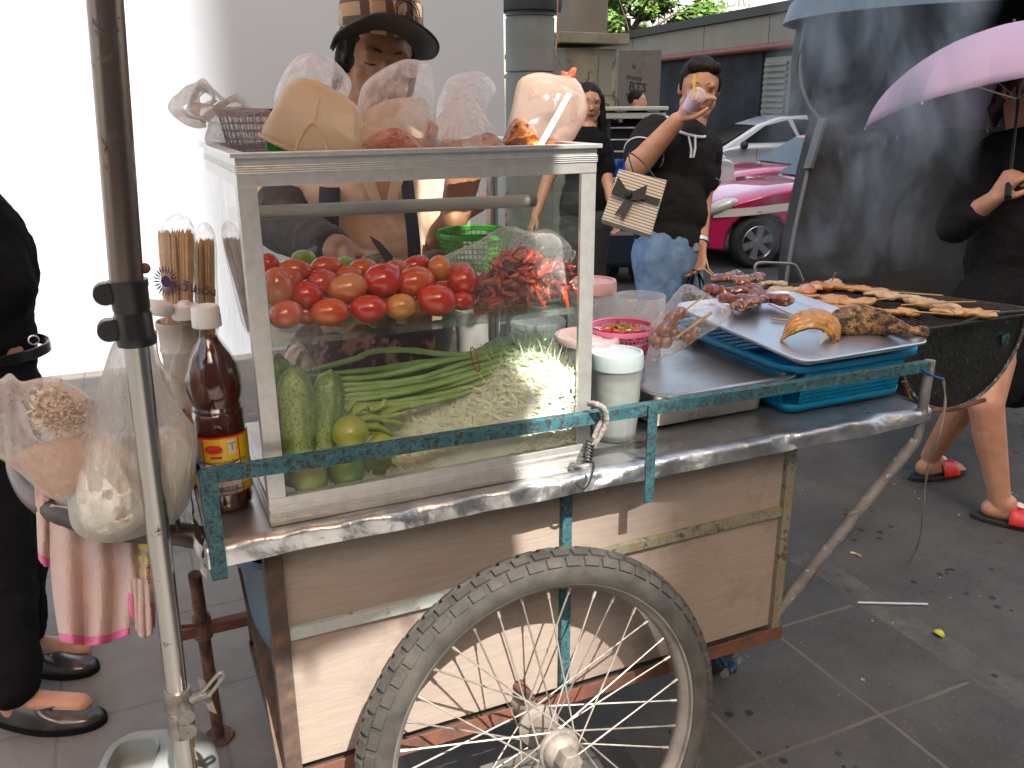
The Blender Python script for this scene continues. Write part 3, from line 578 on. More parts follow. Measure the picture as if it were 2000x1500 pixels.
# push handle
M_handle=mat('brown_handle',(.045,.03,.026),.35,.3,var=(.09,.06,.05),vscale=12,bump=.2)
hp=[Vector((-.09,.06,.74)),az(345,1042,.75),az(240,1035,.75),az(135,1010,.75),az(70,975,.75),az(38,925,.75),az(32,880,.75),az(30,800,.75),Vector((-.32,.50,.75)),Vector((-.09,.52,.74))]
def smoothpts(p,n=6):
    out=[]
    for i in range(len(p)-1):
        a=p[max(i-1,0)];b=p[i];c=p[i+1];d=p[min(i+2,len(p)-1)]
        for k in range(n):
            t=k/n; out.append(.5*((2*b)+(c-a)*t+(2*a-5*b+4*c-d)*t*t+(3*b-a-3*c+d)*t**3))
    return out+[p[-1]]
mb=MB(); mb.tube(smoothpts([Vector(x) for x in hp]),.0175,16); obj('push_handle',mb,M_handle,cart)
# jack stand
pj0=ay(380,1122,.43); pj1=az(428,1440,0)
mb=MB(); mb.tube([pj0,pj0+(pj1-pj0)*.999],.0125,14); obj('prop_stand',mb,M_rust,cart)
q=pj0+(pj1-pj0)*.30; mb=MB(); mb.bar(q+Vector((-.05,.0,0)),Vector((.0,q.y-.0,q.z)),.022,.022); mb.tube([q-Vector((0,0,.02)),q+Vector((0,0,.03))],.018,12); mb.tube([q+Vector((-.0,-.02,.02)),q+Vector((-.045,-.03,.035))],.004,6); obj('stand_bracket',mb,M_rustb,cart,smooth=False,bevel=.001)
mb=MB(); mb.lathe([(.001,.006),(.032,.006),(.034,.001),(.034,0)],24,(pj1.x,pj1.y,.001)); obj('foot_plate',mb,M_rust,cart)
# wheel
cw=Vector((.402,-.0845,.330)); nw=Vector((0,math.cos(-.1287),math.sin(-.1287))); MW=Matrix((Vector((1,0,0)),nw.cross(Vector((1,0,0))),nw)).transposed()
def wl(r,a,z): return cw+MW@Vector((r*math.cos(a),r*math.sin(a),z))
mb=MB(); prof=[]
for k in range(15):
    a=R(-125+250*k/14); prof.append((.2950+.0300*math.cos(a),-.031*math.sin(a)))
mb.lathe(prof,144,cw,MW)
wheel=obj('wheel',mb,M_rubber,cart); wheel.name='wheel'
# tread knobs
mb=MB(); nb=58
for k in range(nb):
    for row,(pa,off) in enumerate(((-52,0),(-18,.5),(18,0),(52,.5))):
        a0=2*PI*(k+off)/nb; da=2*PI/nb*.40
        vs=[]
        for h in (0.,.0055):
            for ph,aa in ((-15,-1),(15,-1),(15,1),(-15,1)):
                pr=R(pa+ph*(1 if h==0 else .88)); rr_=.0300+h; vs.append(wl(.2950+rr_*math.cos(pr),a0+aa*da*(1 if h==0 else .9),rr_*math.sin(pr)*.97))
        mb.add(vs,[(0,3,2,1),(4,5,6,7),(0,1,5,4),(1,2,6,5),(2,3,7,6),(3,0,4,7)])
obj('tread',mb,M_rubber,wheel,smooth=False,bevel=.0008)
M_rim=mat('dusty_rim',(.24,.22,.195),.6,.4,var=(.16,.14,.12),vscale=14,dirt=(.12,.06,.04),dscale=30,dr=(.62,.72),bump=.25)
mb=MB(); mb.lathe([(.281,-.021),(.278,-.0235),(.274,-.022),(.273,-.016),(.264,-.010),(.261,0),(.264,.010),(.273,.016),(.274,.022),(.278,.0235),(.281,.021)],144,cw,MW); obj('rim',mb,M_rim,wheel)
M_hub=mat('hub_metal',(.17,.155,.135),.65,.4,var=(.26,.23,.2),vscale=40,bump=.5)
mb=MB(); mb.lathe([(.001,-.078),(.012,-.078),(.014,-.074),(.014,-.066),(.022,-.062),(.030,-.054),(.031,-.046),(.036,-.044),(.037,-.039),(.030,-.036),(.022,-.028),(.020,0),(.022,.028),(.037,.034),(.037,.039),(.02,.045),(.016,.16),(.001,.16)],40,cw,MW); obj('hub',mb,M_hub,wheel)
mb=MB(); mb.lathe([(.001,-.092),(.019,-.090),(.021,-.082),(.021,-.066)],6,cw,MW); obj('axle_nut',mb,M_hub,wheel,smooth=False,bevel=.0015)
M_spoke=mat('spoke_metal',(.36,.34,.31),.5,.6,var=(.24,.2,.17),vscale=40)
for k in range(36):
    side=-1 if k%2 else 1; a=2*PI*k/36+.05; cross=(1 if (k//2)%2 else -1)*R(62)
    h_=wl(.034,a+cross,side*.040+(.0 if side>0 else .0)); e_=wl(.260,a,side*.003); d=(e_-h_).normalized()
    mb=MB(); mb.tube([h_,e_],.0016,6); mb.tube([e_-d*.013,e_],.0028,6); obj('spoke',mb,M_spoke,wheel)
mb=MB(); a=1.05; mb.tube([wl(.262,a,-.004),wl(.236,a,-.006)],.0038,8); obj('valve',mb,M_rim,wheel)
# axle support + castor
mb=MB(); mb.tube([(cw.x,-.01,.352),(cw.x,.44,.352)],.012,12); mb.box((cw.x-.02,.05,.30),(cw.x+.02,.08,.345)); obj('axle',mb,M_rust,cart)
t_=MB(); t_.tube([(1.02,.24,.0+.31),(1.03,.24,.10)],.014,12); t_.bar((1.03,.20,.085),(1.03,.29,.085),.03,.02); cb=obj('castor',t_,mat('blue_paint',(.02,.16,.36),.5,dirt=(.03,.03,.03),dscale=50,dr=(.42,.5)),cart)
mb=MB(); mb.lathe([(.02,-.018),(.06,-.02),(.072,-.014),(.075,0),(.072,.014),(.06,.02),(.02,.018)],28,(1.06,.30,.078),Matrix.Rotation(PI/2,3,'X')@Matrix.Rotation(.35,3,'Y')); obj('castor_wheel',mb,M_tyre,cb)
mb=MB(); mb.tube([(1.0,.20,.075),(1.08,.24,.07)],.008,8); obj('castor_axle',mb,M_galv,cb)
mb=MB(); mb.box((.95,.1,.285),(1.06,.36,.292)); mb.tube([(.98,.25,.29),(1.02,.24,.29)],.02,8); obj('castor_mount',mb,M_postr,cart,smooth=False)
# bucket in the open end
pb=Vector((.075,.235,.304)); mb=MB(); mb.lathe([(.001,.0),(.078,0),(.082,.01),(.105,.30),(.117,.305),(.119,.318),(.112,.325),(.104,.318),(.098,.29),(.078,.012),(.001,.01)],48,pb); tag(obj('blue_bucket',mb,mat('blue_grey_plastic',(.10,.155,.21),.4,var=(.08,.12,.16),vscale=4)),'blue grey plastic bucket standing inside the open end of the cart','bucket')
# black hook on the handle
mb=MB(); p=az(348,1030,.76); mb.tube(smoothpts([p+Vector((0,0,.03)),p+Vector((.0,-.012,.012)),p+Vector((.003,-.012,-.02)),p+Vector((.012,-.006,-.028)),p+Vector((.018,0,-.015))]),.0035,8); tag(obj('black_hook',mb,M_trim),'small black hook hanging at the left end of the cart','hook')
# ================= GLASS CABINET =================
W=.5186; DP=.389; H=.517; ZB=TZ; ZT=TZ+H
cab_=thing('glass_cabinet','aluminium framed glass display cabinet full of vegetables on the cart','display cabinet',(W/2,DP/2,TZ))
def ring(mb,z0,z1,o,th):
    mb.box((-o,-o,z0),(W+o,-o+th,z1)); mb.box((-o,DP+o-th,z0),(W+o,DP+o,z1)); mb.box((-o,-o+th,z0),(-o+th,DP+o-th,z1)); mb.box((W+o-th,-o+th,z0),(W+o,DP+o-th,z1)); return mb
b0=ring(MB(),ZT-.042,ZT-.004,.0,.012); ring(b0,ZT-.006,ZT,.006,.02)
for k in range(4): ring(b0,ZT-.026+k*.0028,ZT-.0246+k*.0028,.0014,.004)
obj('top_rim',b0,M_alu,cab_,smooth=False,bevel=.0008)
b0=ring(MB(),ZB+.0,ZB+.042,.0,.014)
for k in range(5): ring(b0,ZB+.006+k*.003,ZB+.0075+k*.003,.0015,.004)
ring(b0,ZB+.026,ZB+.030,.0018,.004)
obj('base_rail',b0,M_alu,cab_,smooth=False,bevel=.0008)
for x in (.0,W-.0245):
    for y in (0.001,DP-.0255):
        b0=MB(); 
        if y<.1: b0.box((x,y,ZB+.042),(x+.0245,y+.008,ZT-.042)); b0.box((x if x<.1 else x+.016,y+.008,ZB+.042),(x+.008 if x<.1 else x+.0245,y+.0245,ZT-.042))
        else: b0.box((x+.006,y+.004,ZB+.042),(x+.012,y+.0245,ZT-.042)); b0.box((x+.015,y+.004,ZB+.042),(x+.0215,y+.0245,ZT-.042))
        obj('corner_post',b0,M_alu,cab_,smooth=False,bevel=.0006)
b0=MB(); b0.box((.002,.002,ZT-.03),(W-.002,DP-.002,ZT-.024)); obj('roof_panel',b0,M_glass,cab_,smooth=False)
b0=MB(); b0.box((.0246,.0035,ZB+.038),(W-.0246,.0065,ZT-.04)); obj('front_pane',b0,glassmat('front_glass',(.99,1,.99),.015,(.7,.7,.7),1.38),cab_,smooth=False)
M_gside=glassmat('side_glass',(.92,.90,.88),.35,(.42,.32,.27),1.22)
for x in (.003,W-.006): b0=MB(); b0.box((x,.0247,ZB+.038),(x+.003,DP-.0247,ZT-.04)); obj('side_pane',b0,M_gside if x<.1 else M_glass,cab_,smooth=False)
b0=MB(); b0.box((.014,.014,ZB+.006),(W-.014,DP-.014,ZB+.012)); obj('floor_panel',b0,mat('cab_floor',(.35,.37,.36),.25,.2),cab_,smooth=False)
ZS=1.036
b0=MB(); b0.box((.008,.014,ZS-.009),(W-.008,.27,ZS)); obj('shelf',b0,glassmat('shelf_glass',(.82,.88,.84),.4,(.40,.47,.43)),cab_,smooth=False,bevel=.001)
tl_=ay(490,416,.2); tr_=ay(1030,392,.2); b0=MB(); b0.tube([Vector((.01,.2,tl_.z)),tr_],.0105,20); tb=obj('light_tube',b0,mat('grey_tube',(.42,.42,.41),.35),cab_)
b0=MB(); b0.tube([tr_,tr_+Vector((.014,0,0))],.0108,20); obj('tube_cap',b0,mat('cap_grey',(.25,.23,.2),.5),tb)
# white tray behind the shelf with cut limes and garlic
tw=thing('prep_tray','white board with offcuts just behind the tomato row','tray',(.24,.33,ZS))
b0=MB(); b0.box((.03,.275,ZS+.012),(.40,.38,ZS+.02)); obj('board',b0,M_white_pl,tw,smooth=False,bevel=.003)
for x in(.05,.38): b0=MB(); b0.box((x-.006,.28,ZS-.02),(x+.006,.375,ZS+.012)); obj('bracket',b0,M_alu,tw,smooth=False)
M_limeh=mat('cut_lime',(.30,.40,.08),.4,sss=.15); M_mush=mat('husk',(.36,.30,.2),.8,dirt=(.08,.06,.04),dscale=160,dr=(.52,.6),bump=.6,bscale=200)
M_dk=mat('dark_husk',(.12,.10,.09),.8,bump=.8,bscale=200)
for u,v,r,m,nm,lb in ((593,505,.017,M_limeh,'cut_lime','leftmost cut lime behind the tomatoes'),(672,515,.015,M_limeh,'cut_lime','second cut lime behind the tomatoes, right of the first'),(735,508,.021,M_mush,'husked_nut','pale speckled nut behind the tomatoes near the knife'),(770,522,.017,M_mush,'husked_nut','speckled nut right of the knife blade behind the tomatoes'),(850,505,.02,M_dk,'husked_nut','dark fibrous nut under the green basket'),(612,522,.013,M_dk,'husked_nut','small dark nut between the two cut limes')):
    p=ay(u,v,.30); mb=MB(); mb.ell(p,(r*1.2,r,r*.85),fn=rough_fn(.0015,90,u)); tag(obj(nm,mb,m),lb,'lime' if 'lime' in nm else 'nut')
p=ay(605,493,.31); mb=MB(); mb.tube([p-Vector((.012,0,.008)),p,p+Vector((.012,.004,.008))],[.002,.007,.004],8,flat=.3); tag(obj('spoon',mb,M_clear),'tiny clear plastic spoon tip above the cut lime','spoon')
a_=ay(722,460,.28); b_=ay(762,508,.28); t=thing('knife','kitchen knife with a dark grey blade pointing up behind the tomatoes','knife',b_)
d_=(b_-a_).normalized(); s_=d_.cross(Vector((0,1,0))).normalized()
mb=MB(); mb.prism([a_,a_+d_*.02+s_*.007,b_+s_*.008,b_-s_*.008,a_+d_*.01-s_*.003],(0,.0015,0)); obj('blade',mb,mat('blade',(.16,.15,.14),.4,.6),t,smooth=False)
mb=MB(); mb.tube([b_,b_+d_*.03],.007,8,flat=.6); obj('handle',mb,M_handle,t)
# baskets
def basket(name,label,c,r0,r1,h,m,rimw=.006,ny=5,nx=40,group=None,sx=1,cat='basket',zt0=.25):
    t=thing(name,label,cat,c,group); c=Vector(c)
    mb=MB(); mb.lathe([(r1+rimw*.3,h),(r1+rimw*.5,h-.003),(r1+rimw*.4,h-.009),(r1-.001,h-.008),(r1-.002,h),(r1,h+.002)],56,c,close=False); mb.add([],[]); obj('rim',mb,m,t)
    mb=MB()
    for k in range(ny+1):
        z=h*(zt0+(1-zt0)*k/(ny+.6)); r=r0+(r1-r0)*z/h; mb.lathe([(r-.0012,z-.001),(r+.0012,z-.001),(r+.0012,z+.001),(r-.0012,z+.001),(r-.0012,z-.001)],56,c)
    for j in range(nx):
        a=2*PI*j/nx; p=lambda z:c+Vector(((r0+(r1-r0)*z/h)*math.cos(a),(r0+(r1-r0)*z/h)*math.sin(a),z)); mb.tube([p(h*zt0*.9),p(h-.004)],.0012,4,cap=False)
    obj('mesh_wall',mb,m,t)
    mb=MB(); mb.lathe([(.001,.001),(r0,.001),(r0+(r1-r0)*zt0,h*zt0),(r0+(r1-r0)*zt0-.002,h*zt0),(r0-.003,.004),(.001,.004)],56,c); obj('base',mb,m,t)
    return t
pg=ay(927,470,.30); basket('green_basket','bright green round mesh basket inside the cabinet above the tomatoes',(pg.x,.30,ZS+.021),.05,.067,.068,mat('green_plastic',(.05,.34,.03),.35,sss=.1),zt0=.1,nx=44,ny=6)
# tomatoes
def tommat(n,a,b): return mat(n,a,.17,var=b,vscale=22,vr=(.35,.65),sss=.12,coat=.5,detail=1)
MT={'deep red':tommat('tomato_red',(.50,.022,.016),(.56,.05,.02)),'pale red':tommat('tomato_rose',(.52,.07,.04),(.55,.12,.05)),'orange red':tommat('tomato_orange_red',(.56,.07,.02),(.58,.13,.03)),'orange':tommat('tomato_orange',(.58,.16,.03),(.60,.24,.06)),'pale orange':tommat('tomato_pale',(.58,.22,.08),(.55,.12,.05))}
M_scar=mat('scar',(.28,.22,.08),.7)
TL=[(557,617,31,25,0,'orange red'),(643,612,35,25,0,'orange red'),(718,605,34,25,0,'deep red'),(781,601,28,23,0,'orange'),(851,588,36,28,0,'deep red'),(903,590,24,17,.35,'deep red'),
(540,564,29,36,1,'pale orange'),(597,578,30,25,1,'deep red'),(677,566,37,27,1,'pale orange'),(746,550,35,31,1,'deep red'),(809,553,37,28,1,'orange red'),(902,551,28,27,1,'deep red'),(858,527,22,24,1.6,'orange'),
(522,518,20,19,2.4,'deep red'),(573,530,31,20,2,'pale red'),(566,548,22,22,1.7,'pale red'),(628,555,30,25,1.6,'pale red'),(636,523,30,19,2.4,'orange red'),(680,540,26,17,2,'pale red'),(707,528,27,19,2.4,'orange red'),(812,520,26,17,2.4,'deep red'),(775,528,24,17,2,'pale red'),
(600,614,26,21,1.3,'pale red'),(756,587,26,22,1.3,'pale red'),(860,556,27,20,1.8,'orange red'),(815,598,26,22,1.6,'orange'),(895,535,26,18,2.6,'pale red'),(700,585,25,21,1.8,'orange red')]
cnt={}
ords=['leftmost','second','third','fourth','fifth','sixth','seventh','eighth','ninth','tenth','eleventh','twelfth','thirteenth','fourteenth','fifteenth','sixteenth']
rowof=lambda k:'front row' if k<.5 else('middle row' if k<1.25 else 'back of the heap')
for rw in ('front row','middle row','back of the heap'):
    L_=sorted([x for x in TL if rowof(x[4])==rw])
    for i,(u,v,rx,ry,k,cn) in enumerate(L_):
        Y=.045+k*.030; p=ay(u,v-2,Y); s=Dof(u,v,Y)/FPX; t=thing('tomato',f'{cn} tomato, {ords[i]} from the left in the {rw} of the shelf heap' if rw!='back of the heap' else f'{cn} tomato, {ords[i]} from the left at the back of the shelf heap','tomato',p,'tomatoes heaped on the glass shelf')
        M_=Euler((rnd.uniform(-.2,.2),rnd.uniform(-.22,.22),rnd.uniform(-.4,.4))).to_matrix()
        rx_=rx*s*1.11; ry_=ry*s*1.11
        mb=MB(); mb.ell(p,(rx_,min(rx_,ry_)*1.0,ry_),M_,28,16,fn=lambda q:q*(1+.05*q.x/rx_)); obj('fruit',mb,MT[cn],t)
        mb=MB(); mb.ell(p+M_@Vector(((rx_*1.03)*(1 if i%2 else -1),0,0)),(.0015,.003,.003),M_,10,6); obj('stem_scar',mb,M_scar,t)
# papaya heap
cont=[(590,972),(640,955),(700,928),(752,880),(790,810),(840,788),(900,758),(960,718),(1020,684),(1075,652),(1105,645),(1140,672)]
cp=[ay(u,v,.15) for u,v in cont]
def hx(x):
    for i in range(len(cp)-1):
        if cp[i].x<=x<=cp[i+1].x: t=(x-cp[i].x)/(cp[i+1].x-cp[i].x); return max(.0,cp[i].z+(cp[i+1].z-cp[i].z)*t-ZB-.012)
    return 0 if x<cp[0].x else max(0,cp[-1].z-ZB-.012)
def hz(x,y):
    f=min(1,max(0,(y-.008)/.15)); f=f*f*(3-2*f); back=min(1,max(0,(.36-y)/.06))
    xx=x-.02*(1-f); h=hx(min(xx,.475)); lo=.28+.58*min(1,max(0,(x-.25)/.2)); return h*(lo+(1-lo)*f)*back
XH0=cp[0].x
mb=MB(); mb.grid(lambda u,v:(lambda x,y:Vector((x,y,ZB+.013+max(0,hz(x,y)-.020)+.004*noise.noise(Vector((x*60,y*60,0))))))(XH0+(W-.012-XH0)*u,.040+.32*v),90,50)
base_n=len(mb.v)
M_pap=mat('papaya_shreds',(.82,.85,.64),.5,var=(.90,.92,.80),vscale=30,sss=.15,ssc=(.004,.004,.002))
rr=random.Random(21)
for k in range(15000):
    front=rr.random()<.55
    x=rr.uniform(XH0,W-.012); y=.010+(rr.random()**1.6)*.2 if not front else rr.uniform(.010,.06)
    z=ZB+.014+hz(x,y)
    if front and rr.random()<.8: y=rr.uniform(.011,.034); z=ZB+.014+rr.random()*hz(x,.04)
    if hz(x,y)<.004 and rr.random()<.75: continue
    L=rr.uniform(.018,.045) if rr.random()<.75 else rr.uniform(.04,.065); wd=rr.uniform(.0011,.0021)
    a=rr.gauss(.12,.75)+(PI if rr.random()<.5 else 0)
    d=Vector((math.cos(a),-.25+rr.gauss(0,.25),math.sin(a)*.8+ (.30 if rr.random()<.25 else 0))).normalized(); sd=d.cross(Vector((0,-1,.4))).normalized(); up_=sd.cross(d)*-1
    cv=rr.uniform(-.25,.25); cs=rr.uniform(-.35,.35); vs=[]
    for j in range(5):
        t=j/4-.5; p=Vector((x,y,z))+d*L*t+up_*(cv*L*(t*t-.1))+sd*(cs*L*(t*t-.1)); p.y=max(.0105,p.y); p.x=min(W-.010,max(XH0-.02,p.x)); p.z=max(ZB+.0135,p.z)
        w_=wd*(1-abs(t)*1.7 if abs(t)>.3 else 1)+.0002; vs+=[p-sd*w_,p+sd*w_]
    mb.add(vs,[(2*j,2*j+1,2*j+3,2*j+2) for j in range(4)])
for k in range(90):   # strands sticking up along the crest
    x=rr.uniform(.2,W-.02) if k<60 else rr.uniform(W-.09,W-.02); y=rr.uniform(.06,.17); z=ZB+.01+hz(x,y); L=rr.uniform(.02,.045)*(1.25 if k>=60 else 1); wd=.0021
    d=Vector((rr.gauss(0,.45),rr.gauss(-.1,.2),1)).normalized(); sd=d.cross(Vector((0,-1,.1))).normalized(); cs=rr.uniform(-.3,.3); vs=[]
    for j in range(6):
        t=j/5; p=Vector((x,y,z))+d*L*t+sd*cs*L*t*t; w_=wd*(1-t)+.0002; vs+=[p-sd*w_,p+sd*w_]
    mb.add(vs,[(2*j,2*j+1,2*j+3,2*j+2) for j in range(5)])
for k in range(60):   # loose strands spilling left on the cabinet floor
    x=rr.uniform(XH0-.0,XH0+.12); y=.012+rr.random()*.03; L=rr.uniform(.03,.07); d=Vector((1,rr.gauss(0,.15),rr.uniform(.1,.45))).normalized(); sd=Vector((-d.z,0,d.x)); vs=[]
    for j in range(6):
        t=j/5-.5; p=Vector((x,y,ZB+.02))+d*L*t+sd*.25*L*(t*t); p.z=max(ZB+.0135,p.z); w_=.0018*(1-abs(t)*1.6); vs+=[p-sd*w_,p+sd*w_]
    mb.add(vs,[(2*j,2*j+1,2*j+3,2*j+2) for j in range(5)])
mb.m=[1 if i<4500 else 0 for i in range(len(mb.f))]; o=obj('shredded_papaya',mb,[M_pap,mat('papaya_gap_shade',(.40,.44,.22),.7)],smooth=False); tag(o,'big heap of shredded green papaya filling the right side of the cabinet','shredded papaya',kind='stuff')  # underlay darker than the strands: shade between them put into its colour
# cucumbers
M_cuc=mat('cucumber_skin',(.10,.20,.03),.45,var=(.34,.44,.13),vscale=45,vr=(.42,.6),stretch=(1,1,.14),dirt=(.07,.15,.025),dscale=260,dr=(.50,.62),bump=.4,bscale=120,coat=.2,sss=.05)
for u0,v0,u1,v1,rp,Y,lb in ((572,712,577,940,37,.055,'large pale green cucumber standing at the front left of the cabinet'),(646,722,612,925,33,.075,'darker cucumber leaning beside the large pale one'),(543,690,535,900,30,.125,'cucumber half hidden behind the large pale one')):
    a_=ay(u0,v0,Y); b_=ay(u1,v1,Y); b_=a_+(b_-a_)*min(1,(a_.z-ZB-.02)/(a_.z-b_.z)) if b_.z<ZB+.02 else b_; s=Dof(u0,v0,Y)/FPX; r=rp*s; pts=[];rs=[]
    for k in range(15):
        t=k/14; pts.append(a_+(b_-a_)*t+Vector((.004*math.sin(t*3),0,0))); rs.append(r*(.0+min(1,math.sqrt(max(.004,1-(1-min(1,t*4.2))**2)))*(.9+.12*math.sin(t*PI))))
    n0=len(pts); mb=MB(); mb.tube(pts,rs,32); 
    warp(mb,lambda p:p+noise.noise_vector(p*70)*.0014)
    tag(obj('cucumber',mb,M_cuc),lb,'cucumber','cucumbers in the cabinet')
# limes
ML={'yellow':mat('lime_yellow',(.42,.40,.05),.35,var=(.30,.36,.05),vscale=25,bump=.35,bscale=420,coat=.3,dirt=(.25,.2,.08),dscale=60,dr=(.68,.74)),'green':mat('lime_green',(.10,.27,.02),.3,var=(.2,.34,.04),vscale=18,bump=.35,bscale=420,coat=.3),'pale green':mat('lime_pale',(.34,.42,.09),.35,var=(.25,.36,.06),vscale=20,bump=.35,bscale=420,coat=.3)}
for u,v,r,Y,cn,lb in ((684,845,36,.045,'yellow','yellow lime at the foot of the cucumbers above the rail'),(742,872,29,.05,'yellow','yellow lime half hidden behind the rail'),(604,934,35,.035,'pale green','pale green lime at the bottom left corner behind the glass'),(677,918,37,.045,'green','dark green lime beside the pale lime under the rail'),(738,900,28,.075,'pale green','pale lime pressed against the papaya under the rail')):
    p=ay(u,v,Y); s=Dof(u,v,Y)/FPX; r*=s; p.z=max(p.z,ZB+.012+r*.9); mb=MB(); mb.ell(p,(r,r,r*.93),Euler((.3,.2,.1*u)).to_matrix(),28,18,fn=lambda q:q*(1+.12*max(0,abs(q.z)/r-.88)*6)); t=tag(obj('lime',mb,ML[cn]),lb,'lime','limes in the cabinet')
# long beans
M_bean=mat('long_bean',(.27,.42,.12),.45,var=(.42,.55,.24),vscale=22,bump=.2,bscale=70,sss=.05)
BL=[[(610,722),(690,702),(730,686),(800,684),(870,692),(930,690),(1040,672)],[(640,740),(720,738),(800,722),(880,702),(960,690),(1060,668)],[(650,752),(730,750),(820,738),(900,712),(980,692),(1062,674)],
[(660,764),(740,756),(830,742),(910,722),(990,700),(1070,676)],[(662,774),(750,766),(840,752),(900,734),(980,712),(1060,690)],[(668,780),(750,776),(850,760),(920,740),(1000,716),(1064,700)],[(676,792),(760,786),(850,772),(930,752),(1010,724)],
[(600,735),(700,728),(790,716),(870,706),(960,700),(1050,684)],[(670,800),(760,792),(840,785),(920,764)],[(655,812),(730,806),(800,794),(880,776)],[(645,826),(720,820),(790,806)],[(690,745),(780,734),(860,712),(950,684),(1020,668),(1068,664)],[(640,730),(730,722),(820,708),(900,700),(1000,682)],[(660,786),(770,770),(880,744),(1000,706)]]
for i,B in enumerate(BL):
    Y=.16-.006*i if i<7 else (.17,.10,.09,.08,.17,.165,.125)[i-7]
    pts=smoothpts([ay(u,v,Y+.006*math.sin(u*.02+i)) for u,v in B],5)
    n=len(pts); rs=[.0048*(.55+.45*min(1,min(k,n-1-k)/3))*(1+.08*math.sin(k*2.1+i)) for k in range(n)]
    mb=MB(); mb.tube(pts,rs,9); tag(obj('long_bean',mb,M_bean),['long bean arching highest over the bunch','long bean just below the arching one','third long bean from the top at its left end','middle long bean of the tied bunch','long bean in the lower half of the tied bunch','long bean along the lower edge of the tied bunch','long bean dipping under the left of the papaya','thin long bean at the back top of the bunch','lower short long bean beside the papaya crest','long bean close above the vegetable offcuts','lowest and shortest long bean beside the darker cucumber','long bean reaching farthest right under the rubber band','long bean behind the arching one','long bean crossing the middle of the bunch'][i],'long bean','bunch of long beans in the cabinet')
p=ay(928,702,.12); mb=MB(); mb.tube([p+Vector((.004*math.cos(a)-.003*math.sin(a),.028*math.cos(a),.02*math.sin(a))) for a in [k*PI/12 for k in range(25)]],.0012,6); tag(obj('rubber_band',mb,mat('orange_rubber',(.5,.1,.03),.5)),'thin orange rubber band round the long beans','rubber band')
# cut eggplant stems
M_stem=mat('pale_stem',(.30,.38,.08),.45,var=(.42,.46,.16),vscale=30)
for i,B in enumerate(([(690,808),(706,796),(716,792)],[(700,820),(730,815),(760,824)],[(705,832),(740,834),(768,850)],[(720,800),(745,792),(752,780)],[(716,845),(740,848),(760,862)],[(676,800),(688,788),(694,782)],[(745,812),(770,800),(800,792)],[(740,826),(765,822),(790,830)])):
    pts=smoothpts([ay(u,v,.058+.004*i) for u,v in B],4); n=len(pts); mb=MB(); mb.tube(pts,[.0055*(1.2-.7*k/n) for k in range(n)],8); tag(obj('vegetable_offcut',mb,M_stem),['short pale green offcut just above the yellow lime','pale green offcut running right from the yellow lime','pale green offcut under the long beans, middle of the offcuts','small upright offcut touching the lowest long bean','lowest pale offcut right of the yellow lime','tiny offcut at the tip of the darker cucumber','offcut with its right end under the papaya','rightmost offcut buried in the papaya edge'][i],'vegetable offcut','cut stems beside the yellow lime')
# ================= BAGS AND FOOD =================
def px_out(pts,n=4):
    out=[]; k=len(pts)
    for i in range(k):
        a,b,c,d=[Vector((*pts[(i+j)%k],0)) for j in (-1,0,1,2)]
        for q in range(n):
            t=q/n; p=.5*((2*b)+(c-a)*t+(2*a-5*b+4*c-d)*t*t+(3*b-a-3*c+d)*t**3); out.append((p.x,p.y))
    return out
def pillow(mb,pts,D,T,amp=.004,sc=35,rings=12,seed=0,sm=4,flatback=False,tilt=0,streak=None):
    """closed bag: silhouette traced at depth D, swelling by T front and back, crinkled"""
    pts=px_out(pts,sm) if sm else pts; k=len(pts); cx=sum(p[0] for p in pts)/k; cy_=sum(p[1] for p in pts)/k
    off=Vector((seed*3.7,seed*1.3,seed*2.1)); o=len(mb.v); vs=[]; fs=[]
    vd=ray(cx,cy_).normalized()
    for side in (-1,1):
        for r in range(rings+1):
            s=r/rings
            for i in range(k):
                u=cx+(pts[i][0]-cx)*s; v=cy_+(pts[i][1]-cy_)*s
                b=math.sqrt(max(0,1-s*s)); p=ad(u,v,D+tilt*(v-cy_)/1000)+vd*(T*b*side)
                q=p*sc+off
                if streak: q=Vector((q.x*streak[0],q.y*streak[0],q.z*streak[1]))
                n1=(1-2*abs(noise.noise(q)))*amp+(1-2*abs(noise.noise(q*2.3)))*amp*.5
                w_=min(1,b*2.5+.12); p=p+vd*(side*n1*w_)+noise.noise_vector(q*.6)*amp*.5
                vs.append(p)
    base=len(vs)//2
    for sd in (0,1):
        for r in range(rings):
            for i in range(k):
                a=sd*base+r*k+i; b=sd*base+r*k+(i+1)%k; f=(a,b,b+k,a+k); fs.append(f if sd==0 else f[::-1])
    mb.add(vs,fs); return mb
def pods(mb,c_fn,n,L,r,seed,cols=3):
    rr=random.Random(seed)
    for k in range(n):
        p=c_fn(rr); d=Vector((rr.gauss(0,1),rr.gauss(0,.6),rr.gauss(0,.6))).normalized(); l=L*rr.uniform(.6,1.25); b=d.orthogonal().normalized()*rr.uniform(-.3,.3)*l
        pts=[p-d*l*.5,p-d*l*.2+b*.5,p+d*l*.15+b*.4,p+d*l*.5]; mb.cm=rr.randrange(cols); R_=r*rr.uniform(.7,1.2)
        mb.tube(pts,[R_*.5,R_,R_*.85,R_*.15],7,flat=rr.uniform(.45,1))
    return mb
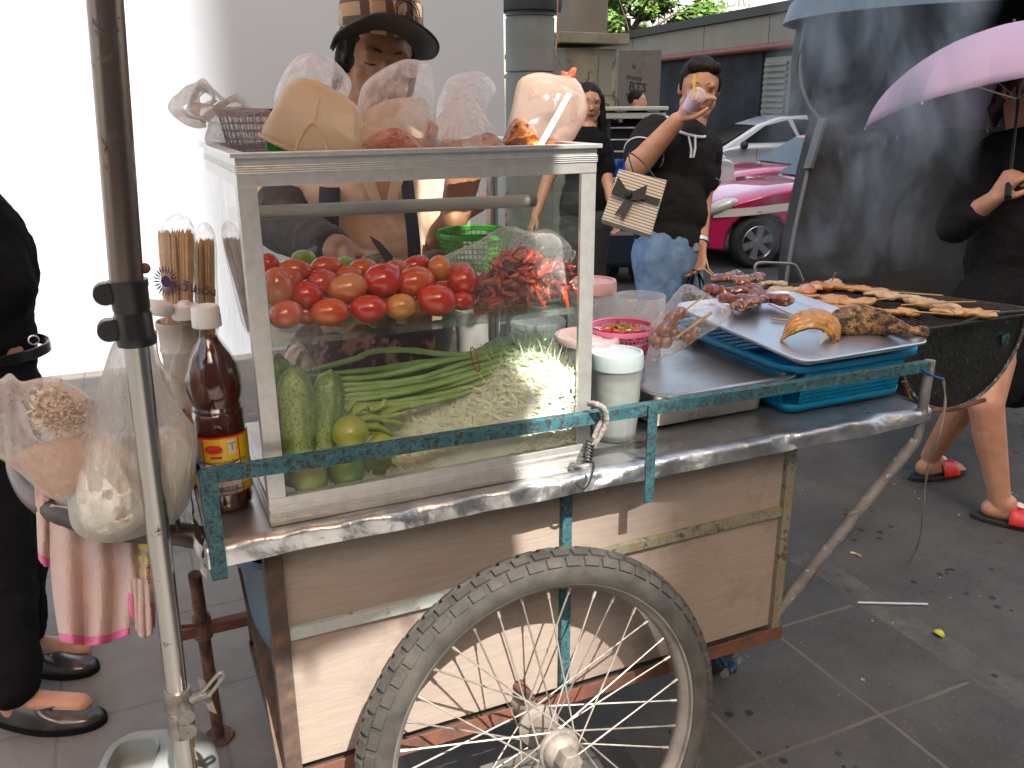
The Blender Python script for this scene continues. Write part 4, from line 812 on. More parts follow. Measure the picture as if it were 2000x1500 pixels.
# dried chilli bag on the shelf
D1=Dof(1010,540,.10); t=thing('chilli_bag','knotted clear plastic bag of dried red chillies on the glass shelf','bag of chillies',ay(1010,590,.10))
MC=[mat('chilli_a',(.34,.03,.012),.3,coat=.4,bump=.6,bscale=120),mat('chilli_b',(.44,.07,.02),.3,coat=.4,bump=.6,bscale=120),mat('chilli_c',(.22,.018,.01),.35,coat=.3,bump=.6,bscale=120)]
poly=[(925,600),(940,545),(985,500),(1040,490),(1090,510),(1105,560),(1095,580),(1000,600)]
def cpt(rr):
    for _ in range(99):
        u=rr.uniform(925,1108);v=rr.uniform(488,608)
        top=600-110*min(1,(u-915)/80)**.7 if u<1000 else 490+ (u-1000)*.28; bot=606-(u-925)*.16
        if top<v<bot: return ad(u,v,D1+rr.uniform(-.03,.05))
    return ad(1000,560,D1)
o=obj('dried_chillies',pods(MB(),cpt,520,.038,.0052,4),MC,t); o['kind']='stuff'
mb=pillow(MB(),[(915,612),(922,575),(880,520),(865,498),(930,470),(985,440),(1030,448),(1075,445),(1112,480),(1108,510),(1112,570),(1098,585),(1000,605)],D1,.062,.008,22,14,2); obj('film',mb,M_clear,t)
mb=pillow(MB(),[(1085,500),(1105,488),(1124,492),(1118,510),(1100,520),(1088,515)],D1-.01,.010,.003,80,6,5); obj('knot',mb,M_clear,t)
# ---- cabinet roof
ZRF=ZT-.022
def DR(u,Y): return Dof(u,290,Y)
M_film_w=film('white_film',(.92,.89,.86),.12,.6,.07,bump=1,bscale=30); 
M_film_p=film('peach_film',(.86,.62,.46),.40,.5,.15,stain=(.55,.17,.05),sr=(.60,.70),sscale=28)
M_film_c=film('oily_film',(.80,.66,.58),.20,.5,.08,stain=(.40,.13,.04),sr=(.60,.70),sscale=32)
M_sauce=mat('chilli_sauce',(.36,.09,.015),.25,coat=.7,var=(.45,.20,.03),vscale=60,dirt=(.12,.03,.01),dscale=90,dr=(.5,.6),bump=.8,bscale=120)
M_peach=mat('peach_liquid',(.72,.40,.20),.3,sss=.4,var=(.78,.50,.28),vscale=12)
dB=DR(480,.28); t=basket('blue_basket','dark blue mesh basket wrapped in a thin plastic bag on the cabinet roof',(ay(505,250,.27).x,.27,ZRF),.045,.058,.072,mat('navy_plastic',(.03,.04,.13),.4),ny=5,nx=34,zt0=.1,cat='basket')
d_=dB-.06; tb=thing('carrier_bag','thin crumpled carrier bag with looped handles around the blue basket','plastic bag',ad(470,285,d_))
mb=pillow(MB(),[(402,284),(408,240),(380,235),(360,225),(372,200),(430,205),(500,212),(535,222),(545,296),(470,296)],d_,.035,.006,40,10,7); obj('bag_body',mb,film('brownish_film',(.62,.55,.50),.30,.5,bump=1,bscale=45),tb)
for pts,ls in (([(400,238),(365,235),(345,215),(348,198),(370,185),(390,168),(410,172),(418,195),(400,205)],.004),([(400,236),(430,205),(465,190),(478,207),(470,215),(440,212)],.005),([(380,222),(383,190),(398,172),(420,180),(440,200)],.005)):
    q=smoothpts([ad(u,v,d_+.01*math.sin(u*.1)) for u,v in pts],5); mb=MB(); mb.tube(q,[.011+.002*math.sin(k*.7) for k in range(len(q))],12,flat=.25); warp(mb,lambda p:p+noise.noise_vector(p*60)*.003); obj('handle',mb,film('handle_film',(.85,.8,.75),.45,.5,bump=1,bscale=60,stretch=(1,1,.3)),tb)
D2=DR(610,.24); mb=pillow(MB(),[(535,225),(548,160),(575,118),(610,104),(650,115),(680,150),(684,175),(670,205),(640,235),(560,292)],D2,.05,.009,24,12,3); tag(obj('plastic_bag',mb,M_film_w),'puffed thin white bag behind the amber tub','plastic bag')
# amber tub
D3=DR(610,.10); t=thing('amber_tub','translucent amber plastic tub tipped on its side on the cabinet roof','plastic tub',ad(600,290,D3))
M_amber=film('amber_plastic',(.80,.66,.46),.84,.12,.3,bump=.05,bscale=8,glow=.6)
o_=[(508,264),(530,215),(548,178),(562,160),(582,151),(612,153),(640,166),(675,186),(698,205),(708,226),(709,250),(705,275),(703,300),(590,300),(560,290)]
o2=px_out(o_,3); mb=MB(); rng_=10; vd=ray(610,230).normalized(); k=len(o2); cx=sum(p[0] for p in o2)/k; cy_=sum(p[1] for p in o2)/k; vs=[];lay=[]
for ins,dd in ((.0,-.0),(.80,-.004),(.90,.0),(.975,.010),(1.0,.026),(1.0,.10),(.93,.118),(.8,.122),(0,.122)):
    lay.append([ad(cx+(u-cx)*ins,cy_+(v-cy_)*ins,D3-.02)+vd*dd for u,v in o2])
vs=[p for l in lay for p in l]; fs=[(i*k+j,i*k+(j+1)%k,(i+1)*k+(j+1)%k,(i+1)*k+j) for i in range(len(lay)-1) for j in range(k)]
mb.add(vs,fs); obj('wall',mb,M_amber,t,ang=70)
mb=MB(); mb.tube(smoothpts([ad(507,264,D3),ad(545,282,D3-.02),ad(592,302,D3-.01)]),.0035,8); obj('lip',mb,M_amber,t)
mb=MB(); q=smoothpts([ad(u,v,D3-.024) for u,v in ((575,300),(590,262),(610,240),(628,262),(642,302))]); mb.tube(q,.0022,8); mb.tube([ad(612,240,D3-.024),ad(622,200,D3-.025),ad(634,165,D3-.015)],.0010,6); obj('moulded_rib',mb,M_amber,t)
mb=MB(); 
for k in range(9): u=522+k*7; mb.tube([ad(u,272,D3+.02),ad(u+1,305,D3+.02)],.0028,6)
mb.prism([ad(522,270,D3+.025),ad(585,290,D3+.025),ad(585,310,D3+.025),ad(522,310,D3+.025)],vd*.02); tag(obj('green_tub',mb,mat('green_ribbed',(.03,.25,.04),.4)),'ribbed green plastic tub peeking from under the amber tub','plastic tub')
D4=DR(770,.14); t=thing('food_bag','big puffed clear bag with peach coloured contents, in the middle of the cabinet roof','plastic bag',ad(770,288,D4))
mb=pillow(MB(),[(702,295),(698,235),(702,190),(716,160),(745,140),(775,125),(800,118),(828,122),(842,128),(845,150),(850,190),(852,230),(842,296)],D4,.05,.008,26,14,9); obj('film',mb,M_film_w,t)
mb=pillow(MB(),[(708,296),(706,250),(720,215),(760,195),(800,190),(835,200),(838,296)],D4,.035,.004,20,10,4); obj('contents',mb,film('peach_fill',(.84,.64,.42),.38,.35,.2,glow=.6),t)
mb=pillow(MB(),[(828,296),(828,255),(838,240),(850,236),(855,255),(846,296)],D4+.0,.02,.004,40,8,4); obj('sauce',mb,M_sauce,t)
D5=DR(765,.07); t=thing('food_bag','small flat bag of red curry tied low behind the rim, below the big puffed bag','plastic bag',ad(765,292,D5))
mb=pillow(MB(),[(704,300),(712,278),(735,262),(765,250),(790,256),(815,270),(832,300)],D5,.028,.006,45,10,12); obj('film',mb,film('curry_film',(.75,.35,.25),.35,.5,.06,stain=(.40,.06,.02),sr=(.5,.6),sscale=30,bump=.9),t)
mb=pillow(MB(),[(708,300),(718,284),(765,262),(812,280),(826,300)],D5,.018,.004,45,8,2); obj('curry',mb,M_sauce,t)
D6=DR(890,.22); mb=pillow(MB(),[(850,296),(850,215),(862,180),(880,152),(930,138),(955,150),(968,175),(950,215),(940,296)],D6,.04,.006,22,12,14); tag(obj('plastic_bag',mb,film('speckled_film',(.9,.9,.9),.16,.5,.06,stain=(.1,.06,.04),sr=(.70,.76),sscale=60)),'clear speckled bag standing behind the pointed bag','plastic bag')
mb=MB(); mb.tube([ad(935,133,D6),ad(962,178,D6)],.003,6,flat=.3); mb.tube([ad(935,133,D6),ad(885,150,D6)],.001,5); 
D7=DR(905,.10); t=thing('food_bag','pointed pyramid shaped clear bag stained with brown sauce','plastic bag',ad(905,290,D7))
def facet(mb,pts,D,dd): mb.add([ad(u,v,D+d) for (u,v),d in zip(pts,dd)],[(0,1,2)] if len(pts)==3 else [(0,1,2,3)])
P_=[(912,158),(830,262),(845,292),(985,284),(940,215),(900,292),(948,238)]
Dd=[0,-.02,-.01,.01,.02,-.055,.0]
mb=MB()
def tri(a,b,c,n=10):
    A,B,C=[ad(*P_[i],D7+Dd[i]) for i in (a,b,c)]
    vs=[];idx={}
    for i in range(n+1):
        for j in range(n+1-i): 
            p=A+(B-A)*(i/n)+(C-A)*(j/n); 
            p=p+noise.noise_vector(p*45)*.0035; idx[i,j]=len(vs); vs.append(p)
    fs=[(idx[i,j],idx[i+1,j],idx[i,j+1]) for i in range(n) for j in range(n-i)]+[(idx[i+1,j],idx[i+1,j+1],idx[i,j+1]) for i in range(n-1) for j in range(n-1-i)]
    mb.add(vs,fs)
tri(0,1,5);tri(0,5,6);tri(0,6,4);tri(4,6,3);tri(6,5,3);tri(1,2,5); obj('film',mb,M_film_c,t)
mb=MB(); mb.tube([ad(912,157,D7-.003),ad(870,211,D7-.014),ad(830,262,D7-.023)],.0014,6); obj('sealed_edge',mb,M_film_w,t)
mb=pillow(MB(),[(858,298),(868,275),(905,270),(950,258),(975,270),(984,298)],D7+.0,.02,.004,45,8,8); obj('sauce',mb,film('sauce_film',(.62,.34,.24),.6,.3,.15,stain=(.3,.08,.03),sr=(.45,.6),sscale=35),t)
D8=DR(1065,.15); t=thing('food_bag','plump bag with orange sauce and red knot, rightmost on the cabinet roof','plastic bag',ad(1065,286,D8))
mb=pillow(MB(),[(984,284),(990,250),(1002,200),(1012,160),(1032,146),(1060,142),(1090,148),(1112,146),(1134,166),(1146,200),(1146,225),(1132,255),(1108,285),(1050,290)],D8,.055,.004,14,14,16,sm=2); obj('film',mb,film('orange_film',(.84,.64,.52),.24,.5,.08,stain=(.45,.15,.05),sr=(.66,.74),sscale=40,bump=.5,bscale=16),t)
mb=pillow(MB(),[(986,290),(988,262),(1000,240),(1015,232),(1035,240),(1050,262),(1060,292)],D8-.028,.028,.007,45,10,6); obj('sauce',mb,M_sauce,t)
mb=pillow(MB(),[(1040,296),(1060,272),(1110,276),(1125,296)],D8-.01,.03,.003,30,8,6); obj('sauce',mb,film('thin_sauce',(.7,.28,.12),.5,.3,glow=.5),t)
mb=MB(); mb.prism([ad(1108,181,D8-.053),ad(1117,184,D8-.053),ad(1062,284,D8-.062),ad(1050,282,D8-.062)],vd*.001); obj('fold',mb,mat('white_fold',(.78,.78,.78),.3),t,smooth=False)
mb=pillow(MB(),[(1098,148),(1096,138),(1108,142),(1118,132),(1126,134),(1122,150),(1110,154)],D8-.01,.008,.002,80,6,6); obj('knot',mb,film('red_knot',(.75,.22,.10),.6,.3),t)
q=smoothpts([ad(u,v,D8+.03) for u,v in ((1090,-60),(1089,0),(1088,72),(1085,95),(1086,120),(1084,150))]); mb=MB(); mb.tube(q,.0016,6); mb.tube([ad(1084,68,D8+.03),ad(1090,72,D8+.03),ad(1088,80,D8+.03)],.002,6); tag(obj('hanging_wire',mb,M_rust),'thin rusty wire hanging down to the right hand bag','wire')
# ---- tubs beside the cabinet
M_tub=film('cloudy_plastic',(.74,.78,.78),.42,.4,.25,bump=.05,bscale=10,glow=.5)
M_tubc=film('clear_tub',(.85,.85,.86),.26,.5,.15,bump=.05,bscale=10)
M_lidp=mat('pink_lid',(.66,.42,.43),.35,sss=.15); M_lidb=mat('pale_blue_lid',(.50,.62,.64),.3,sss=.2)
def tub(name,label,u,vb,vt,rp,Y,body,lid=None,fill=None,lidh=.014,taper=.88,ribs=False,z0=None):
    p=ay(u,vb,Y); zt=ay(u,vt,Y).z; s=Dof(u,vt,Y)/FPX; r=rp*s; z0=TZ if z0 is None else z0; h=zt-z0
    t=thing(name,label,'food tub',(p.x,Y,z0)); c=(p.x,Y,z0)
    pr=[(.001,.002),(r*taper*.92,.002),(r*taper,.008)]+([(r*(taper+(1-taper)*k/6)+(.0015 if k%2 else 0),h*(.1+.82*k/6)) for k in range(7)] if not ribs else [(r*.97,h*.75),(r,h*.78),(r*.985,h*.8),(r,h*.83),(r*.985,h*.86),(r,h*.9)])+[(r,h),(r*.97,h),(r*.96,h*.9),(r*taper*.95,.012),(.001,.006)]
    mb=MB(); mb.lathe(pr,56,c); obj('body',mb,body,t)
    if lid: mb=MB(); mb.lathe([(r*1.01,h-lidh),(r*1.05,h-lidh),(r*1.06,h-lidh*.3),(r*1.02,h+.001),(r*.93,h+.001),(r*.91,h-.003),(r*.5,h-.003),(r*.48,h-.001),(.001,h-.001)],56,c); obj('lid',mb,lid,t)
    if fill: 
        m_,f=fill; mb=MB(); mb.lathe([(.001,.01),(r*taper*.9,.01),(r*(taper+(1-taper)*f)*.93,h*f),(.001,h*f)],40,c); obj('contents',mb,m_,t)
    return t,p,r,h
M_slop=mat('murky_water',(.42,.50,.46),.2,var=(.5,.55,.5),vscale=30,coat=.5)
tub('lidded_jar','cloudy jar with pale blue lid standing beside the cabinet behind the rail',1199,870,688,50,.10,M_tub,M_lidb,(M_slop,.72),lidh=.026,taper=.86)
tub('food_tub','tub with dusty pink lid behind the jar with the pale blue lid',1143,860,654,62,.20,M_tub,M_lidp,lidh=.012)
tub('food_tub','tall tub with deep pink rimmed lid behind the right corner of the cabinet',1150,780,548,47,.36,M_tubc,M_lidp,(M_slop,.45),lidh=.022)
tub('food_tub','open cloudy ribbed tub behind the pink basket',1241,780,578,51,.33,M_tubc,None,(M_slop,.3),ribs=True)
tub('food_tub','squat cloudy tub seen through the cabinet below the glass shelf',1050,780,625,52,.46,M_tub,M_tub,lidh=.01)
pq=ay(1216,636,.20); M_pinkp=mat('pink_plastic',(.68,.17,.33),.35,sss=.1); rb=66*Dof(1216,640,.2)/FPX
basket('pink_basket','pink round mesh basket of fresh red chillies',(pq.x,.20,pq.z-.075),rb*.62,rb*.95,.075,M_pinkp,ny=6,nx=46,zt0=.12,rimw=.005)
mb=pods(MB(),lambda rr:(lambda a,q:Vector((pq.x+q*math.cos(a)*rb*.80,.20+q*math.sin(a)*rb*.80,pq.z-.024+.016*(1-q*q)+rr.uniform(-.006,.004))))(rr.uniform(0,6.28),rr.random()**.5),320,.028,.0034,5,4); tag(obj('red_chillies',mb,[mat('fresh_red',(.50,.015,.012),.2,coat=.6),mat('fresh_red_b',(.56,.05,.015),.2,coat=.6),mat('fresh_red_c',(.40,.01,.01),.2,coat=.6),mat('fresh_green',(.22,.28,.03),.3)]),'heap of small fresh red chillies in the pink basket','chillies',kind='stuff')
mb=MB(); mb.lathe([(.001,0),(rb*.7,0),(rb*.72,.004),(rb*.72,pq.z-.078-TZ),(.001,pq.z-.078-TZ)],40,(pq.x,.20,TZ)); tag(obj('food_tub',mb,M_tub),'cloudy tub under the pink chilli basket','food tub')
# ---- steel pan, trays
def rrect(x0,x1,y0,y1,r,n=6):
    out=[]
    for cx,cy_,a0 in ((x1-r,y1-r,0),(x0+r,y1-r,90),(x0+r,y0+r,180),(x1-r,y0+r,270)):
        for k in range(n+1): a=R(a0+90*k/n); out.append((cx+r*math.cos(a),cy_+r*math.sin(a)))
    return out
def tray(name,label,x0,x1,y0,y1,h,z,m,rim=.012,r=.03,inset=.008,M_=None,th=.0012,cat='tray'):
    L=[]; 
    for ins,zz in ((rim*-1,h-.004),(-rim,h-.001),(-rim*.6,h),(-.002,h-.0003),(0.0,h-.001),(inset*.8,.005),(inset+.004,.0012),(inset+.02,0),( min(x1-x0,y1-y0)*.42,0.0)):
        L.append([Vector((x,y,zz)) for x,y in rrect(x0+ins,x1-ins,y0+ins,y1-ins,max(.004,r-ins))])
    k=len(L[0]); c=Vector(((x0+x1)/2,(y0+y1)/2,0)); M_=M_ or Matrix.Identity(3)
    vs=[c+Vector((0,0,z))+M_@(p-c) for l in L for p in l]; fs=[(i*k+j,i*k+(j+1)%k,(i+1)*k+(j+1)%k,(i+1)*k+j) for i in range(len(L)-1) for j in range(k)]+[tuple((len(L)-1)*k+j for j in range(k))]
    mb=MB(); mb.add(vs,fs); o=obj(name,mb,m,solid=th,ang=50); tag(o,label,cat); return o
M_pan=mat('pan_steel',(.72,.70,.67),.35,1,var=(.58,.56,.53),vscale=9,rvar=.1,bump=.05,bscale=60)
px0=az(1278,842,TZ).x; px1=az(1492,806,TZ).x; py0=az(1278,842,TZ).y
o=tray('deep_pan','deep rectangular stainless pan standing on the cart table behind the rail',px0-.005,px1+.01,py0-.004,py0+.25,.072,TZ+.002,M_pan,rim=.006,r=.02,inset=.012,cat='pan')
c1=az(1326,776,.852); c2=az(1577,736,.852); c4=az(1354,673,.852); c3=az(1253,750,.852)
o=tray('steel_tray','empty shallow steel tray with stains resting on the deep pan',c3.x-.01,c2.x-.012,c1.y+.012,c4.y+.02,.014,.842,mat('tray_steel',(.68,.65,.62),.36,1,var=(.52,.49,.46),vscale=8,rvar=.1,dirt=(.05,.035,.025),dscale=16,dr=(.68,.72)),rim=.012,r=.035)
# blue basket
M_blue=mat('blue_plastic',(.0,.34,.68),.35,sss=.05)
bx0=az(1520,802,TZ).x+.0; bx1=az(1754,769,TZ).x; by0=az(1570,805,TZ).y
t=thing('blue_crate','bright blue rectangular mesh basket on the right end of the cart','basket',((bx0+bx1)/2,by0+.17,TZ))
bh=.100
def bw(x0,x1,y0,y1,z,e): return rrect(x0-e,x1+e,y0-e,y1+e,.025+e,6)
y1b=by0+.36; mb=MB()
def loop(z): e=.018*z/bh; return [Vector((x,y,TZ+.003+z)) for x,y in bw(bx0,bx1,by0,y1b,z,e)]
L=[loop(z) for z in (0,.016)]+[]; k=len(L[0]); fs=lambda n,o=0:[(i*k+j,i*k+(j+1)%k,(i+1)*k+(j+1)%k,(i+1)*k+j) for i in range(n-1) for j in range(k)]
mb.add([p for l in L for p in l],fs(2)); mb.add([p for p in L[0]],[tuple(range(k))]); L=[loop(z) for z in (.082,.094)]; mb.add([p for l in L for p in l],fs(2))
L=[[Vector((x,y,TZ+.003+z)) for x,y in bw(bx0,bx1,by0,y1b,z,.018*z/bh+e)] for z,e in ((.094,0),(.100,.002),(.100,.012),(.090,.014))]; mb.add([p for l in L for p in l],fs(4)); obj('shell',mb,M_blue,t,solid=.002)
mb=MB(); 
def wall(n,f0,f1):
    for j in range(n+1):
        a=f0(j/n); b=f1(j/n); mb.bar(a,b,.0022,.002)
for (sx,sy,ex,ey,n,ax_) in ((bx0+.02,by0,bx1-.02,by0,44,'x'),(bx0,by0+.02,bx0,y1b-.02,52,'y'),(bx1,by0+.02,bx1,y1b-.02,52,'y'),(bx0+.02,y1b,bx1-.02,y1b,44,'x')):
    out=Vector((0,-1,0)) if sy==ey and sy==by0 else Vector((0,1,0)) if sy==ey else Vector((-1,0,0)) if sx==bx0 else Vector((1,0,0))
    A=Vector((sx,sy,TZ+.003)); B=Vector((ex,ey,TZ+.003))
    pt=lambda u,z:A+(B-A)*u+Vector((0,0,z))+out*(.018*z/bh)
    for j in range(n+1): u=j/n; mb.bar(pt(u,.014),pt(u,.084),.0026,.0022,up=out)
    for z in (.022,.031,.040,.049,.058,.067,.076): mb.bar(pt(0,z),pt(1,z),.0035,.0018)
obj('mesh_wall',mb,M_blue,t,smooth=False)
mb=MB(); zz=TZ+.106
mb.prism([Vector((x,y,zz)) for x,y in rrect(bx0+.03,bx1+.018,by0-.016,y1b,.025)],(0,0,.016)); tag(obj('pink_board',mb,mat('pale_pink_plastic',(.62,.42,.42),.5,var=(.5,.36,.34),vscale=6,dirt=(.3,.22,.15),dscale=12,dr=(.6,.7)),bevel=.004,ang=30),'pale pink plastic board laid across the blue basket','board')
# big tray on top, tilted a little
zt=.898; tA=az(1568,700,.905); tB=az(1819,664,.905); tF=az(1499,572,.925)
x0=tA.x; x1=tB.x; y0=(tA.y+tB.y)/2; y1=tF.y; Mt=Euler((R(3.2),R(-.4),0)).to_matrix()
M_bt=mat('big_tray_metal',(.80,.80,.80),.33,1,var=(.70,.70,.70),vscale=7,rvar=.08,dirt=(.1,.07,.05),dscale=22,dr=(.69,.73))
tray('meat_tray','large shallow aluminium tray holding grilled meat and a fish',x0,x1,y0,y1,.016,zt,M_bt,rim=.006,r=.03,M_=Mt)
def ont(u,v,dz=0): # point on tray floor
    n=Mt@Vector((0,0,1)); c=Vector(((x0+x1)/2,(y0+y1)/2,zt+.002)); d=ray(u,v); t=(c-CAM).dot(n)/d.dot(n); return CAM+d*t+n*dz
# liver skewers
M_liver=mat('glazed_liver',(.17,.035,.018),.16,coat=.8,var=(.09,.015,.008),vscale=60,bump=.5,bscale=80); M_liver2=mat('glazed_liver_b',(.26,.07,.02),.16,coat=.8,var=(.12,.03,.012),vscale=60,bump=.5,bscale=80)
M_stick=mat('bamboo',(.52,.34,.13),.6,var=(.42,.25,.09),vscale=60,stretch=(.2,.2,1))
def skewer(name,label,cat,pts,rp,m,stick=None,lumps=9,seed=0,dz=.018,grp=None,vox=.0028,place=None,flat_=1.0):
    rr=random.Random(seed); place=place or (lambda u,v,z:ont(u,v,z)); q=[place(u,v,dz) for u,v in pts]; q=smoothpts(q,5)
    t=thing(name,label,cat,q[0],grp); fl_=Flesh(); s=1.55/FPX
    for k in range(lumps):
        f=k/(max(1,lumps-1))*(len(q)-1); i=min(int(f),len(q)-2); p=q[i]+(q[i+1]-q[i])*(f-i); r=rp*s*rr.uniform(.8,1.25); dv_=(q[i+1]-q[i]).normalized(); d=Vector((rr.gauss(0,1),rr.gauss(0,1),rr.gauss(0,.4)))*r*.25
        Mq_=Matrix((dv_,Vector((0,0,1)).cross(dv_).normalized(),dv_.cross(Vector((0,0,1)).cross(dv_)).normalized())).transposed()@Euler((rr.uniform(-.4,.4),rr.uniform(-.25,.25),rr.uniform(-.5,.5))).to_matrix()
        fl_.ell(p+d,(r*rr.uniform(1.2,2.0)*flat_,r*rr.uniform(.9,1.35)*flat_,r*rr.uniform(.6,.95)),Mq_,14,9,fn=rough_fn(r*.3,.9/r,k+seed))
    fuse('meat',fl_,m,t,vox,2,disp=(.003,.012))
    if stick: mb=MB(); mb.tube([place(u,v,z) for u,v,z in stick],.0016,6); obj('stick',mb,M_stick,t)
    return t
G1='glazed meat skewers piled on the big tray'
for i,(pts,st,m_) in enumerate((([(1392,562),(1430,555),(1452,566)],[(1374,536,.05),(1382,548,.03),(1400,560,.02)],M_liver),([(1388,582),(1425,588),(1465,584)],None,M_liver),([(1408,572),(1445,578),(1482,570)],[(1370,545,.03),(1410,570,.02)],M_liver2),([(1412,600),(1450,604),(1484,594)],None,M_liver),([(1436,616),(1462,612),(1488,604)],None,M_liver2),([(1480,596),(1508,600),(1528,606)],[(1500,604,.012),(1560,630,.01),(1600,640,.01)],M_liver2))):
    skewer('meat_skewer',['glazed dark liver skewer at the top left of the pile','glazed liver skewer at the left edge of the pile','glazed red brown meat skewer in the middle of the pile','dark glazed skewer low in the pile','glazed skewer at the bottom of the pile nearest the tray edge','short glazed skewer at the right tip of the pile'][i],'meat skewer',pts,15.5,m_,st,7,i*5+1,dz=.022 if i!=2 else .036,grp=G1)
mb=MB()
a_=ont(1505,626,.004);b_=ont(1580,634,.006); mb.tube([a_,b_],.0018,6); tag(obj('bamboo_stick',mb,M_stick),'loose bamboo stick end poking from under the fish','stick')
# fish
t=thing('grilled_fish','charred brown grilled fish lying on the big tray','grilled fish',ont(1700,650))
M_fish=mat('charred_fish',(.15,.085,.035),.45,var=(.38,.23,.09),vscale=55,vr=(.5,.62),dirt=(.035,.024,.018),dscale=70,dr=(.48,.56),bump=1,bscale=120,bdist=.004)
fl_=Flesh(); fp_=[(1625,652),(1648,648),(1680,645),(1715,650),(1750,660),(1778,666),(1797,669)]; fr_=[.020,.031,.033,.027,.016,.008,.014]
q=[ont(u,v,.022) for u,v in fp_]; sd=Vector((.3,.9,.25))
for i in range(6): fl_.cone(q[i],q[i+1],fr_[i],fr_[i+1],flat=.55,side=Vector((.1,.6,.8)))
fuse('body',fl_,M_fish,t,.003,2,disp=(.006,.008))
# curled orange slab
t=thing('grilled_fish_piece','curled orange yellow grilled fish piece arched in front of the fish','grilled fish',ont(1580,650))
Dt_=(ont(1580,662)-CAM).dot(FW)
cA=smoothpts([ad(u,v,Dt_+d) for u,v,d in ((1536,642,.015),(1550,618,.022),(1575,608,.03),(1605,608,.032),(1630,620,.03),(1640,640,.022),(1636,664,.012))],6)
cB=smoothpts([ad(u,v,Dt_+d) for u,v,d in ((1524,668,-.012),(1540,655,-.018),(1562,646,-.02),(1588,640,-.02),(1608,646,-.016),(1620,656,-.012),(1626,674,-.006))],6)
def slab(u,v):
    i=min(int(round(u*(len(cA)-1))),len(cA)-1); p=cA[i].lerp(cB[i],v); nr=Vector((-.3,-.6,.7)).normalized()
    return p+nr*(.010*math.sin(v*PI)+.0012*math.sin(v*30+u*4))+noise.noise_vector(p*120)*.0016
mb=MB(); mb.grid(slab,len(cA)-1,22); obj('flesh',mb,mat('orange_flesh',(.50,.22,.03),.35,var=(.32,.20,.05),vscale=60,stretch=(1,.5,1),dirt=(.07,.04,.015),dscale=50,dr=(.56,.66),coat=.4,bump=.5,bscale=120),t,solid=.007)
mb=MB(); a_=ont(1612,662,.02);b_=ont(1600,676,.003); mb.tube([a_,(a_+b_)/2+Vector((.003,0,0)),b_],[.004,.006,.0015],8,flat=.3); obj('bone',mb,mat('bone',(.35,.33,.27),.4),t)
# ---- grill
gx0=1.315; gxc=1.512; gy0=.085; gy1=.70; gzr=.893; gr=.20
t=thing('charcoal_grill','sooty half drum charcoal grill hooked to the right end of the cart','grill',(gxc,.4,gzr-gr))
M_soot=mat('soot',(.010,.0105,.010),.42,.2,var=(.02,.02,.019),vscale=30,dirt=(.28,.30,.29),dscale=75,dr=(.64,.70),bump=1,bscale=90,bdist=.004,detail=8)
mb=MB(); n=36
gNL=Vector((gx0,gy0,0)); gFL=az(1432,541,gzr); gNR=Vector((1.735,gy0,0)); gFR=az(1600,549,gzr)
def xl(y): return gx0+(gFL.x-gx0)*(y-gy0)/(gFL.y-gy0)
def xr(y): return 1.735+(gFR.x-1.735)*(y-gy0)/(gFR.y-gy0)
gy1=min(gFL.y,gFR.y)
def dp(a,y,k=1.0):
    c=(xl(y)+xr(y))/2; r=(xr(y)-xl(y))/2*.955; return Vector((c-.004+r*k*math.cos(a),y,gzr-.012-gr*k*.98*math.sin(a)))
mb.grid(lambda u,v:dp(PI*u,gy0+.03+(gy1-gy0-.03)*v),n,8); obj('drum',mb,M_soot,t,solid=.003)
for y in (gy0+.03,gy1): mb=MB(); mb.prism([dp(PI*k/n,y,.995) for k in range(n+1)],(0,.004,0)); obj('end_plate',mb,M_soot,t,smooth=False)
mb=MB(); mb.tube([dp(PI*k/n,gy0+.028,1.005) for k in range(n+1)],.004,8); obj('rim_bead',mb,mat('ashy_bead',(.06,.06,.06),.7,dirt=(.35,.36,.36),dscale=90,dr=(.52,.6),bump=.5),t)
tq=mat('turquoise_patch',(.01,.22,.22),.5,dirt=(.015,.015,.015),dscale=70,dr=(.42,.52)); mb=MB(); pc=ay(1962,665,gy0+.0285)
mb.prism([pc+Vector((.012*math.cos(a)*(1+.3*math.sin(3*a)),-.001,.022*math.sin(a)*(1+.3*math.cos(2*a)))) for a in [k*PI/8 for k in range(16)]],(0,-.0008,0)); obj('paint_patch',mb,tq,t,smooth=False)
mb=MB(); mb.tube([ay(1765,745,gy0),ay(1775,775,gy0),ay(1795,803,gy0),ay(1860,800,gy0),ay(1923,781,gy0)],.005,8); obj('bracket_rod',mb,M_rust,t)
mb=MB(); mb.grid(lambda u,v:(lambda y:Vector((xl(y)+.03+(xr(y)-xl(y)-.06)*u,y,gzr-.06+.012*noise.noise(Vector((u*14,v*22,1)))+.008*noise.noise(Vector((u*50,v*70,1))))))(gy0+.05+(gy1-gy0-.07)*v),60,90); obj('charcoal',mb,mat('coals',(.02,.018,.017),.9,dirt=(.25,.24,.23),dscale=40,dr=(.5,.6),bump=1),t)
M_grate=mat('grate_iron',(.035,.03,.028),.45,.6,var=(.07,.055,.045),vscale=60)
gt=thing('grill_grate','blackened wire grate with looped handles lying across the grill','grill grate',(gxc,.4,gzr))
mb=MB(); nb=24
for k in range(nb+1):
    f=k/nb; mb.tube([(xl(gy0)+(xr(gy0)-xl(gy0))*f,gy0-.008,gzr),(xl(gy1)+(xr(gy1)-xl(gy1))*f,gy1,gzr)],.0020,6)
for y in (gy0,.28,.46,gy1): mb.tube([(xl(y),y,gzr-.004),(xr(y),y,gzr-.004)],.0032,6)
obj('bars',mb,M_grate,gt)
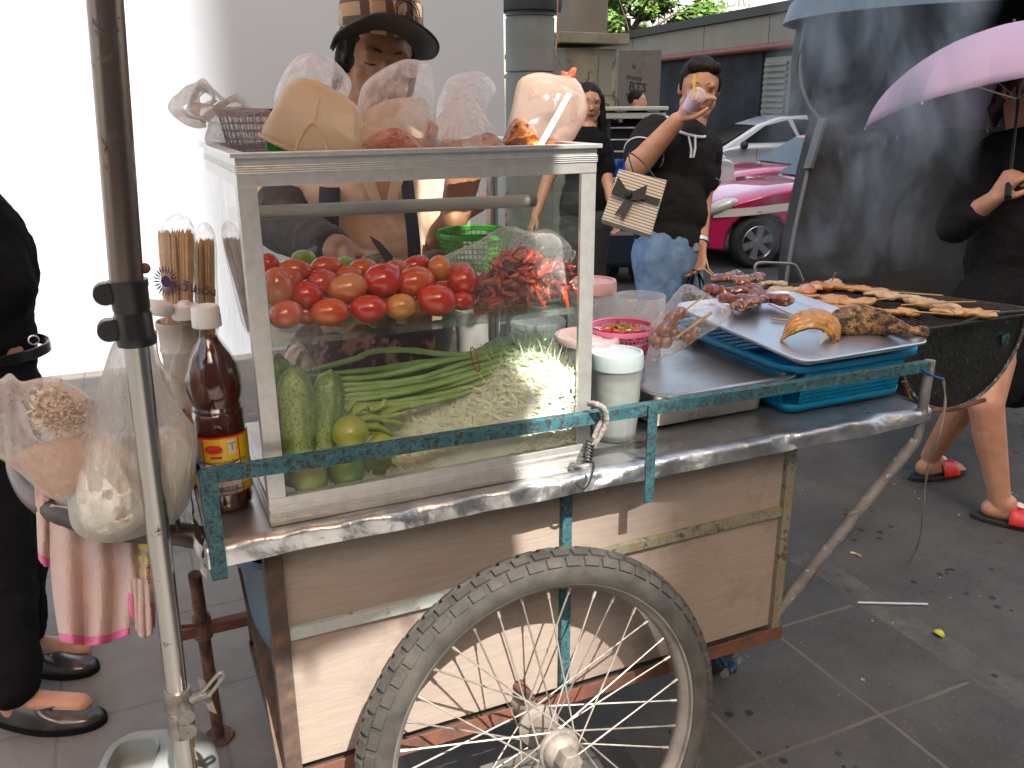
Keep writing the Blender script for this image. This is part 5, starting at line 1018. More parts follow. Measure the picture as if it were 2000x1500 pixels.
mb=MB(); mb.tube([(xl(gy0),gy0-.008,gzr),(xl(gy1),gy1,gzr),(xr(gy1),gy1,gzr),(xr(gy0),gy0-.008,gzr),(xl(gy0),gy0-.008,gzr)],.004,8); obj('frame',mb,M_grate,gt)
q=[ay(u,v,gy0-.0) for u,v in ((1868,640),(1885,630),(1920,618),(1960,611),(2010,608))]; mb=MB(); mb.tube(smoothpts(q,5),.0042,8); mb.tube([ay(1962,632,gy0),ay(1995,612,gy0)],.003,6); obj('handle',mb,M_grate,gt)
M_wire=mat('bright_wire',(.45,.45,.45),.35,.9); yb=gy1+.0
q=[Vector((p.x,p.y,p.z)) for p in [ay(u,v,yb) for u,v in ((1480,553),(1475,530),(1476,518),(1486,513),(1520,514),(1548,516),(1557,523),(1568,548))]]; mb=MB(); mb.tube(smoothpts(q,5),.0036,8); obj('handle',mb,M_wire,gt)
# chicken skewers
M_chk=mat('grilled_chicken',(.50,.31,.12),.38,var=(.42,.17,.04),vscale=38,vr=(.4,.62),dirt=(.14,.05,.015),dscale=30,dr=(.62,.72),coat=.35,sss=.08,bump=.8,bscale=110,bdist=.003)
M_chp=mat('pale_chicken',(.48,.38,.25),.45,var=(.42,.28,.14),vscale=30,sss=.1,bump=.8,bscale=110,bdist=.003,dirt=(.2,.08,.03),dscale=26,dr=(.64,.74),coat=.3)
M_cho=mat('orange_chicken',(.52,.19,.045),.35,var=(.36,.09,.02),vscale=30,coat=.5,bump=.8,bscale=110)
og=lambda u,v,z: az(u,v,gzr+.004+z)
G2='chicken skewers on the grill'
for i,(pts,rp,m_,st,lb) in enumerate((
 ([(1458,558),(1485,555),(1512,553),(1526,556)],8.5,M_chp,None,'plain pale slice, farthest left on the grill'),
 ([(1508,568),(1540,567),(1575,562),(1592,563)],10,M_chp,None,'second pale slice from the left on the grill'),
 ([(1575,568),(1592,560),(1608,560)],11.5,M_cho,None,'bright orange piece between the pale slices and the golden skewers'),
 ([(1615,556),(1630,550),(1640,554)],9,M_chp,[(1625,548,.015),(1632,533,.045)],'upright stub of skewer at the far edge of the grill'),
 ([(1630,560),(1660,562),(1690,567),(1720,570),(1738,572)],9,M_chk,[(1600,555,.012),(1680,566,.012),(1842,577,.01)],'golden skewer along the far edge of the grill'),
 ([(1552,576),(1585,580),(1618,582),(1640,580)],8,M_chk,None,'thin golden skewer left of the middle of the grill'),
 ([(1602,592),(1630,590),(1665,590),(1700,588)],9.5,M_chk,[(1690,588,.012),(1760,580,.012)],'golden brown skewer in the middle of the grill'),
 ([(1700,574),(1725,576),(1752,580),(1785,584),(1798,586)],10.5,M_chp,None,'pale chunky skewer right of the middle'),
 ([(1618,602),(1660,604),(1700,608),(1740,611),(1782,610)],10.5,M_chk,[(1775,608,.012),(1860,614,.01)],'long golden skewer nearest the cart'),
 ([(1790,592),(1815,595),(1842,597),(1858,600)],10.5,M_chp,[(1760,596,.012),(1850,590,.02),(1906,589,.02)],'pale skewer with its yellow stick pointing right'),
 ([(1845,610),(1870,611),(1900,612),(1928,616)],10.5,M_chk,[(1845,605,.014),(1952,608,.014)],'golden skewer nearest the umbrella woman'),
 ([(1838,606),(1850,608),(1862,612)],9,mat('brown_chicken',(.30,.13,.06),.4,coat=.3,bump=.6),None,'small brown lump of meat at the near right of the grill'))):
    skewer('chicken_skewer',lb,'chicken skewer',pts,rp,m_,st,11 if len(pts)>3 else 5,40+i*7,dz=.008,grp=G2,place=og,vox=.003,flat_=1.5)
# bagged skewers leaning on the pan
Db=Dof(1345,640,.12); t=thing('skewer_bag','clear cellophane bag of meatball skewers leaning on the steel tray','bag of skewers',ad(1290,700,Db))
mb=pillow(MB(),[(1266,700),(1268,640),(1290,612),(1322,570),(1342,556),(1368,566),(1400,585),(1427,604),(1415,628),(1370,660),(1320,690),(1290,702)],Db,.024,.006,30,12,31,tilt=-.15); obj('film',mb,film('crisp_film',(.93,.93,.95),.10,.5,.05,bump=1.2,bscale=28),t)
mb=MB()
M_ball=mat('meatball',(.26,.09,.035),.25,coat=.6,var=(.16,.05,.02),vscale=50)
for u,v,r in ((1312,625,.016),(1298,645,.017),(1285,668,.015),(1330,612,.014),(1300,668,.014),(1318,650,.012),(1345,660,.013),(1358,648,.011)): mb.ell(ad(u,v,Db),(r,r*.8,r*.9),None,16,10)
obj('meatballs',mb,M_ball,t)
mb=MB(); mb.tube([ad(1290,672,Db),ad(1345,600,Db-.005),ad(1386,572,Db-.01)],.0016,6); mb.tube([ad(1320,660,Db-.005),ad(1390,610,Db-.01)],.003,6); obj('sticks',mb,M_stick,t)
# rope, knot and hook round rail and cabinet
t=thing('bungee_cord','frayed grey bungee cord with black wound end and wire hook tied to the rail','cord',ay(1160,850,YF-.02)); Y_=YF-.022
q=smoothpts([ay(u,v,Y_+dy) for u,v,dy in ((1150,788,.02),(1166,790,.0),(1180,800,-.004),(1184,825,-.004),(1172,850,-.002),(1158,872,0))],6); mb=MB(); mb.tube(q,[.0048+.0006*math.sin(k*2.4) for k in range(len(q))],10); mb.tube(smoothpts([ay(u,v,Y_+.004) for u,v in ((1172,795),(1178,815),(1168,835),(1160,855))],5),.004,8); obj('cord',mb,mat('frayed_cord',(.28,.26,.24),.9,var=(.14,.13,.12),vscale=200,bump=1,bscale=300),t)
mb=MB()
for k in range(6): c=ay(1152-k*1.0,866+k*6,Y_); mb.lathe([(.0075,-.0016),(.0093,0),(.0075,.0016)],16,c,Euler((.1,.35,0)).to_matrix())
obj('winding',mb,M_trim,t)
mb=MB(); mb.tube(smoothpts([ay(u,v,Y_-.003) for u,v in ((1146,895),(1138,903),(1158,903),(1156,925),(1147,948),(1136,953),(1124,944))],6),.0022,8); obj('wire_hook',mb,mat('dark_wire',(.1,.1,.1),.3,.8),t)
# strings at the right end
t=thing('hanging_string','long frayed pale string dangling from the right end of the rail to the ground','string',ay(1845,740,YF))
q=[ay(1842,738,YF),ay(1846,790,YF-.01),ay(1834,850,YF-.02),ay(1815,900,-.02),ay(1806,960,.0),ay(1802,1020,.02),ay(1790,1070,.06),ay(1772,1102,.09)]; mb=MB(); q=smoothpts(q,6); mb.tube(q,[.0022+.0009*math.sin(k*1.3) for k in range(len(q))],6); obj('string',mb,mat('dirty_string',(.22,.2,.17),.9,bump=.8,bscale=200),t)
mb=MB(); mb.tube(smoothpts([ay(u,v,YF-.008) for u,v in ((1798,720),(1812,730),(1826,736),(1842,742))],4),.003,7); obj('blue_cord',mb,mat('blue_cord',(.02,.05,.25),.6),t)
# ================= LEFT SIDE =================
YP=-.02
def pt(u,v): return ay(u,v,YP)
Dp=Dof(250,500,YP); sp=Dp/FPX
t=thing('umbrella','vendor umbrella: rusty steel pole with black clamp and amber canopy over the cart','umbrella',(pt(360,1450).x,YP,.06))
M_pole=mat('rusty_chrome',(.22,.18,.155),.3,.9,var=(.15,.11,.09),vscale=6,stretch=(1,1,.1),dirt=(.05,.025,.02),dscale=40,dr=(.6,.66),bump=.15,bscale=100)
M_pole2=mat('bright_chrome',(.50,.49,.47),.24,1,var=(.38,.36,.34),vscale=10,stretch=(1,1,.05),dirt=(.09,.05,.035),dscale=34,dr=(.63,.68))
ptop=pt(205,0); pcl=pt(249,570); d_=(ptop-pcl).normalized()
apex=pcl+d_*((3.38-pcl.z)/d_.z)
mb=MB(); mb.tube([pt(252,600),pcl,ptop,apex],.0345*sp/sp*.0+31.5*sp,28); obj('upper_pole',mb,M_pole,t)
mb=MB(); mb.tube([pt(262,640),pt(345,1345),pt(372,1560)],[24.5*sp,24.5*sp*.97,24.5*sp*.97],28); obj('lower_pole',mb,M_pole2,t)
ax_=(pt(248,545)-pt(268,672)).normalized(); Mq=ax_.to_track_quat('Z','Y').to_matrix(); c0=pt(268,672)
Lc=(pt(248,545)-pt(268,672)).length; r_=36*sp; mb=MB(); mb.lathe([(r_*.6,0),(r_*1.02,0),(r_*1.05,.006),(r_*1.05,.012),(r_,.016),(r_,Lc*.45),(r_*.93,Lc*.5),(r_*.93,Lc*.52),(r_*.98,Lc*.56),(r_*1.0,Lc-.012),(r_*1.06,Lc-.008),(r_*1.06,Lc-.001),(r_*.7,Lc)],40,c0,Mq); M_blk=mat('black_plastic',(.012,.012,.013),.33,bump=.05); cl=obj('clamp',mb,M_blk,t)
for u,v in ((205,573),(213,644)):
    c=ay(u,v,YP-.0); mb=MB(); mb.lathe([(.001,-.010),(.0125,-.010),(.0135,-.008),(.0135,.010),(.001,.010)],24,c,Matrix.Rotation(PI/2,3,'X')); mb.prism([c+Vector((0,-.008,.0125)),c+Vector((.035,-.008,.018)),c+Vector((.035,-.008,-.03)),c+Vector((.004,-.008,-.0125))],(0,.016,0)); lg=obj('lug',mb,M_blk,cl,bevel=.001,ang=50)
    mb=MB(); mb.lathe([(.001,-.014),(.006,-.014),(.0065,-.010),(.0085,-.010)],6,c,Matrix.Rotation(PI/2,3,'X')); o=obj('bolt',mb,M_rust if v<600 else M_galv,cl,smooth=False)
c=pt(283,524); mb=MB(); mb.ell(c,(.0065,.0065,.0065)); mb.tube([pt(270,527),c],.004,8); obj('ball_screw',mb,M_rust,t)
# lower clamps and wing lever
M_cast=mat('cast_metal',(.20,.185,.165),.45,.8,var=(.13,.11,.09),vscale=30,bump=.5)
for v0,v1 in ((1345,1382),(1392,1432)):
    a_=pt(345+(v0-1340)*.12,v0);b_=pt(345+(v1-1340)*.12,v1); mb=MB(); mb.tube([a_,a_*.7+b_*.3,a_*.3+b_*.7,b_],[29*sp,30.5*sp,30.5*sp,29*sp],28); obj('collar',mb,M_cast,t)
for u,v in ((362,1392),(366,1420)):
    c=ay(u,v,YP-.03); mb=MB(); mb.lathe([(.001,-.012),(.009,-.012),(.011,-.008),(.012,.012),(.001,.012)],16,c,Matrix.Rotation(PI/2,3,'X')); cb=obj('clamp_boss',mb,M_cast,t); mb=MB(); mb.lathe([(.001,-.016),(.0045,-.016),(.005,-.01)],6,c,Matrix.Rotation(PI/2,3,'X')); obj('rusty_bolt',mb,M_rustb,cb)
c=ay(392,1360,YP-.02); mb=MB(); mb.tube([ay(376,1368,YP-.02),ay(408,1352,YP-.03)],.007,10)
mb.prism([ay(384,1318,YP-.02),ay(400,1330,YP-.02),ay(424,1395,YP-.02),ay(408,1388,YP-.02),ay(392,1350,YP-.02)],(0,.002,0))
mb.tube(smoothpts([ay(u,v,YP-.035) for u,v in ((396,1352),(425,1318),(434,1314),(434,1324),(408,1360))],4),.0028,6); obj('wing_lever',mb,M_cast,t,smooth=False)
mb=MB(); mb.tube([pt(360,1425),pt(372,1540),Vector((pt(380,1600).x,YP,.04))],[20*sp]*3,20); obj('stub_pipe',mb,mat('yellowed_pipe',(.42,.32,.19),.7,var=(.30,.22,.13),vscale=12,dirt=(.2,.1,.05),dscale=20,dr=(.6,.7)),t)
# canopy (out of frame overhead; shades the cart)
M_can=bpy.data.materials.new('amber_canopy'); M_can.use_nodes=True; nt=M_can.node_tree; b=nt.nodes['Principled BSDF']; b.inputs['Base Color'].default_value=(.72,.38,.2,1); b.inputs['Roughness'].default_value=.8
tl=nt.nodes.new('ShaderNodeBsdfTranslucent'); tl.inputs[0].default_value=(.95,.60,.36,1); mx=nt.nodes.new('ShaderNodeMixShader'); mx.inputs[0].default_value=.5
nt.links.new(b.outputs[0],mx.inputs[1]); nt.links.new(tl.outputs[0],mx.inputs[2]); nt.links.new(mx.outputs[0],nt.nodes['Material Output'].inputs[0])
def shp(p,z): # where p's sun ray meets height z
    tt=(z-p.z)/SUNV.z; return p+SUNV*tt
e=[shp(ay(u,v,Y),3.0) for u,v,Y in ((1060,690,.0),(975,885,.0))]
kA=shp(ay(1010,1062,.03),3.0); kB=shp(ay(795,1135,.03),3.0); kC=shp(ay(600,1225,.03),3.0)
xc=max(e[0].x,e[1].x)
rimp=[Vector((e[0].x+.02,1.35,3.0)),Vector((e[0].x+.01,.5,3.0)),e[0],e[1],kA,kB,kC,Vector((-1.3,kC.y-.05,3.0)),Vector((-1.5,.2,3.0)),Vector((-1.3,1.35,3.0))]
mb=MB(); top=Vector((apex.x,apex.y+.3,3.5)); k=len(rimp); vs=[top]+rimp; mb.add(vs,[(0,i+1,(i+1)%k+1) for i in range(k)])
mb.add([p for p in rimp]+[p-Vector((0,0,.06)) for p in rimp],[(i,(i+1)%k,(i+1)%k+k,i+k) for i in range(k)]); obj('canopy',mb,M_can,t,smooth=False,solid=.002)
for p in rimp: mb=MB(); mb.tube([top-Vector((0,0,.02)),p-Vector((0,0,.02)),p-Vector((0,0,.09))],.006,6); obj('rib',mb,M_alu,t)
# umbrella base can
zb_=.27; a_=az(195,1500,zb_); b_=az(425,1500,zb_); cx=(a_.x+b_.x)/2; q0=az(300,1408,zb_); hw=(az(190,1490,zb_)-az(418,1490,zb_)).length/2
t=thing('jerrycan','grey plastic jerrycan with moulded handle weighting the umbrella pole','jerrycan',(q0.x,q0.y-.14,0))
M_jer=mat('grey_green_plastic',(.24,.27,.265),.38,var=(.19,.215,.21),vscale=8,bump=.1,dirt=(.14,.12,.1),dscale=14,dr=(.62,.74))
Mj=Matrix.Rotation(-.32,3,'Z'); cj=Vector((az(290,1478,zb_).x,az(290,1478,zb_).y-.0,0)); J=lambda x,y,z:cj+Mj@Vector((x,y,z))
L=[]; 
for ins,z in ((.0,.0),(.0,.21),(.004,.235),(.014,.255),(.028,.268),(.034,.27)): L.append([J(x,y,z) for x,y in rrect(-hw+ins,hw-ins,-.13+ins,.10-ins,max(.01,.055-ins*.5))])
k=len(L[0]); mb=MB(); mb.add([p for l in L for p in l],[(i*k+j,i*k+(j+1)%k,(i+1)*k+(j+1)%k,(i+1)*k+j) for i in range(len(L)-1) for j in range(k)]); 
# recess
sl_=[(x,y) for x,y in rrect(-hw*.62,hw*.12,-.045,.04,.025)]
L2=[[J(x*s,y*s,z) for x,y in sl_] for s,z in ((1.14,.270),(1.09,.276),(1.0,.275),(.94,.262),(.90,.245),(.02,.243))]
mb.add([p for l in L2 for p in l],[(i*k+j,i*k+(j+1)%k,(i+1)*k+(j+1)%k,(i+1)*k+j) for i in range(len(L2)-1) for j in range(k)]+[tuple(5*k+j for j in range(k))])
# deck between the outer ring and the recess
mb.add(L[-1]+L2[0],[(j,(j+1)%k,k+(j+1)%k,k+j) for j in range(k)])
obj('can',mb,M_jer,t,ang=60)
# ---- rice bag
M_bagw=film('milky_bag',(.88,.84,.79),.38,.45,.3,bump=1,bscale=60,glow=.5,stretch=(2.2,2.2,.18))
Dr=Dof(260,900,.06); t=thing('rice_bag','big translucent carrier bag full of white packets hanging behind the chrome pole','plastic bag',ad(260,1050,Dr))
mb=pillow(MB(),[(222,672),(240,655),(275,652),(296,672),(308,720),(336,775),(366,815),(383,845),(386,900),(378,950),(352,1005),(300,1040),(215,1060),(165,1050),(140,1020),(134,960),(135,900),(150,850),(175,800),(200,730)],Dr,.075,.007,26,18,41,streak=(1.4,.22)); obj('film',mb,M_bagw,t)
M_ricep=mat('white_packets',(.66,.64,.56),.3,var=(.58,.55,.47),vscale=25,sss=.25,bump=1,bscale=45,bdist=.006,coat=.4)
mb=pillow(MB(),[(150,900),(200,845),(250,870),(282,920),(300,1000),(250,1042),(180,1045),(148,1010)],Dr-.005,.062,.010,34,12,43); mb2=pillow(MB(),[(290,850),(350,830),(376,880),(372,950),(330,1010),(290,1000),(280,920)],Dr+.01,.055,.010,34,12,44)
obj('rice_packet',mb,M_ricep,t); obj('rice_packet',mb2,M_ricep,t)
mb=MB(); mb.tube([ad(238,670,Dr),ad(262,610,Dr+.04),ad(285,620,Dr+.05),ad(300,700,Dr+.04),ad(340,790,Dr+.03)],[.012,.01,.008,.008,.004],8,flat=.3); obj('handle',mb,M_bagw,t)
# ---- noodle bag
Dn=Dof(90,850,.10); t=thing('noodle_bag','clear bag of soup with pale noodles at the far left','plastic bag',ad(90,980,Dn))
mb=pillow(MB(),[(-30,760),(0,738),(18,728),(40,745),(80,738),(120,742),(165,768),(185,790),(190,830),(178,900),(150,960),(118,976),(90,966),(45,930),(10,900),(-25,870)],Dn,.06,.008,24,16,51); obj('film',mb,film('soup_film',(.88,.78,.71),.22,.5,.08,bump=1,bscale=30,glow=.5),t)
rr=random.Random(9); mb=MB()
for k in range(380):
    u=110+max(-45,min(42,rr.gauss(0,22)));v=800+max(-32,min(32,rr.gauss(0,16)))+(u-108)*.15; a=rr.uniform(-.5,1.2); L_=rr.uniform(12,34); c=rr.uniform(-.5,.5)
    pts=[ad(u+math.cos(a+c*j)*L_*(j-1)*.5,v+math.sin(a+c*j)*L_*(j-1)*.5,Dn+rr.uniform(-.04,.03)+.004*j) for j in range(4)]
    mb.cm=rr.choice((0,)*16+(1,2)); mb.tube(pts,.0013,5)
o=obj('noodles',mb,[mat('noodle',(.72,.58,.38),.35),mat('herb',(.25,.34,.08),.5),mat('chilli_bit',(.6,.12,.04),.4)],t); o['kind']='stuff'
mb=pillow(MB(),[(30,890),(100,860),(170,850),(172,905),(148,952),(118,970),(88,960),(50,925)],Dn,.045,.003,20,10,52); obj('soup',mb,film('soup',(.80,.55,.38),.5,.3,.2,glow=.6),t)
# ---- towel on the handle
M_tow=mat('pink_towel',(.55,.36,.33),.95,var=(.60,.44,.38),vscale=10,bump=1,bscale=260,bdist=.004,sheen=.4); M_towp=mat('hot_pink_hem',(.66,.16,.32),.9,bump=1,bscale=260); M_towy=mat('yellow_print',(.72,.55,.12),.9,bump=.8,bscale=260)
def cloth(name,par,tl,tr,bl,br,D,m,amp=.012,n=5,seed=0,hem=None,bulge=0):
    def f(u,v,off=0):
        a=Vector((*tl,0))*(1-u)+Vector((*tr,0))*u; b=Vector((*bl,0))*(1-u)+Vector((*br,0))*u; q=a*(1-v)+b*v
        q.x+= bulge*math.sin(PI*v)*(u-.5)*2; q.y+=14*math.sin(PI*u)*v
        dd=amp*math.sin(u*n*PI+seed+v*1.2)*(.35+.65*v)+amp*.5*noise.noise(Vector((u*5,v*4,seed)))
        return ad(q.x,q.y,D+dd-off)
    mb=MB(); mb.grid(f,48,60); mb.m=[1 if (hem and (i//48)/60>1-hem) else 0 for i in range(len(mb.f))]; o=obj(name,mb,[m,M_towp],par,solid=.005); return o,f
Dt=Dof(190,1100,.16); t=thing('towel','pink terry towel with hot pink hem drooping from the cart handle','towel',ad(180,1000,Dt))
cloth('towel_cloth',t,(100,985),(255,1010),(120,1252),(250,1240),Dt,M_tow,.018,5,1,.075,8)
cloth('towel_cloth',t,(70,940),(105,950),(78,1090),(104,1096),Dt+.02,M_tow,.008,2,2,.11)
o,f3=cloth('towel_cloth',t,(245,1040),(300,1050),(255,1200),(300,1225),Dt-.01,M_tow,.010,3,3,.30)
cloth('fringe',t,(262,1130),(290,1130),(268,1230),(296,1236),Dt-.02,M_tow,.006,4,5,.0)
mb=MB()
for k in range(4): mb.grid(lambda u,v:f3(.42+.5*u,.08+.14*k+.075*v,.005),8,3)
obj('stripe_print',mb,M_towy,t)
mb=MB(); add_text(mb,'NIIU',.22,lambda a,b:f3(.72+b*.9,.42-a*.45,.0065),align='CENTER',bold=True); obj('printed_letters',mb,mat('maroon_ink',(.25,.02,.06),.9),t,smooth=False)
# ---- bottles
M_bglass=glassmat('clear_bottle',(.96,.95,.93),.02,(.8,.75,.7),1.4)
M_sauceb=mat('fish_sauce',(.055,.007,.004),.10,coat=1,spec=.6,var=(.10,.014,.006),vscale=14)
bc=ay(443,965,.105); bz=TZ; s=Dof(443,900,.105)/FPX; zc=ay(423,596,.105).z
H_=zc-bz; r=51*s
t=thing('fish_sauce_bottle','full bottle of dark fish sauce with white cap and yellow label','bottle',(bc.x,.105,bz))
c=(bc.x,.105,bz)
pr=[(.001,.002),(.80,.0),(.97,.02),(1,.05),(.96,.075),(1,.09),(1,.10),(1,.40),(.97,.42),(.985,.44),(.96,.455),(.97,.49),(.90,.505),(.94,.52),(.88,.535),(.95,.56),(1.02,.61),(1.0,.66),(.9,.72),(.72,.78),(.52,.82),(.36,.855),(.32,.87)]
def swirl(p,a,i):
    z=(p.z)/H_; k_=1
    if .56<z<.86: k_=1+.022*math.sin(a*9+z*30)
    if .44<z<.50: k_=1-.02*(math.sin(a*8)>.3)
    return Vector((p.x*k_,p.y*k_,p.z))
mb=MB(); mb.lathe([(r*a*.93,H_*b*.985) for a,b in pr],64,c,fn=swirl,close=True); obj('sauce',mb,M_sauceb,t)
mb=MB(); mb.lathe([(r*a*.97,H_*b) for a,b in pr]+[(r*.30,H_*.89),(r*.40,H_*.9),(r*.40,H_*.907),(r*.3,H_*.91)],64,c,fn=swirl); obj('glass',mb,M_bglass,t)
mb=MB(); mb.lathe([(r*.50,H_*.905),(r*.52,H_*.908),(r*.52,H_*.955),(r*.50,H_*.962),(r*.50,H_*.99),(r*.47,H_*1.0),(.001,H_*1.0)],40,c); mb.lathe([(r*.42,H_*1.0),(r*.42,H_*1.004),(r*.38,H_*1.004),(.001,H_*1.001)],32,c); obj('cap',mb,M_white_pl,t)
cang=math.atan2(CAM.y-.105,CAM.x-bc.x)   # direction to the camera round the bottle
def cyl(x,z,o=.0006): a=cang+x/(r+.001); return Vector((bc.x+(r*1.0+o)*math.cos(a),.105+(r*1.0+o)*math.sin(a),bz+z))
z0=H_*.10; z1=H_*.40; lw=r*2.9
def lab(mb,x0,x1,za,zb,o,n=24,f=None): mb.grid(lambda u,v:cyl(x0+(x1-x0)*u,za+(zb-za)*v+(f(u)*v if f else 0),o),n,2); return mb
def lm(n,c_): return mat(n,c_,.4,coat=.3)
L_red=lm('label_red',(.62,.02,.02)); L_y=lm('label_yellow',(.80,.56,.02)); L_w=lm('label_white',(.74,.72,.72)); L_b=lm('label_blue',(.25,.50,.72)); L_k=lm('label_ink',(.05,.05,.10)); L_o=lm('label_orange',(.6,.28,.06))
lb=obj('label',lab(MB(),-lw/2,lw/2,z0,z1,.0004,40),L_red,t); w_=r*1.05; xo=-.12*r
obj('label_panel',lab(MB(),xo-w_*.52,xo+w_*.72,z0+.002,z1-.003,.0008),L_y,lb)
obj('label_panel',lab(MB(),xo-w_*.52,xo+w_*.72,z0+.002,z0+(z1-z0)*.60,.0012,24,lambda u:-.006*math.sin(u*PI*.9+.2)),L_red,lb)
obj('label_panel',lab(MB(),xo-w_*.52,xo+w_*.72,z0+.002,z0+(z1-z0)*.58,.0015,24,lambda u:-.006*math.sin(u*PI*.9+.2)),L_w,lb)
obj('label_panel',lab(MB(),xo-w_*1.25,xo-w_*.56,z0+.002,z1-.003,.0008),L_o,lb)
obj('label_panel',lab(MB(),xo-w_*1.25,xo-w_*.66,z0+(z1-z0)*.35,z1-.006,.0012,16,lambda u:-.006*math.sin(u*3)),L_b,lb)
obj('label_panel',lab(MB(),xo+w_*.78,xo+w_*1.4,z0+.002,z1-.003,.0008),L_y,lb)
mb=MB(); mb.prism([cyl(xo-.006-.012*math.cos(a),z1-.018+.006*math.sin(a)*(1.2 if math.sin(a)>0 else 1),.0030) for a in [k*PI/8 for k in range(16)]],(0,-.0004,0)); obj('emblem',mb,L_red,lb,smooth=False)
obj('emblem',lab(MB(),xo-w_*.3-.0,xo+w_*.1,z1-.033,z1-.029,.0012,8),L_red,lb)
mb=lab(MB(),xo+w_*.34,xo+w_*.62,z1-.028,z1-.006,.0012,8); em=obj('emblem',mb,L_w,lb); mb=MB(); add_text(mb,'T',.017,lambda a,b:cyl(xo+w_*.48+a,z1-.022+b,.0018),bold=True); obj('emblem',mb,lm('tan_ink',(.38,.30,.18)),lb,smooth=False)
zz=z0+(z1-z0)*.55
for i,(s_,sz,x_,m_) in enumerate((('ผลิตจากปลากะตักแท้จากทะเล',.0062,0,L_k),('ส่วนประกอบโดยประมาณ',.0055,0,L_k),('ปลากะตัก      60.0%',.0048,0,L_k),('เกลือ           36.0%',.0048,0,L_k),('น้ำตาลทราย      4.0%',.0048,0,L_k),('น้ำปลาแท้',.0055,0,L_red),('ข้อมูลสำหรับผู้แพ้อาหาร : มีปลา',.0056,0,L_k),('"ไม่ใช้วัตถุกันเสีย และแต่งกลิ่น"',.0052,0,L_k),('ผลิตโดย',.0045,0,L_k),('บริษัท โรงงานน้ำปลาไทย',.0058,0,L_k))):
    z_= z1-.041 if i==0 else zz-.003-i*.0058
    if z_<z0+.006: continue
    mb=MB(); add_text(mb,s_,sz,lambda a,b:cyl(xo+w_*.1+a,z_+b,.0022),bold=True); 
    if mb.v: obj('label_text',mb,m_,lb,smooth=False)
mb=MB(); rr=random.Random(2); x_=xo-w_*.25
while x_<xo+w_*.55: q=rr.choice((.0006,.001,.0016)); lab(mb,x_,x_+q,z0+.0075,z0+.013,.0022,1); x_+=q+rr.choice((.0007,.0012))
add_text(mb,'910345777725',.005,lambda a,b:cyl(xo+w_*.15+a,z0+.0026+b,.0022)); obj('barcode',mb,L_k,lb,smooth=False)
# second bottle behind, flip cap open
t=thing('vinegar_bottle','half empty clear bottle with open white flip cap behind the fish sauce','bottle',(ay(385,900,.21).x,.21,TZ))
c2=Vector((ay(392,850,.21).x,.21,TZ)); h2=ay(400,615,.21).z-TZ
mb=MB(); mb.lathe([(r*a*.95,h2*b) for a,b in pr]+[(r*.3,h2)],48,c2); obj('glass',mb,M_bglass,t)
mb=MB(); mb.lathe([(r*.9*min(1,a),h2*b) for a,b in pr[:8]]+[(.001,h2*.41)],40,c2); obj('vinegar',mb,mat('amber_vinegar',(.50,.24,.05),.2,coat=.6,sss=.3),t)
ct=c2+Vector((0,0,h2)); mb=MB(); mb.lathe([(r*.5,-.002),(r*.52,.012),(r*.5,.018),(r*.25,.018),(r*.2,.024),(.001,.024)],32,ct); obj('cap',mb,M_white_pl,t)
Mf=Euler((0,R(14),0)).to_matrix(); mb=MB(); mb.lathe([(.001,-.004),(r*.46,-.004),(r*.5,0),(r*.5,.010),(r*.46,.014),(.001,.014)],32,ct+Vector((-r*.95,-.01,.014)),Mf); obj('flip_cap',mb,M_white_pl,t)
# ---- skewer bucket and bags
Ds=Dof(350,620,.27); pS=ad(352,625,Ds); rS=44*Ds/FPX
t=thing('white_bucket','dirty white plastic bucket with wire handle holding bags of bamboo skewers','bucket',(pS.x,pS.y,TZ)); hS=pS.z-TZ
M_bw=mat('dirty_white',(.60,.53,.46),.5,var=(.5,.43,.36),vscale=14,dirt=(.14,.08,.05),dscale=16,dr=(.66,.74),sss=.1)
mb=MB(); mb.lathe([(.001,.0),(rS*.78,0),(rS*.82,.01),(rS*.95,hS*.80),(rS*1.02,hS*.82),(rS*.97,hS*.84),(rS*.98,hS*.95),(rS*1.06,hS*.965),(rS*1.06,hS),(rS*.99,hS),(rS*.96,hS*.9),(rS*.78,.01),(.001,.006)],48,(pS.x,pS.y,TZ)); obj('shell',mb,M_bw,t)
mb=MB(); mb.tube(smoothpts([Vector((pS.x-rS*1.04,pS.y,pS.z-.012)),Vector((pS.x-rS*1.1,pS.y-.01,pS.z-.055)),Vector((pS.x-rS*.6,pS.y-rS,pS.z-.085)),Vector((pS.x+rS*.5,pS.y-rS*1.1,pS.z-.09)),Vector((pS.x+rS*1.0,pS.y-.01,pS.z-.04))],6),.0016,6); obj('handle',mb,M_bw,t)
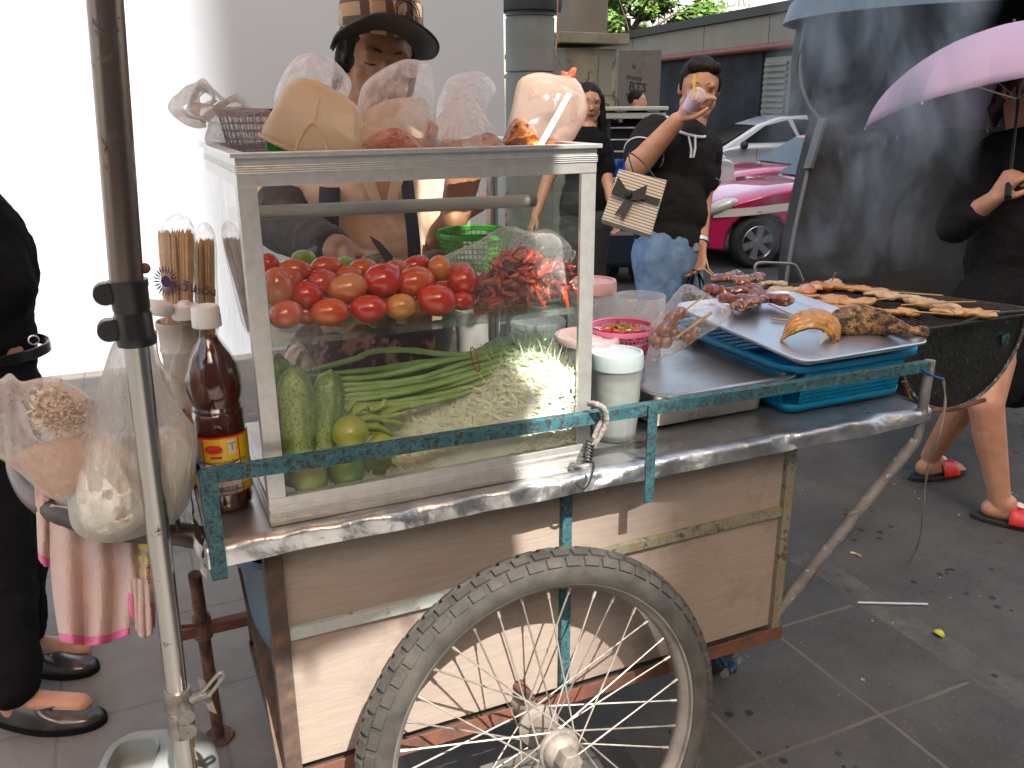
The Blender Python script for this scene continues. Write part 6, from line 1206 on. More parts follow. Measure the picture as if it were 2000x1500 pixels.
def skbag(label,ub,vb,ut,vt,rp,Dk,n,seed,texts):
    t=thing('skewer_pack',label,'pack of skewers',ad(ub,vb,Dk)); rr=random.Random(seed); s=Dk/FPX
    B=ad(ub,vb,Dk);T=ad(ut,vt,Dk); mb=MB()
    sd=RT; dp=Vector((FW.x,FW.y,0)).normalized()
    for k in range(n):
        a=rr.uniform(0,6.28); q=rr.random()**.5; ox=math.cos(a)*q*rp*s*.86; oy=math.sin(a)*q*rp*s*.6; tw=rr.uniform(-.004,.004)
        top=T+sd*(ox+tw)+dp*oy+Vector((0,0,rr.uniform(-.006,.003))); bot=B+sd*ox*.8+dp*oy*.8; dd=(top-bot).normalized()
        mb.cm=rr.randrange(2); mb.tube([bot,top,top+dd*.010],[.0021,.0021,.0003],6)
    o=obj('bamboo_sticks',mb,[M_stick,mat('bamboo_dark',(.42,.25,.09),.6)],t); o['kind']='stuff'
    fo=[(ut-rp*.98,vt+8),(ut-rp*.8,vt-20),(ut-rp*.35,vt-42),(ut+rp*.2,vt-46),(ut+rp*.75,vt-32),(ut+rp*1.0,vt),(ut+rp*1.06,vt+60),(ub+rp*1.02,vb),(ub-rp*.9,vb),(ut-rp*.96,vt+80)]
    obj('film',pillow(MB(),fo,Dk,rp*s*.75,.0035,40,14,seed,streak=(1,.35)),M_clear,t)
    for s_,sz,u,v in texts:
        mb=MB(); p=ad(u,v,Dk-rp*s*.98); up_=(T-B).normalized(); add_text(mb,s_,sz,lambda a,b:p+sd*a+up_*b-Vector((0,0,a*.12)),bold=True); obj('printed_text',mb,mat('purple_ink',(.035,.012,.06),.6),t,smooth=False)
    return t
t=skbag('tall clear pack of bamboo skewers printed with a purple flower',352,655,345,462,36,Ds-.01,110,3,(('ตะวัน',.021,358,568),('ไม้ปลายแหลมเสียบอาหาร',.009,352,614)))
mb=MB(); fc_=ad(325,550,Ds-.01-36*Ds/FPX*.93)
for k in range(22):
    a=2*PI*k/22; d_=RT*math.cos(a)+Vector((0,0,1))*math.sin(a)*1.25; n_=RT*-math.sin(a)+Vector((0,0,1))*math.cos(a); q=fc_-FW*.002; mb.add([q+d_*.008,q+d_*.014+n_*.0014,q+d_*.021,q+d_*.014-n_*.0014],[(0,1,2,3)])
mb.add([fc_-FW*.002+(RT*math.cos(a)+Vector((0,0,1.2))*math.sin(a))*.0075 for a in [k*PI/8 for k in range(16)]],[tuple(range(16))]); obj('printed_flower',mb,mat('flower_ink',(.05,.02,.10),.6),t,smooth=False)
skbag('second pack of skewers mostly hidden between the tall pack and the cabinet',402,655,398,480,24,Ds+.05,60,5,(('ตะวัน',.018,400,575),))
# ================= PEOPLE =================
def head(fl_,c,h,yaw,pitch=0,roll=0,jaw=1):
    """skull, jaw, nose, brow, ears; returns rotation. c = head centre, h = chin to crown, yaw: facing angle from -Y, + towards +X"""
    M_=(Matrix.Rotation(yaw,3,'Z')@Matrix.Rotation(pitch,3,'X')@Matrix.Rotation(roll,3,'Y'))
    P=lambda x,y,z:Vector(c)+M_@Vector((x*h,y*h,z*h))     # local: face looks to -Y
    fl_.ell(P(0,.06,.10),(.325*h,.40*h,.39*h),M_,28,18); fl_.ell(P(0,-.10,-.10),(.26*h,.28*h,.30*h),M_,24,16)
    fl_.cone(P(-.10,-.17,-.34),P(.10,-.17,-.34),.115*h,.115*h); fl_.cone(P(-.2,.0,-.22),P(-.08,-.18,-.38),.12*h,.09*h); fl_.cone(P(.2,.0,-.22),P(.08,-.18,-.38),.12*h,.09*h)
    fl_.cone(P(0,-.335,.06),P(0,-.415,-.09),.035*h,.055*h); fl_.cone(P(-.055,-.37,-.10),P(.055,-.37,-.10),.036*h,.036*h)
    fl_.cone(P(-.16,-.29,.13),P(.16,-.29,.13),.055*h,.055*h); fl_.cone(P(-.17,-.22,-.06),P(-.12,-.26,-.10),.09*h,.07*h); fl_.cone(P(.17,-.22,-.06),P(.12,-.26,-.10),.09*h,.07*h)
    fl_.cone(P(-.055,-.355,-.205),P(.055,-.355,-.205),.030*h,.030*h); fl_.cone(P(-.045,-.345,-.245),P(.045,-.345,-.245),.032*h,.032*h)
    for s in(-1,1): fl_.ell(P(.335*s,.05,.0),(.035*h,.075*h,.12*h),M_,12,8)
    return M_,P
def face(P,h,par,eyes='closed',skinm=None):
    m_lid=mat('eye_line',(.04,.02,.015),.5); m_lip=mat('lips',(.36,.12,.09),.45)
    for s in(-1,1):
        mb=MB(); mb.tube([P((.075+.04*k)*s,-.335+.012*abs(k-1.5)+.008*k,.045-(.010 if k in(1,2) else 0)) for k in range(4)],[.003*h,.008*h,.008*h,.003*h],6); obj('eye',mb,m_lid,par)
        mb=MB(); mb.tube([P((.06+.055*k)*s,-.345+.022*k,.155+(.015 if k==1 else 0)) for k in range(3)],[.007*h,.010*h,.004*h],6); obj('eyebrow',mb,M_hair,par)
    mb=MB(); mb.tube([P(x,-.378+.35*x*x*3,-.222) for x in(-.10,-.05,0,.05,.10)],[.004*h,.010*h,.012*h,.010*h,.004*h],6); obj('lips',mb,m_lip,par)
def hand(fl_,wrist,dirv,palmn,size,curl=.5,thumb=1,spread=.12):
    """palm plus five fingers with knuckles, added into the body surface"""
    d=Vector(dirv).normalized(); n=Vector(palmn); n=(n-d*n.dot(d)).normalized(); s=d.cross(n)*thumb   # s points to the thumb side
    w=Vector(wrist); L=size   # hand length about .18
    for i in(-1.4,-.45,.45,1.4): fl_.cone(w+s*i*.011,w+d*L*.48+s*i*.0185,.013,.0105)
    lens=(.40,.45,.42,.33)
    for i,(o_,ln) in enumerate(zip((1.35,.45,-.45,-1.35),lens)):
        p=w+d*L*.48+s*o_*.019; dd=(d+s*o_*spread*.5).normalized(); pts=[p]; a=0
        for k,f in enumerate((.42,.32,.26)):
            a+=curl*(.7 if k==0 else 1)*(1+.1*i); v=dd*math.cos(a)+n*math.sin(a); pts.append(pts[-1]+v*L*ln*f)
        fl_.chain(pts,[.0092,.0086,.0078,.0066])
    p=w+d*L*.12+s*.02; q=p+(d*.6+s*.75+n*.25).normalized()*L*.22; r=q+(d*.85+s*.25+n*.5*curl).normalized()*L*.18; e=r+(d*.9+n*.6*curl).normalized()*L*.13
    fl_.chain([p,q,r,e],[.015,.011,.0095,.0078])
def W(u,v,D): return ad(u,v,D)
# ---- seller behind the cabinet
Dz=1.86
sel=thing('person','seller in a checked cap, pale shirt and dark apron straps, working behind the glass cabinet','person',(ad(720,600,Dz).x,ad(720,600,Dz).y,0))
hc_=W(738,118,Dz); hh=.235
fl_=Flesh(); Mh,Ph=head(fl_,hc_,hh,R(-4),R(18),R(6))
# yaw: facing the camera-left side of the cart, looking down
nk=W(722,228,Dz+.02)
fl_.cone(hc_+Vector((0,.03,-.06)),nk+Vector((0,.02,-.03)),.052,.058)
ch=W(718,400,Dz+.05); fl_.ell(ch,(.155,.10,.17),None,24,16); fl_.ell(W(716,560,Dz+.06),(.15,.105,.17),None,24,16); fl_.cone(nk,W(720,330,Dz+.04),.06,.11)
shL=W(560,345,Dz+.02); elL=W(548,440,Dz-.10); wrL=W(668,492,Dz-.28)
shR=W(850,340,Dz+.06); elR=W(868,470,Dz+.03); wrR=W(885,432,Dz-.14)
for sh,el,wr in((shL,elL,wrL),(shR,elR,wrR)): fl_.cone(ch+Vector((0,0,.10)),sh,.07,.056); fl_.chain([sh,el,wr],[.055,.044,.029])
hand(fl_,wrL,W(740,505,Dz-.30)-wrL,(0,-.2,-1),.165,.45,-1)
hand(fl_,wrR,W(905,345,Dz-.16)-wrR,(-.1,-1,0),.165,.12,1,.25)
hip=W(716,700,Dz+.06); 
for s in(-1,1):
    h0=hip+Vector((.075*s,0,0)); fl_.chain([h0,Vector((h0.x,h0.y-.02,.42)),Vector((h0.x,h0.y,.09))],[.09,.058,.04]); fl_.cone(Vector((h0.x,h0.y,.045)),Vector((h0.x,h0.y-.15,.03)),.038,.028)
fl_.ell(hip,(.15,.10,.13))
fuse('body',fl_,mat('tan_skin',(.36,.165,.085),.5,sss=.1,var=(.30,.13,.07),vscale=25),sel,.0042,4)
face(Ph,hh,sel)
M_shirt=mat('cream_shirt',(.66,.50,.36),.85,var=(.60,.45,.33),vscale=8,bump=.4,bscale=160,sss=.05)
fl_=Flesh(); fl_.ell(ch+Vector((0,-.006,.01)),(.172,.118,.175),None,28,18); fl_.ell(W(716,540,Dz+.06),(.175,.125,.20),None,28,18); fl_.cone(ch+Vector((-.05,0,.1)),shL,.085,.07); fl_.cone(ch+Vector((.05,0,.1)),shR,.085,.068); fl_.cone(shL,shL+(elL-shL)*.45,.070,.066); fl_.cone(shR,shR+(elR-shR)*.72,.068,.064)
fuse('shirt',fl_,M_shirt,sel,.006,4,disp=(.012,.05))
mb=MB(); nq=W(743,350,Dz-.075); mb.prism([nq+Vector((-.022,0,.03)),nq+Vector((.028,0,.03)),nq+Vector((.004,-.004,-.05))],(0,-.006,0)); obj('open_neck',mb,M_skin,sel,smooth=False)
mb=MB(); 
for s in(-1,1): a_=nq+Vector((.03*s,-.01,.04)); mb.prism([a_,a_+Vector((.028*s,0,-.01)),nq+Vector((.022*s,-.018,-.055)),nq+Vector((.006*s,-.016,-.045))],(0,-.004,0))
obj('collar',mb,M_shirt,sel,smooth=False)
M_slv=mat('grey_sleeve',(.055,.048,.048),.9,bump=.4,bscale=200)
fl_=Flesh(); fl_.chain([shL+(elL-shL)*.35,elL,elL+(wrL-elL)*.82],[.062,.056,.041]); fuse('arm_sleeve',fl_,M_slv,sel,.005,3,disp=(.008,.03))
M_navy=mat('navy_strap',(.008,.010,.022),.8,bump=.4,bscale=300)
fdn=Vector((0,-1,0))
def strap(pts,wd_): 
    mb=MB(); q=smoothpts(pts,6); mb.add([p+RT*wd_*s for p in q for s in(-1,1)],[(2*i,2*i+1,2*i+3,2*i+2) for i in range(len(q)-1)]); return mb
obj('apron_strap',strap([W(650,318,Dz-.02),W(645,345,Dz-.06),W(643,400,Dz-.12),W(640,470,Dz-.14),W(640,560,Dz-.14)],.021),M_navy,sel,solid=.004)
obj('apron_strap',strap([W(788,318,Dz-.02),W(794,345,Dz-.05),W(800,400,Dz-.10),W(808,470,Dz-.13),W(812,560,Dz-.13)],.013),M_navy,sel,solid=.004)
M_apr=mat('patterned_apron',(.045,.02,.025),.85,dirt=(.32,.16,.13),dscale=26,dr=(.52,.58),bump=.3,bscale=200)
mb=MB(); mb.grid(lambda u,v:W(600+250*u,520+260*v,Dz-.10-.05*math.sin(PI*u)+.008*math.sin(u*14+v*3)),30,24); obj('apron',mb,M_apr,sel,solid=.004)
M_trs=mat('dark_trousers',(.02,.02,.025),.9); fl_=Flesh()
for s in(-1,1): h0=hip+Vector((.075*s,0,0)); fl_.chain([h0,Vector((h0.x,h0.y-.02,.42)),Vector((h0.x,h0.y,.10))],[.105,.075,.06])
fl_.ell(hip,(.165,.115,.13)); fuse('trousers',fl_,M_trs,sel,.007,3)
# hair and cap
fl_=Flesh(); fl_.ell(Ph(0,.10,.10),(.355*hh,.41*hh,.40*hh),Mh,26,16); 
for s in(-1,1): fl_.cone(Ph(.30*s,.0,.12),Ph(.34*s,.06,-.28),.09*hh,.05*hh); fl_.cone(Ph(.28*s,-.12,.2),Ph(.32*s,-.10,-.02),.05*hh,.03*hh)
fl_.cone(Ph(0,.35,0),Ph(0,.33,-.35),.2*hh,.15*hh); fuse('hair',fl_,M_hair,sel,.005,3,disp=(.006,.01))
M_cap=bpy.data.materials.new('plaid_cap'); M_cap.use_nodes=True; nt=M_cap.node_tree; b=nt.nodes['Principled BSDF']; b.inputs['Roughness'].default_value=.85
tc=nt.nodes.new('ShaderNodeTexCoord'); sx=nt.nodes.new('ShaderNodeSeparateXYZ'); nt.links.new(tc.outputs['Object'],sx.inputs[0])
def wv(o,per,off,th):
    a=nt.nodes.new('ShaderNodeMath'); a.operation='MULTIPLY_ADD'; a.inputs[1].default_value=1/per; a.inputs[2].default_value=off; nt.links.new(o,a.inputs[0]); f=nt.nodes.new('ShaderNodeMath'); f.operation='FRACT'; nt.links.new(a.outputs[0],f.inputs[0]); g=nt.nodes.new('ShaderNodeMath'); g.operation='LESS_THAN'; g.inputs[1].default_value=th; nt.links.new(f.outputs[0],g.inputs[0]); return g.outputs[0]
c_=_mix(nt,wv(sx.outputs[0],.045,.1,.4),(.42,.30,.19),(.10,.06,.04)); c_=_mix(nt,wv(sx.outputs[2],.042,.3,.38),c_,(.13,.08,.05)); c_=_mix(nt,wv(sx.outputs[0],.045,.75,.1),c_,(.50,.40,.30)); nt.links.new(c_,b.inputs['Base Color'])
capc=Ph(0,.05,.25); Mcap=Mh@Matrix.Rotation(R(-8),3,'X')
mb=MB(); mb.lathe([(.385*hh,0),(.39*hh,.10*hh),(.37*hh,.24*hh),(.30*hh,.36*hh),(.18*hh,.43*hh),(.001,.455*hh)],48,capc,Mcap,sx=.96,sy=1.12); obj('cap_crown',mb,M_cap,sel,solid=.003)
MB_b=mat('black_brim',(.010,.010,.011),.7,bump=.2,bscale=300)
Mb0=Mcap
br_o=smoothpts([W(u,v,D) for u,v,D in ((646,96,1.80),(660,66,1.72),(700,40,1.63),(745,26,1.58),(800,38,1.57),(842,66,1.59),(857,92,1.62),(846,114,1.67),(816,118,1.74))],5)
br_i=smoothpts([W(u,v,D) for u,v,D in ((650,100,1.82),(662,84,1.78),(690,70,1.765),(722,62,1.755),(755,62,1.755),(785,72,1.76),(802,88,1.77),(812,104,1.775),(814,116,1.78))],5)
def brim(u,v):
    i=min(int(round(u*(len(br_o)-1))),len(br_o)-1); return br_i[i].lerp(br_o[i],v)+Vector((0,0,.010*math.sin(v*PI)))
mb=MB(); mb.grid(brim,len(br_o)-1,10); obj('cap_brim',mb,MB_b,sel,solid=.004)
Mcap=Mb0@Matrix.Rotation(R(18),3,'Z'); mb=MB(); ec=Vector(capc)+Mcap@Vector((0,-.42*hh,.19*hh)); Me=Mcap@Matrix.Rotation(R(72),3,'X')
for r_ in (.030,.024,.013): mb.lathe([(r_-.0012,.0),(r_,.002),(r_+.0012,0)],32,ec,Me)
mb.ell(ec,(.005,.008,.0015),Me,12,6)
for k in range(14): a=2*PI*k/14; mb.tube([ec+Me@Vector((.0255*math.cos(a),.0255*math.sin(a),.001)),ec+Me@Vector((.0285*math.cos(a),.0285*math.sin(a),.001))],.0008,4)
obj('cap_badge',mb,mat('badge_brown',(.06,.035,.025),.7),sel)
# clay mortar in front of the seller
mc=ay(800,640,.56); t=thing('mortar','big dark brown clay mortar behind the cabinet below the glass shelf','mortar',(mc.x,.56,TZ-.14))
mb=MB(); mz=TZ-.05; mb.lathe([(.001,mz-TZ+.01),(.05,0),(.07,.05),(.088,.12),(.10,.20),(.104,.22),(.098,.222),(.09,.20),(.06,.10),(.001,.08)],44,(mc.x,.56,TZ-.03)); obj('bowl',mb,mat('brown_clay',(.055,.042,.038),.6,var=(.08,.06,.05),vscale=20),t)
mb=MB(); mb.box((mc.x-.3,.47,.70),(mc.x+.3,.72,.735)); o=obj('side_shelf',mb,mat('side_wood',(.12,.09,.07),.8),smooth=False); tag(o,'low wooden shelf behind the cart carrying the mortar','shelf')
for x in(-.25,.25): 
    mb=MB(); mb.box((mc.x+x-.015,.66,0),(mc.x+x+.015,.69,.70)); obj('leg',mb,M_rust,o,smooth=False)
tub('white_pail','tall white pail behind the cabinet beside the rear post',935,760,602,44,.58,M_white_pl,None,z0=.735)
tub('food_tub','small white tub behind the cucumbers',690,730,702,36,.52,M_white_pl,None,z0=.735)
mb=pillow(MB(),[(555,740),(560,690),(580,668),(600,680),(612,705),(630,740)],Dof(590,700,.5),.03,.008,40,10,71); tag(obj('cloth_bundle',mb,mat('beige_cloth',(.4,.33,.27),.9,bump=.8)),'crumpled beige cloth bundle behind the cucumbers','cloth')
# ---- man drinking
Dm=3.4
man=thing('person','man in black polo shirt and jeans drinking from a plastic cup','person',(ad(1310,700,Dm).x,ad(1310,700,Dm).y,0))
fl_=Flesh(); hm=.245; hcm=W(1366,176,Dm); Mm,Pm=head(fl_,hcm,hm*.92,R(-28),R(10),R(4))
nk=W(1345,245,Dm+.03); fl_.cone(hcm+Vector((0,.02,-.05)),nk+Vector((0,.0,-.03)),.058,.064)
sL=W(1278,262,Dm+.0);eL=W(1246,322,Dm-.10);wL=W(1322,236,Dm-.22); sR=W(1378,290,Dm+.12);eR=W(1368,395,Dm+.10);wR=W(1367,478,Dm+.0)
chm=W(1325,330,Dm+.05); wa=W(1312,420,Dm+.05); hp_=W(1300,500,Dm+.05)
fl_.cone(W(1300,285,Dm+.03),W(1360,295,Dm+.08),.085,.085); fl_.ell(chm,(.135,.115,.19),Matrix.Rotation(-YAW,3,'Z'),24,16); fl_.ell(wa,(.125,.11,.17),Matrix.Rotation(-YAW,3,'Z'),24,16); fl_.ell(hp_,(.125,.12,.14))
fl_.cone(nk,W(1335,300,Dm+.05),.065,.11)
fl_.chain([sL,eL,wL],[.060,.050,.032]); fl_.chain([sR,eR,wR],[.056,.045,.030])
hand(fl_,wL,W(1358,196,Dm-.25)-wL,Vector((.8,-.3,.5)),.185,.42,-1,.2)
hand(fl_,wR,W(1364,535,Dm-.02)-wR,(-.6,-.2,0),.175,.45,1)
kn=[];ft=[]
for u0,u1,dd in((1283,1278,0),(1325,1322,.12)):
    h0=W(u0,500,Dm+dd); k0=Vector((h0.x+.02,h0.y-.04,.42)); f0=Vector((h0.x,h0.y+.0,.07)); kn.append((h0,k0,f0)); fl_.chain([h0,k0,f0],[.085,.06,.042]); fl_.cone(Vector((f0.x,f0.y,.045)),Vector((f0.x-.06,f0.y-.14,.035)),.042,.032)
fuse('body',fl_,M_skin,man,.0052,4); face(Pm,hm*.92,man)
fl_=Flesh(); h_=hm*.92; fl_.ell(Pm(0,.13,.20),(.345*h_,.40*h_,.36*h_),Mm,26,16); fl_.cone(Pm(0,.38,.12),Pm(0,.36,-.14),.16*h_,.08*h_); 
for s in(-1,1): fl_.cone(Pm(.30*s,.02,.2),Pm(.33*s,-.02,.0),.07*h_,.03*h_)
fl_.cone(Pm(-.2,-.17,.40),Pm(.2,-.17,.40),.10*h_,.10*h_); fuse('hair',fl_,M_hair,man,.006,3,disp=(.007,.01))
M_polo=mat('black_polo',(.012,.012,.013),.85,bump=.3,bscale=200,spec=.2)
fl_=Flesh(); Mr=Matrix.Rotation(-YAW,3,'Z'); fl_.ell(chm,(.150,.13,.205),Mr,26,18); fl_.ell(wa,(.142,.128,.19),Mr,26,18); fl_.ell(W(1306,468,Dm+.05),(.140,.13,.12),Mr,24,14); fl_.cone(W(1296,284,Dm+.03),W(1366,296,Dm+.08),.095,.092); fl_.cone(nk+Vector((0,0,-.03)),W(1335,300,Dm+.05),.075,.115)
fl_.cone(sL,sL+(eL-sL)*.62,.078,.078); fl_.cone(sR,sR+(eR-sR)*.55,.072,.070); fuse('polo_shirt',fl_,M_polo,man,.007,3,disp=(.022,.07))
M_trimw=mat('white_piping',(.6,.62,.66),.7)
mb=MB(); mb.tube(smoothpts([W(1303,228,Dm-.02),W(1310,248,Dm-.06),W(1340,262,Dm-.10),W(1372,268,Dm-.07),W(1379,262,Dm-.02)],5),.006,6); mb.tube([W(1345,266,Dm-.13),W(1350,290,Dm-.14),W(1349,308,Dm-.14)],.0045,6); mb.tube([W(1358,266,Dm-.12),W(1358,290,Dm-.135),W(1354,308,Dm-.135)],.0045,6); obj('collar_piping',mb,M_trimw,man)
mb=MB(); mb.lathe([(.078,-.003),(.082,0),(.078,.003)],28,sL+(eL-sL)*.66,(eL-sL).to_track_quat('Z','Y').to_matrix()); mb.lathe([(.071,-.003),(.075,0),(.071,.003)],28,sR+(eR-sR)*.62,(eR-sR).to_track_quat('Z','Y').to_matrix()); obj('sleeve_piping',mb,M_trimw,man)
M_jean=mat('blue_jeans',(.10,.20,.36),.85,var=(.20,.32,.50),vscale=9,bump=.5,bscale=200,dirt=(.05,.10,.2),dscale=6,dr=(.5,.7))
fl_=Flesh(); fl_.ell(W(1300,500,Dm+.05),(.138,.128,.16),Mr,24,14)
for h0,k0,f0 in kn: fl_.chain([h0,k0,f0+Vector((0,0,.03))],[.098,.082,.07])
fuse('jeans',fl_,M_jean,man,.007,3,disp=(.012,.05))
for h0,k0,f0 in kn: mb=MB(); mb.ell((f0.x-.03,f0.y-.07,.045),(.05,.13,.045),Matrix.Rotation(-.3,3,'Z')); obj('shoe',mb,M_black,man)
mb=MB(); q_=(wR-eR).normalized().to_track_quat('Z','Y').to_matrix(); wc=wR-(wR-eR).normalized()*.01
for k in range(9): mb.lathe([(.034,-.008),(.0375,-.008),(.0375,.008),(.034,.008)],20,wc,q_) if k==0 else None
wt=obj('wrist_watch',mb,mat('watch_steel',(.6,.6,.58),.25,1),man); mb=MB(); mb.lathe([(.001,.006),(.015,.006),(.017,.0),(.001,0)],20,W(1359,482,Dm-.045),Euler((R(90),0,R(-30))).to_matrix()); obj('dial',mb,M_steel,wt)
# cup + straw
cc=W(1352,200,Dm-.28); t=thing('drink_cup','clear plastic cup of pale purple drink with a yellow straw in the man\'s hand','cup',cc)
Mc=Euler((R(20),R(30),0)).to_matrix(); mb=MB(); mb.lathe([(.001,-.036),(.022,-.036),(.031,.024),(.033,.026),(.031,.030)],28,cc,Mc); mb.lathe([(.031,.028),(.028,.042),(.018,.054),(.007,.057)],28,cc,Mc); obj('cup',mb,film('cup_film',(.85,.8,.88),.25,.6,.06,bump=.1),t)
mb=MB(); mb.lathe([(.001,-.034),(.021,-.034),(.029,.016),(.001,.016)],24,cc,Mc); obj('drink',mb,mat('lilac_drink',(.55,.42,.58),.3,sss=.3),t)
mb=MB(); mb.tube([W(1354,195,Dm-.31),W(1357,144,Dm-.33)],.0045,8); obj('straw',mb,mat('yellow_straw',(.75,.48,.03),.4),t)
# striped gift bag
Dg=Dm-.20; t=thing('gift_bag','cream striped paper bag with a big black bow on the man\'s arm','gift bag',W(1240,400,Dg))
A,B,C,E_=W(1209,330,Dg),W(1303,352,Dg-.02),W(1272,459,Dg-.02),W(1175,428,Dg); nb_=(B-A).cross(E_-A).normalized()
if nb_.dot(FW)<0: nb_=-nb_
M_bag=bpy.data.materials.new('striped_paper'); M_bag.use_nodes=True; nt=M_bag.node_tree; b=nt.nodes['Principled BSDF']; b.inputs['Roughness'].default_value=.6
tc=nt.nodes.new('ShaderNodeTexCoord'); dn=nt.nodes.new('ShaderNodeVectorMath'); dn.operation='DOT_PRODUCT'; dv=(E_-A).normalized(); dn.inputs[1].default_value=dv; nt.links.new(tc.outputs['Object'],dn.inputs[0]); g=wv.__code__ and None
a1=nt.nodes.new('ShaderNodeMath'); a1.operation='MULTIPLY'; a1.inputs[1].default_value=1/.0115; nt.links.new(dn.outputs['Value'],a1.inputs[0]); f1=nt.nodes.new('ShaderNodeMath'); f1.operation='FRACT'; nt.links.new(a1.outputs[0],f1.inputs[0]); g1=nt.nodes.new('ShaderNodeMath'); g1.operation='LESS_THAN'; g1.inputs[1].default_value=.38; nt.links.new(f1.outputs[0],g1.inputs[0])
nt.links.new(_mix(nt,g1.outputs[0],(.62,.57,.46),(.20,.18,.15)),b.inputs['Base Color'])
mb=MB(); mb.prism([A,B,C,E_],nb_*.07); obj('paper_bag',mb,M_bag,t,smooth=False,bevel=.002)
def bp(u,v,o=.004): return A+(B-A)*u+(E_-A)*v-nb_*o
mb=MB(); mb.prism([bp(.02,.34),bp(1,.38),bp(1,.52),bp(.02,.46)],-nb_*.001); mb.prism([bp(.36,.42,.008),bp(.05,.18,.02),bp(.02,.50,.02),bp(.30,.55,.01)],-nb_*.006); mb.prism([bp(.36,.42,.008),bp(.66,.20,.02),bp(.70,.48,.02),bp(.42,.55,.01)],-nb_*.006)
mb.prism([bp(.34,.5,.01),bp(.22,.88,.015),bp(.34,.82,.015),bp(.42,.95,.015),bp(.50,.60,.01)],-nb_*.004); mb.ell(bp(.37,.46,.016),(.014,.012,.014)); obj('bow',mb,mat('black_ribbon',(.012,.012,.014),.6,bump=.5),t,smooth=False)
mb=MB(); mb.tube(smoothpts([bp(.3,.0,0),W(1228,300,Dg+.02),W(1250,312,Dg+.02),bp(.75,.0,0)],5),.003,6); obj('strap',mb,M_trim,t)
mb=MB(); 
hq=W(1357,528,Dm-.03)
mb.tube(smoothpts([W(1335,575,Dm),W(1345,545,Dm-.02),hq,W(1372,548,Dm),W(1378,580,Dm)],5),.004,6); mb.tube(smoothpts([W(1345,580,Dm+.05),W(1352,548,Dm+.02),hq,W(1366,545,Dm+.05),W(1368,580,Dm+.05)],5),.004,6); t=thing('shopping_bag','black bag carried low in the man\'s other hand','bag',W(1357,640,Dm)); obj('handle',mb,M_black,t)
mb=MB(); mb.prism([W(1325,575,Dm),W(1388,578,Dm),W(1392,680,Dm),W(1322,680,Dm)],FW*.1); obj('sack',mb,M_black,t,bevel=.01,smooth=False)
# ---- woman with glasses
Dw=4.9; wom=thing('person','long haired woman in glasses and black T-shirt walking behind the cabinet','person',(ad(1150,500,Dw).x,ad(1150,500,Dw).y,0))
fl_=Flesh(); hw_=.215; hcw=W(1150,203,Dw); Mw_,Pw=head(fl_,hcw,hw_,R(-18),R(4))
nk=W(1148,258,Dw+.02); fl_.cone(hcw+Vector((0,.02,-.05)),nk,.05,.05); cw_=W(1145,315,Dw+.05)
sl=W(1105,285,Dw+.02);el=W(1070,350,Dw+.0);wl_=W(1045,425,Dw-.1); sr=W(1176,285,Dw+.05);er=W(1186,360,Dw+.03);wr=W(1200,415,Dw-.05)
fl_.ell(cw_,(.13,.10,.19)); fl_.ell(W(1140,400,Dw+.05),(.13,.10,.18)); fl_.cone(nk,cw_,.05,.1); fl_.chain([sl,el,wl_],[.045,.036,.025]); fl_.chain([sr,er,wr],[.045,.035,.025])
hand(fl_,wl_,W(1035,450,Dw-.12)-wl_,(1,0,0),.15,.4); hand(fl_,wr,W(1206,440,Dw-.05)-wr,(-1,0,0),.15,.4,-1)
for u0 in(1125,1160): h0=W(u0,440,Dw+.05); fl_.chain([h0,Vector((h0.x,h0.y,.42)),Vector((h0.x,h0.y,.07))],[.08,.055,.038]); fl_.cone(Vector((h0.x,h0.y,.045)),Vector((h0.x-.03,h0.y-.14,.035)),.04,.03)
fuse('body',fl_,M_skin,wom,.006,3); face(Pw,hw_,wom)
mb=MB()
for s in(-1,1): mb.lathe([(.105*hw_,-.002),(.112*hw_,0),(.105*hw_,.002)],24,Pw(.125*s,-.40,.04),Mw_@Matrix.Rotation(PI/2,3,'X')); mb.tube([Pw(.235*s,-.39,.05),Pw(.335*s,0,.05)],.0015,5)
mb.tube([Pw(-.02,-.41,.05),Pw(.02,-.41,.05)],.0015,5); obj('glasses',mb,M_trim,wom)
fl_=Flesh(); fl_.ell(Pw(0,.12,.17),(.37*hw_,.42*hw_,.38*hw_),Mw_,24,16); fl_.chain([Pw(.33,.05,.15),Pw(.38,.1,-.3),Pw(.42,.15,-.8),Pw(.42,.2,-1.3)],[.10*hw_,.12*hw_,.13*hw_,.06*hw_]); fl_.chain([Pw(-.33,.05,.15),Pw(-.38,.1,-.3),Pw(-.42,.15,-.8)],[.10*hw_,.12*hw_,.08*hw_]); fl_.chain([Pw(0,.4,.1),Pw(0,.45,-.5),Pw(0,.45,-1.2)],[.25*hw_,.3*hw_,.2*hw_]); fuse('hair',fl_,M_hair,wom,.008,2,disp=(.008,.02))
fl_=Flesh(); fl_.ell(cw_,(.145,.115,.20)); fl_.ell(W(1140,400,Dw+.05),(.145,.115,.19)); fl_.cone(nk+Vector((0,0,-.05)),cw_,.06,.11); fl_.cone(W(1115,280,Dw+.03),W(1172,280,Dw+.05),.065,.065); fl_.cone(sl,sl+(el-sl)*.5,.06,.058); fl_.cone(sr,sr+(er-sr)*.55,.062,.06); fuse('t_shirt',fl_,M_black,wom,.008,3,disp=(.02,.06))
fl_=Flesh()
for u0 in(1125,1160): h0=W(u0,440,Dw+.05); fl_.chain([h0,Vector((h0.x,h0.y,.42)),Vector((h0.x,h0.y,.1))],[.10,.075,.06])
fuse('trousers',fl_,M_trs,wom,.009,3)
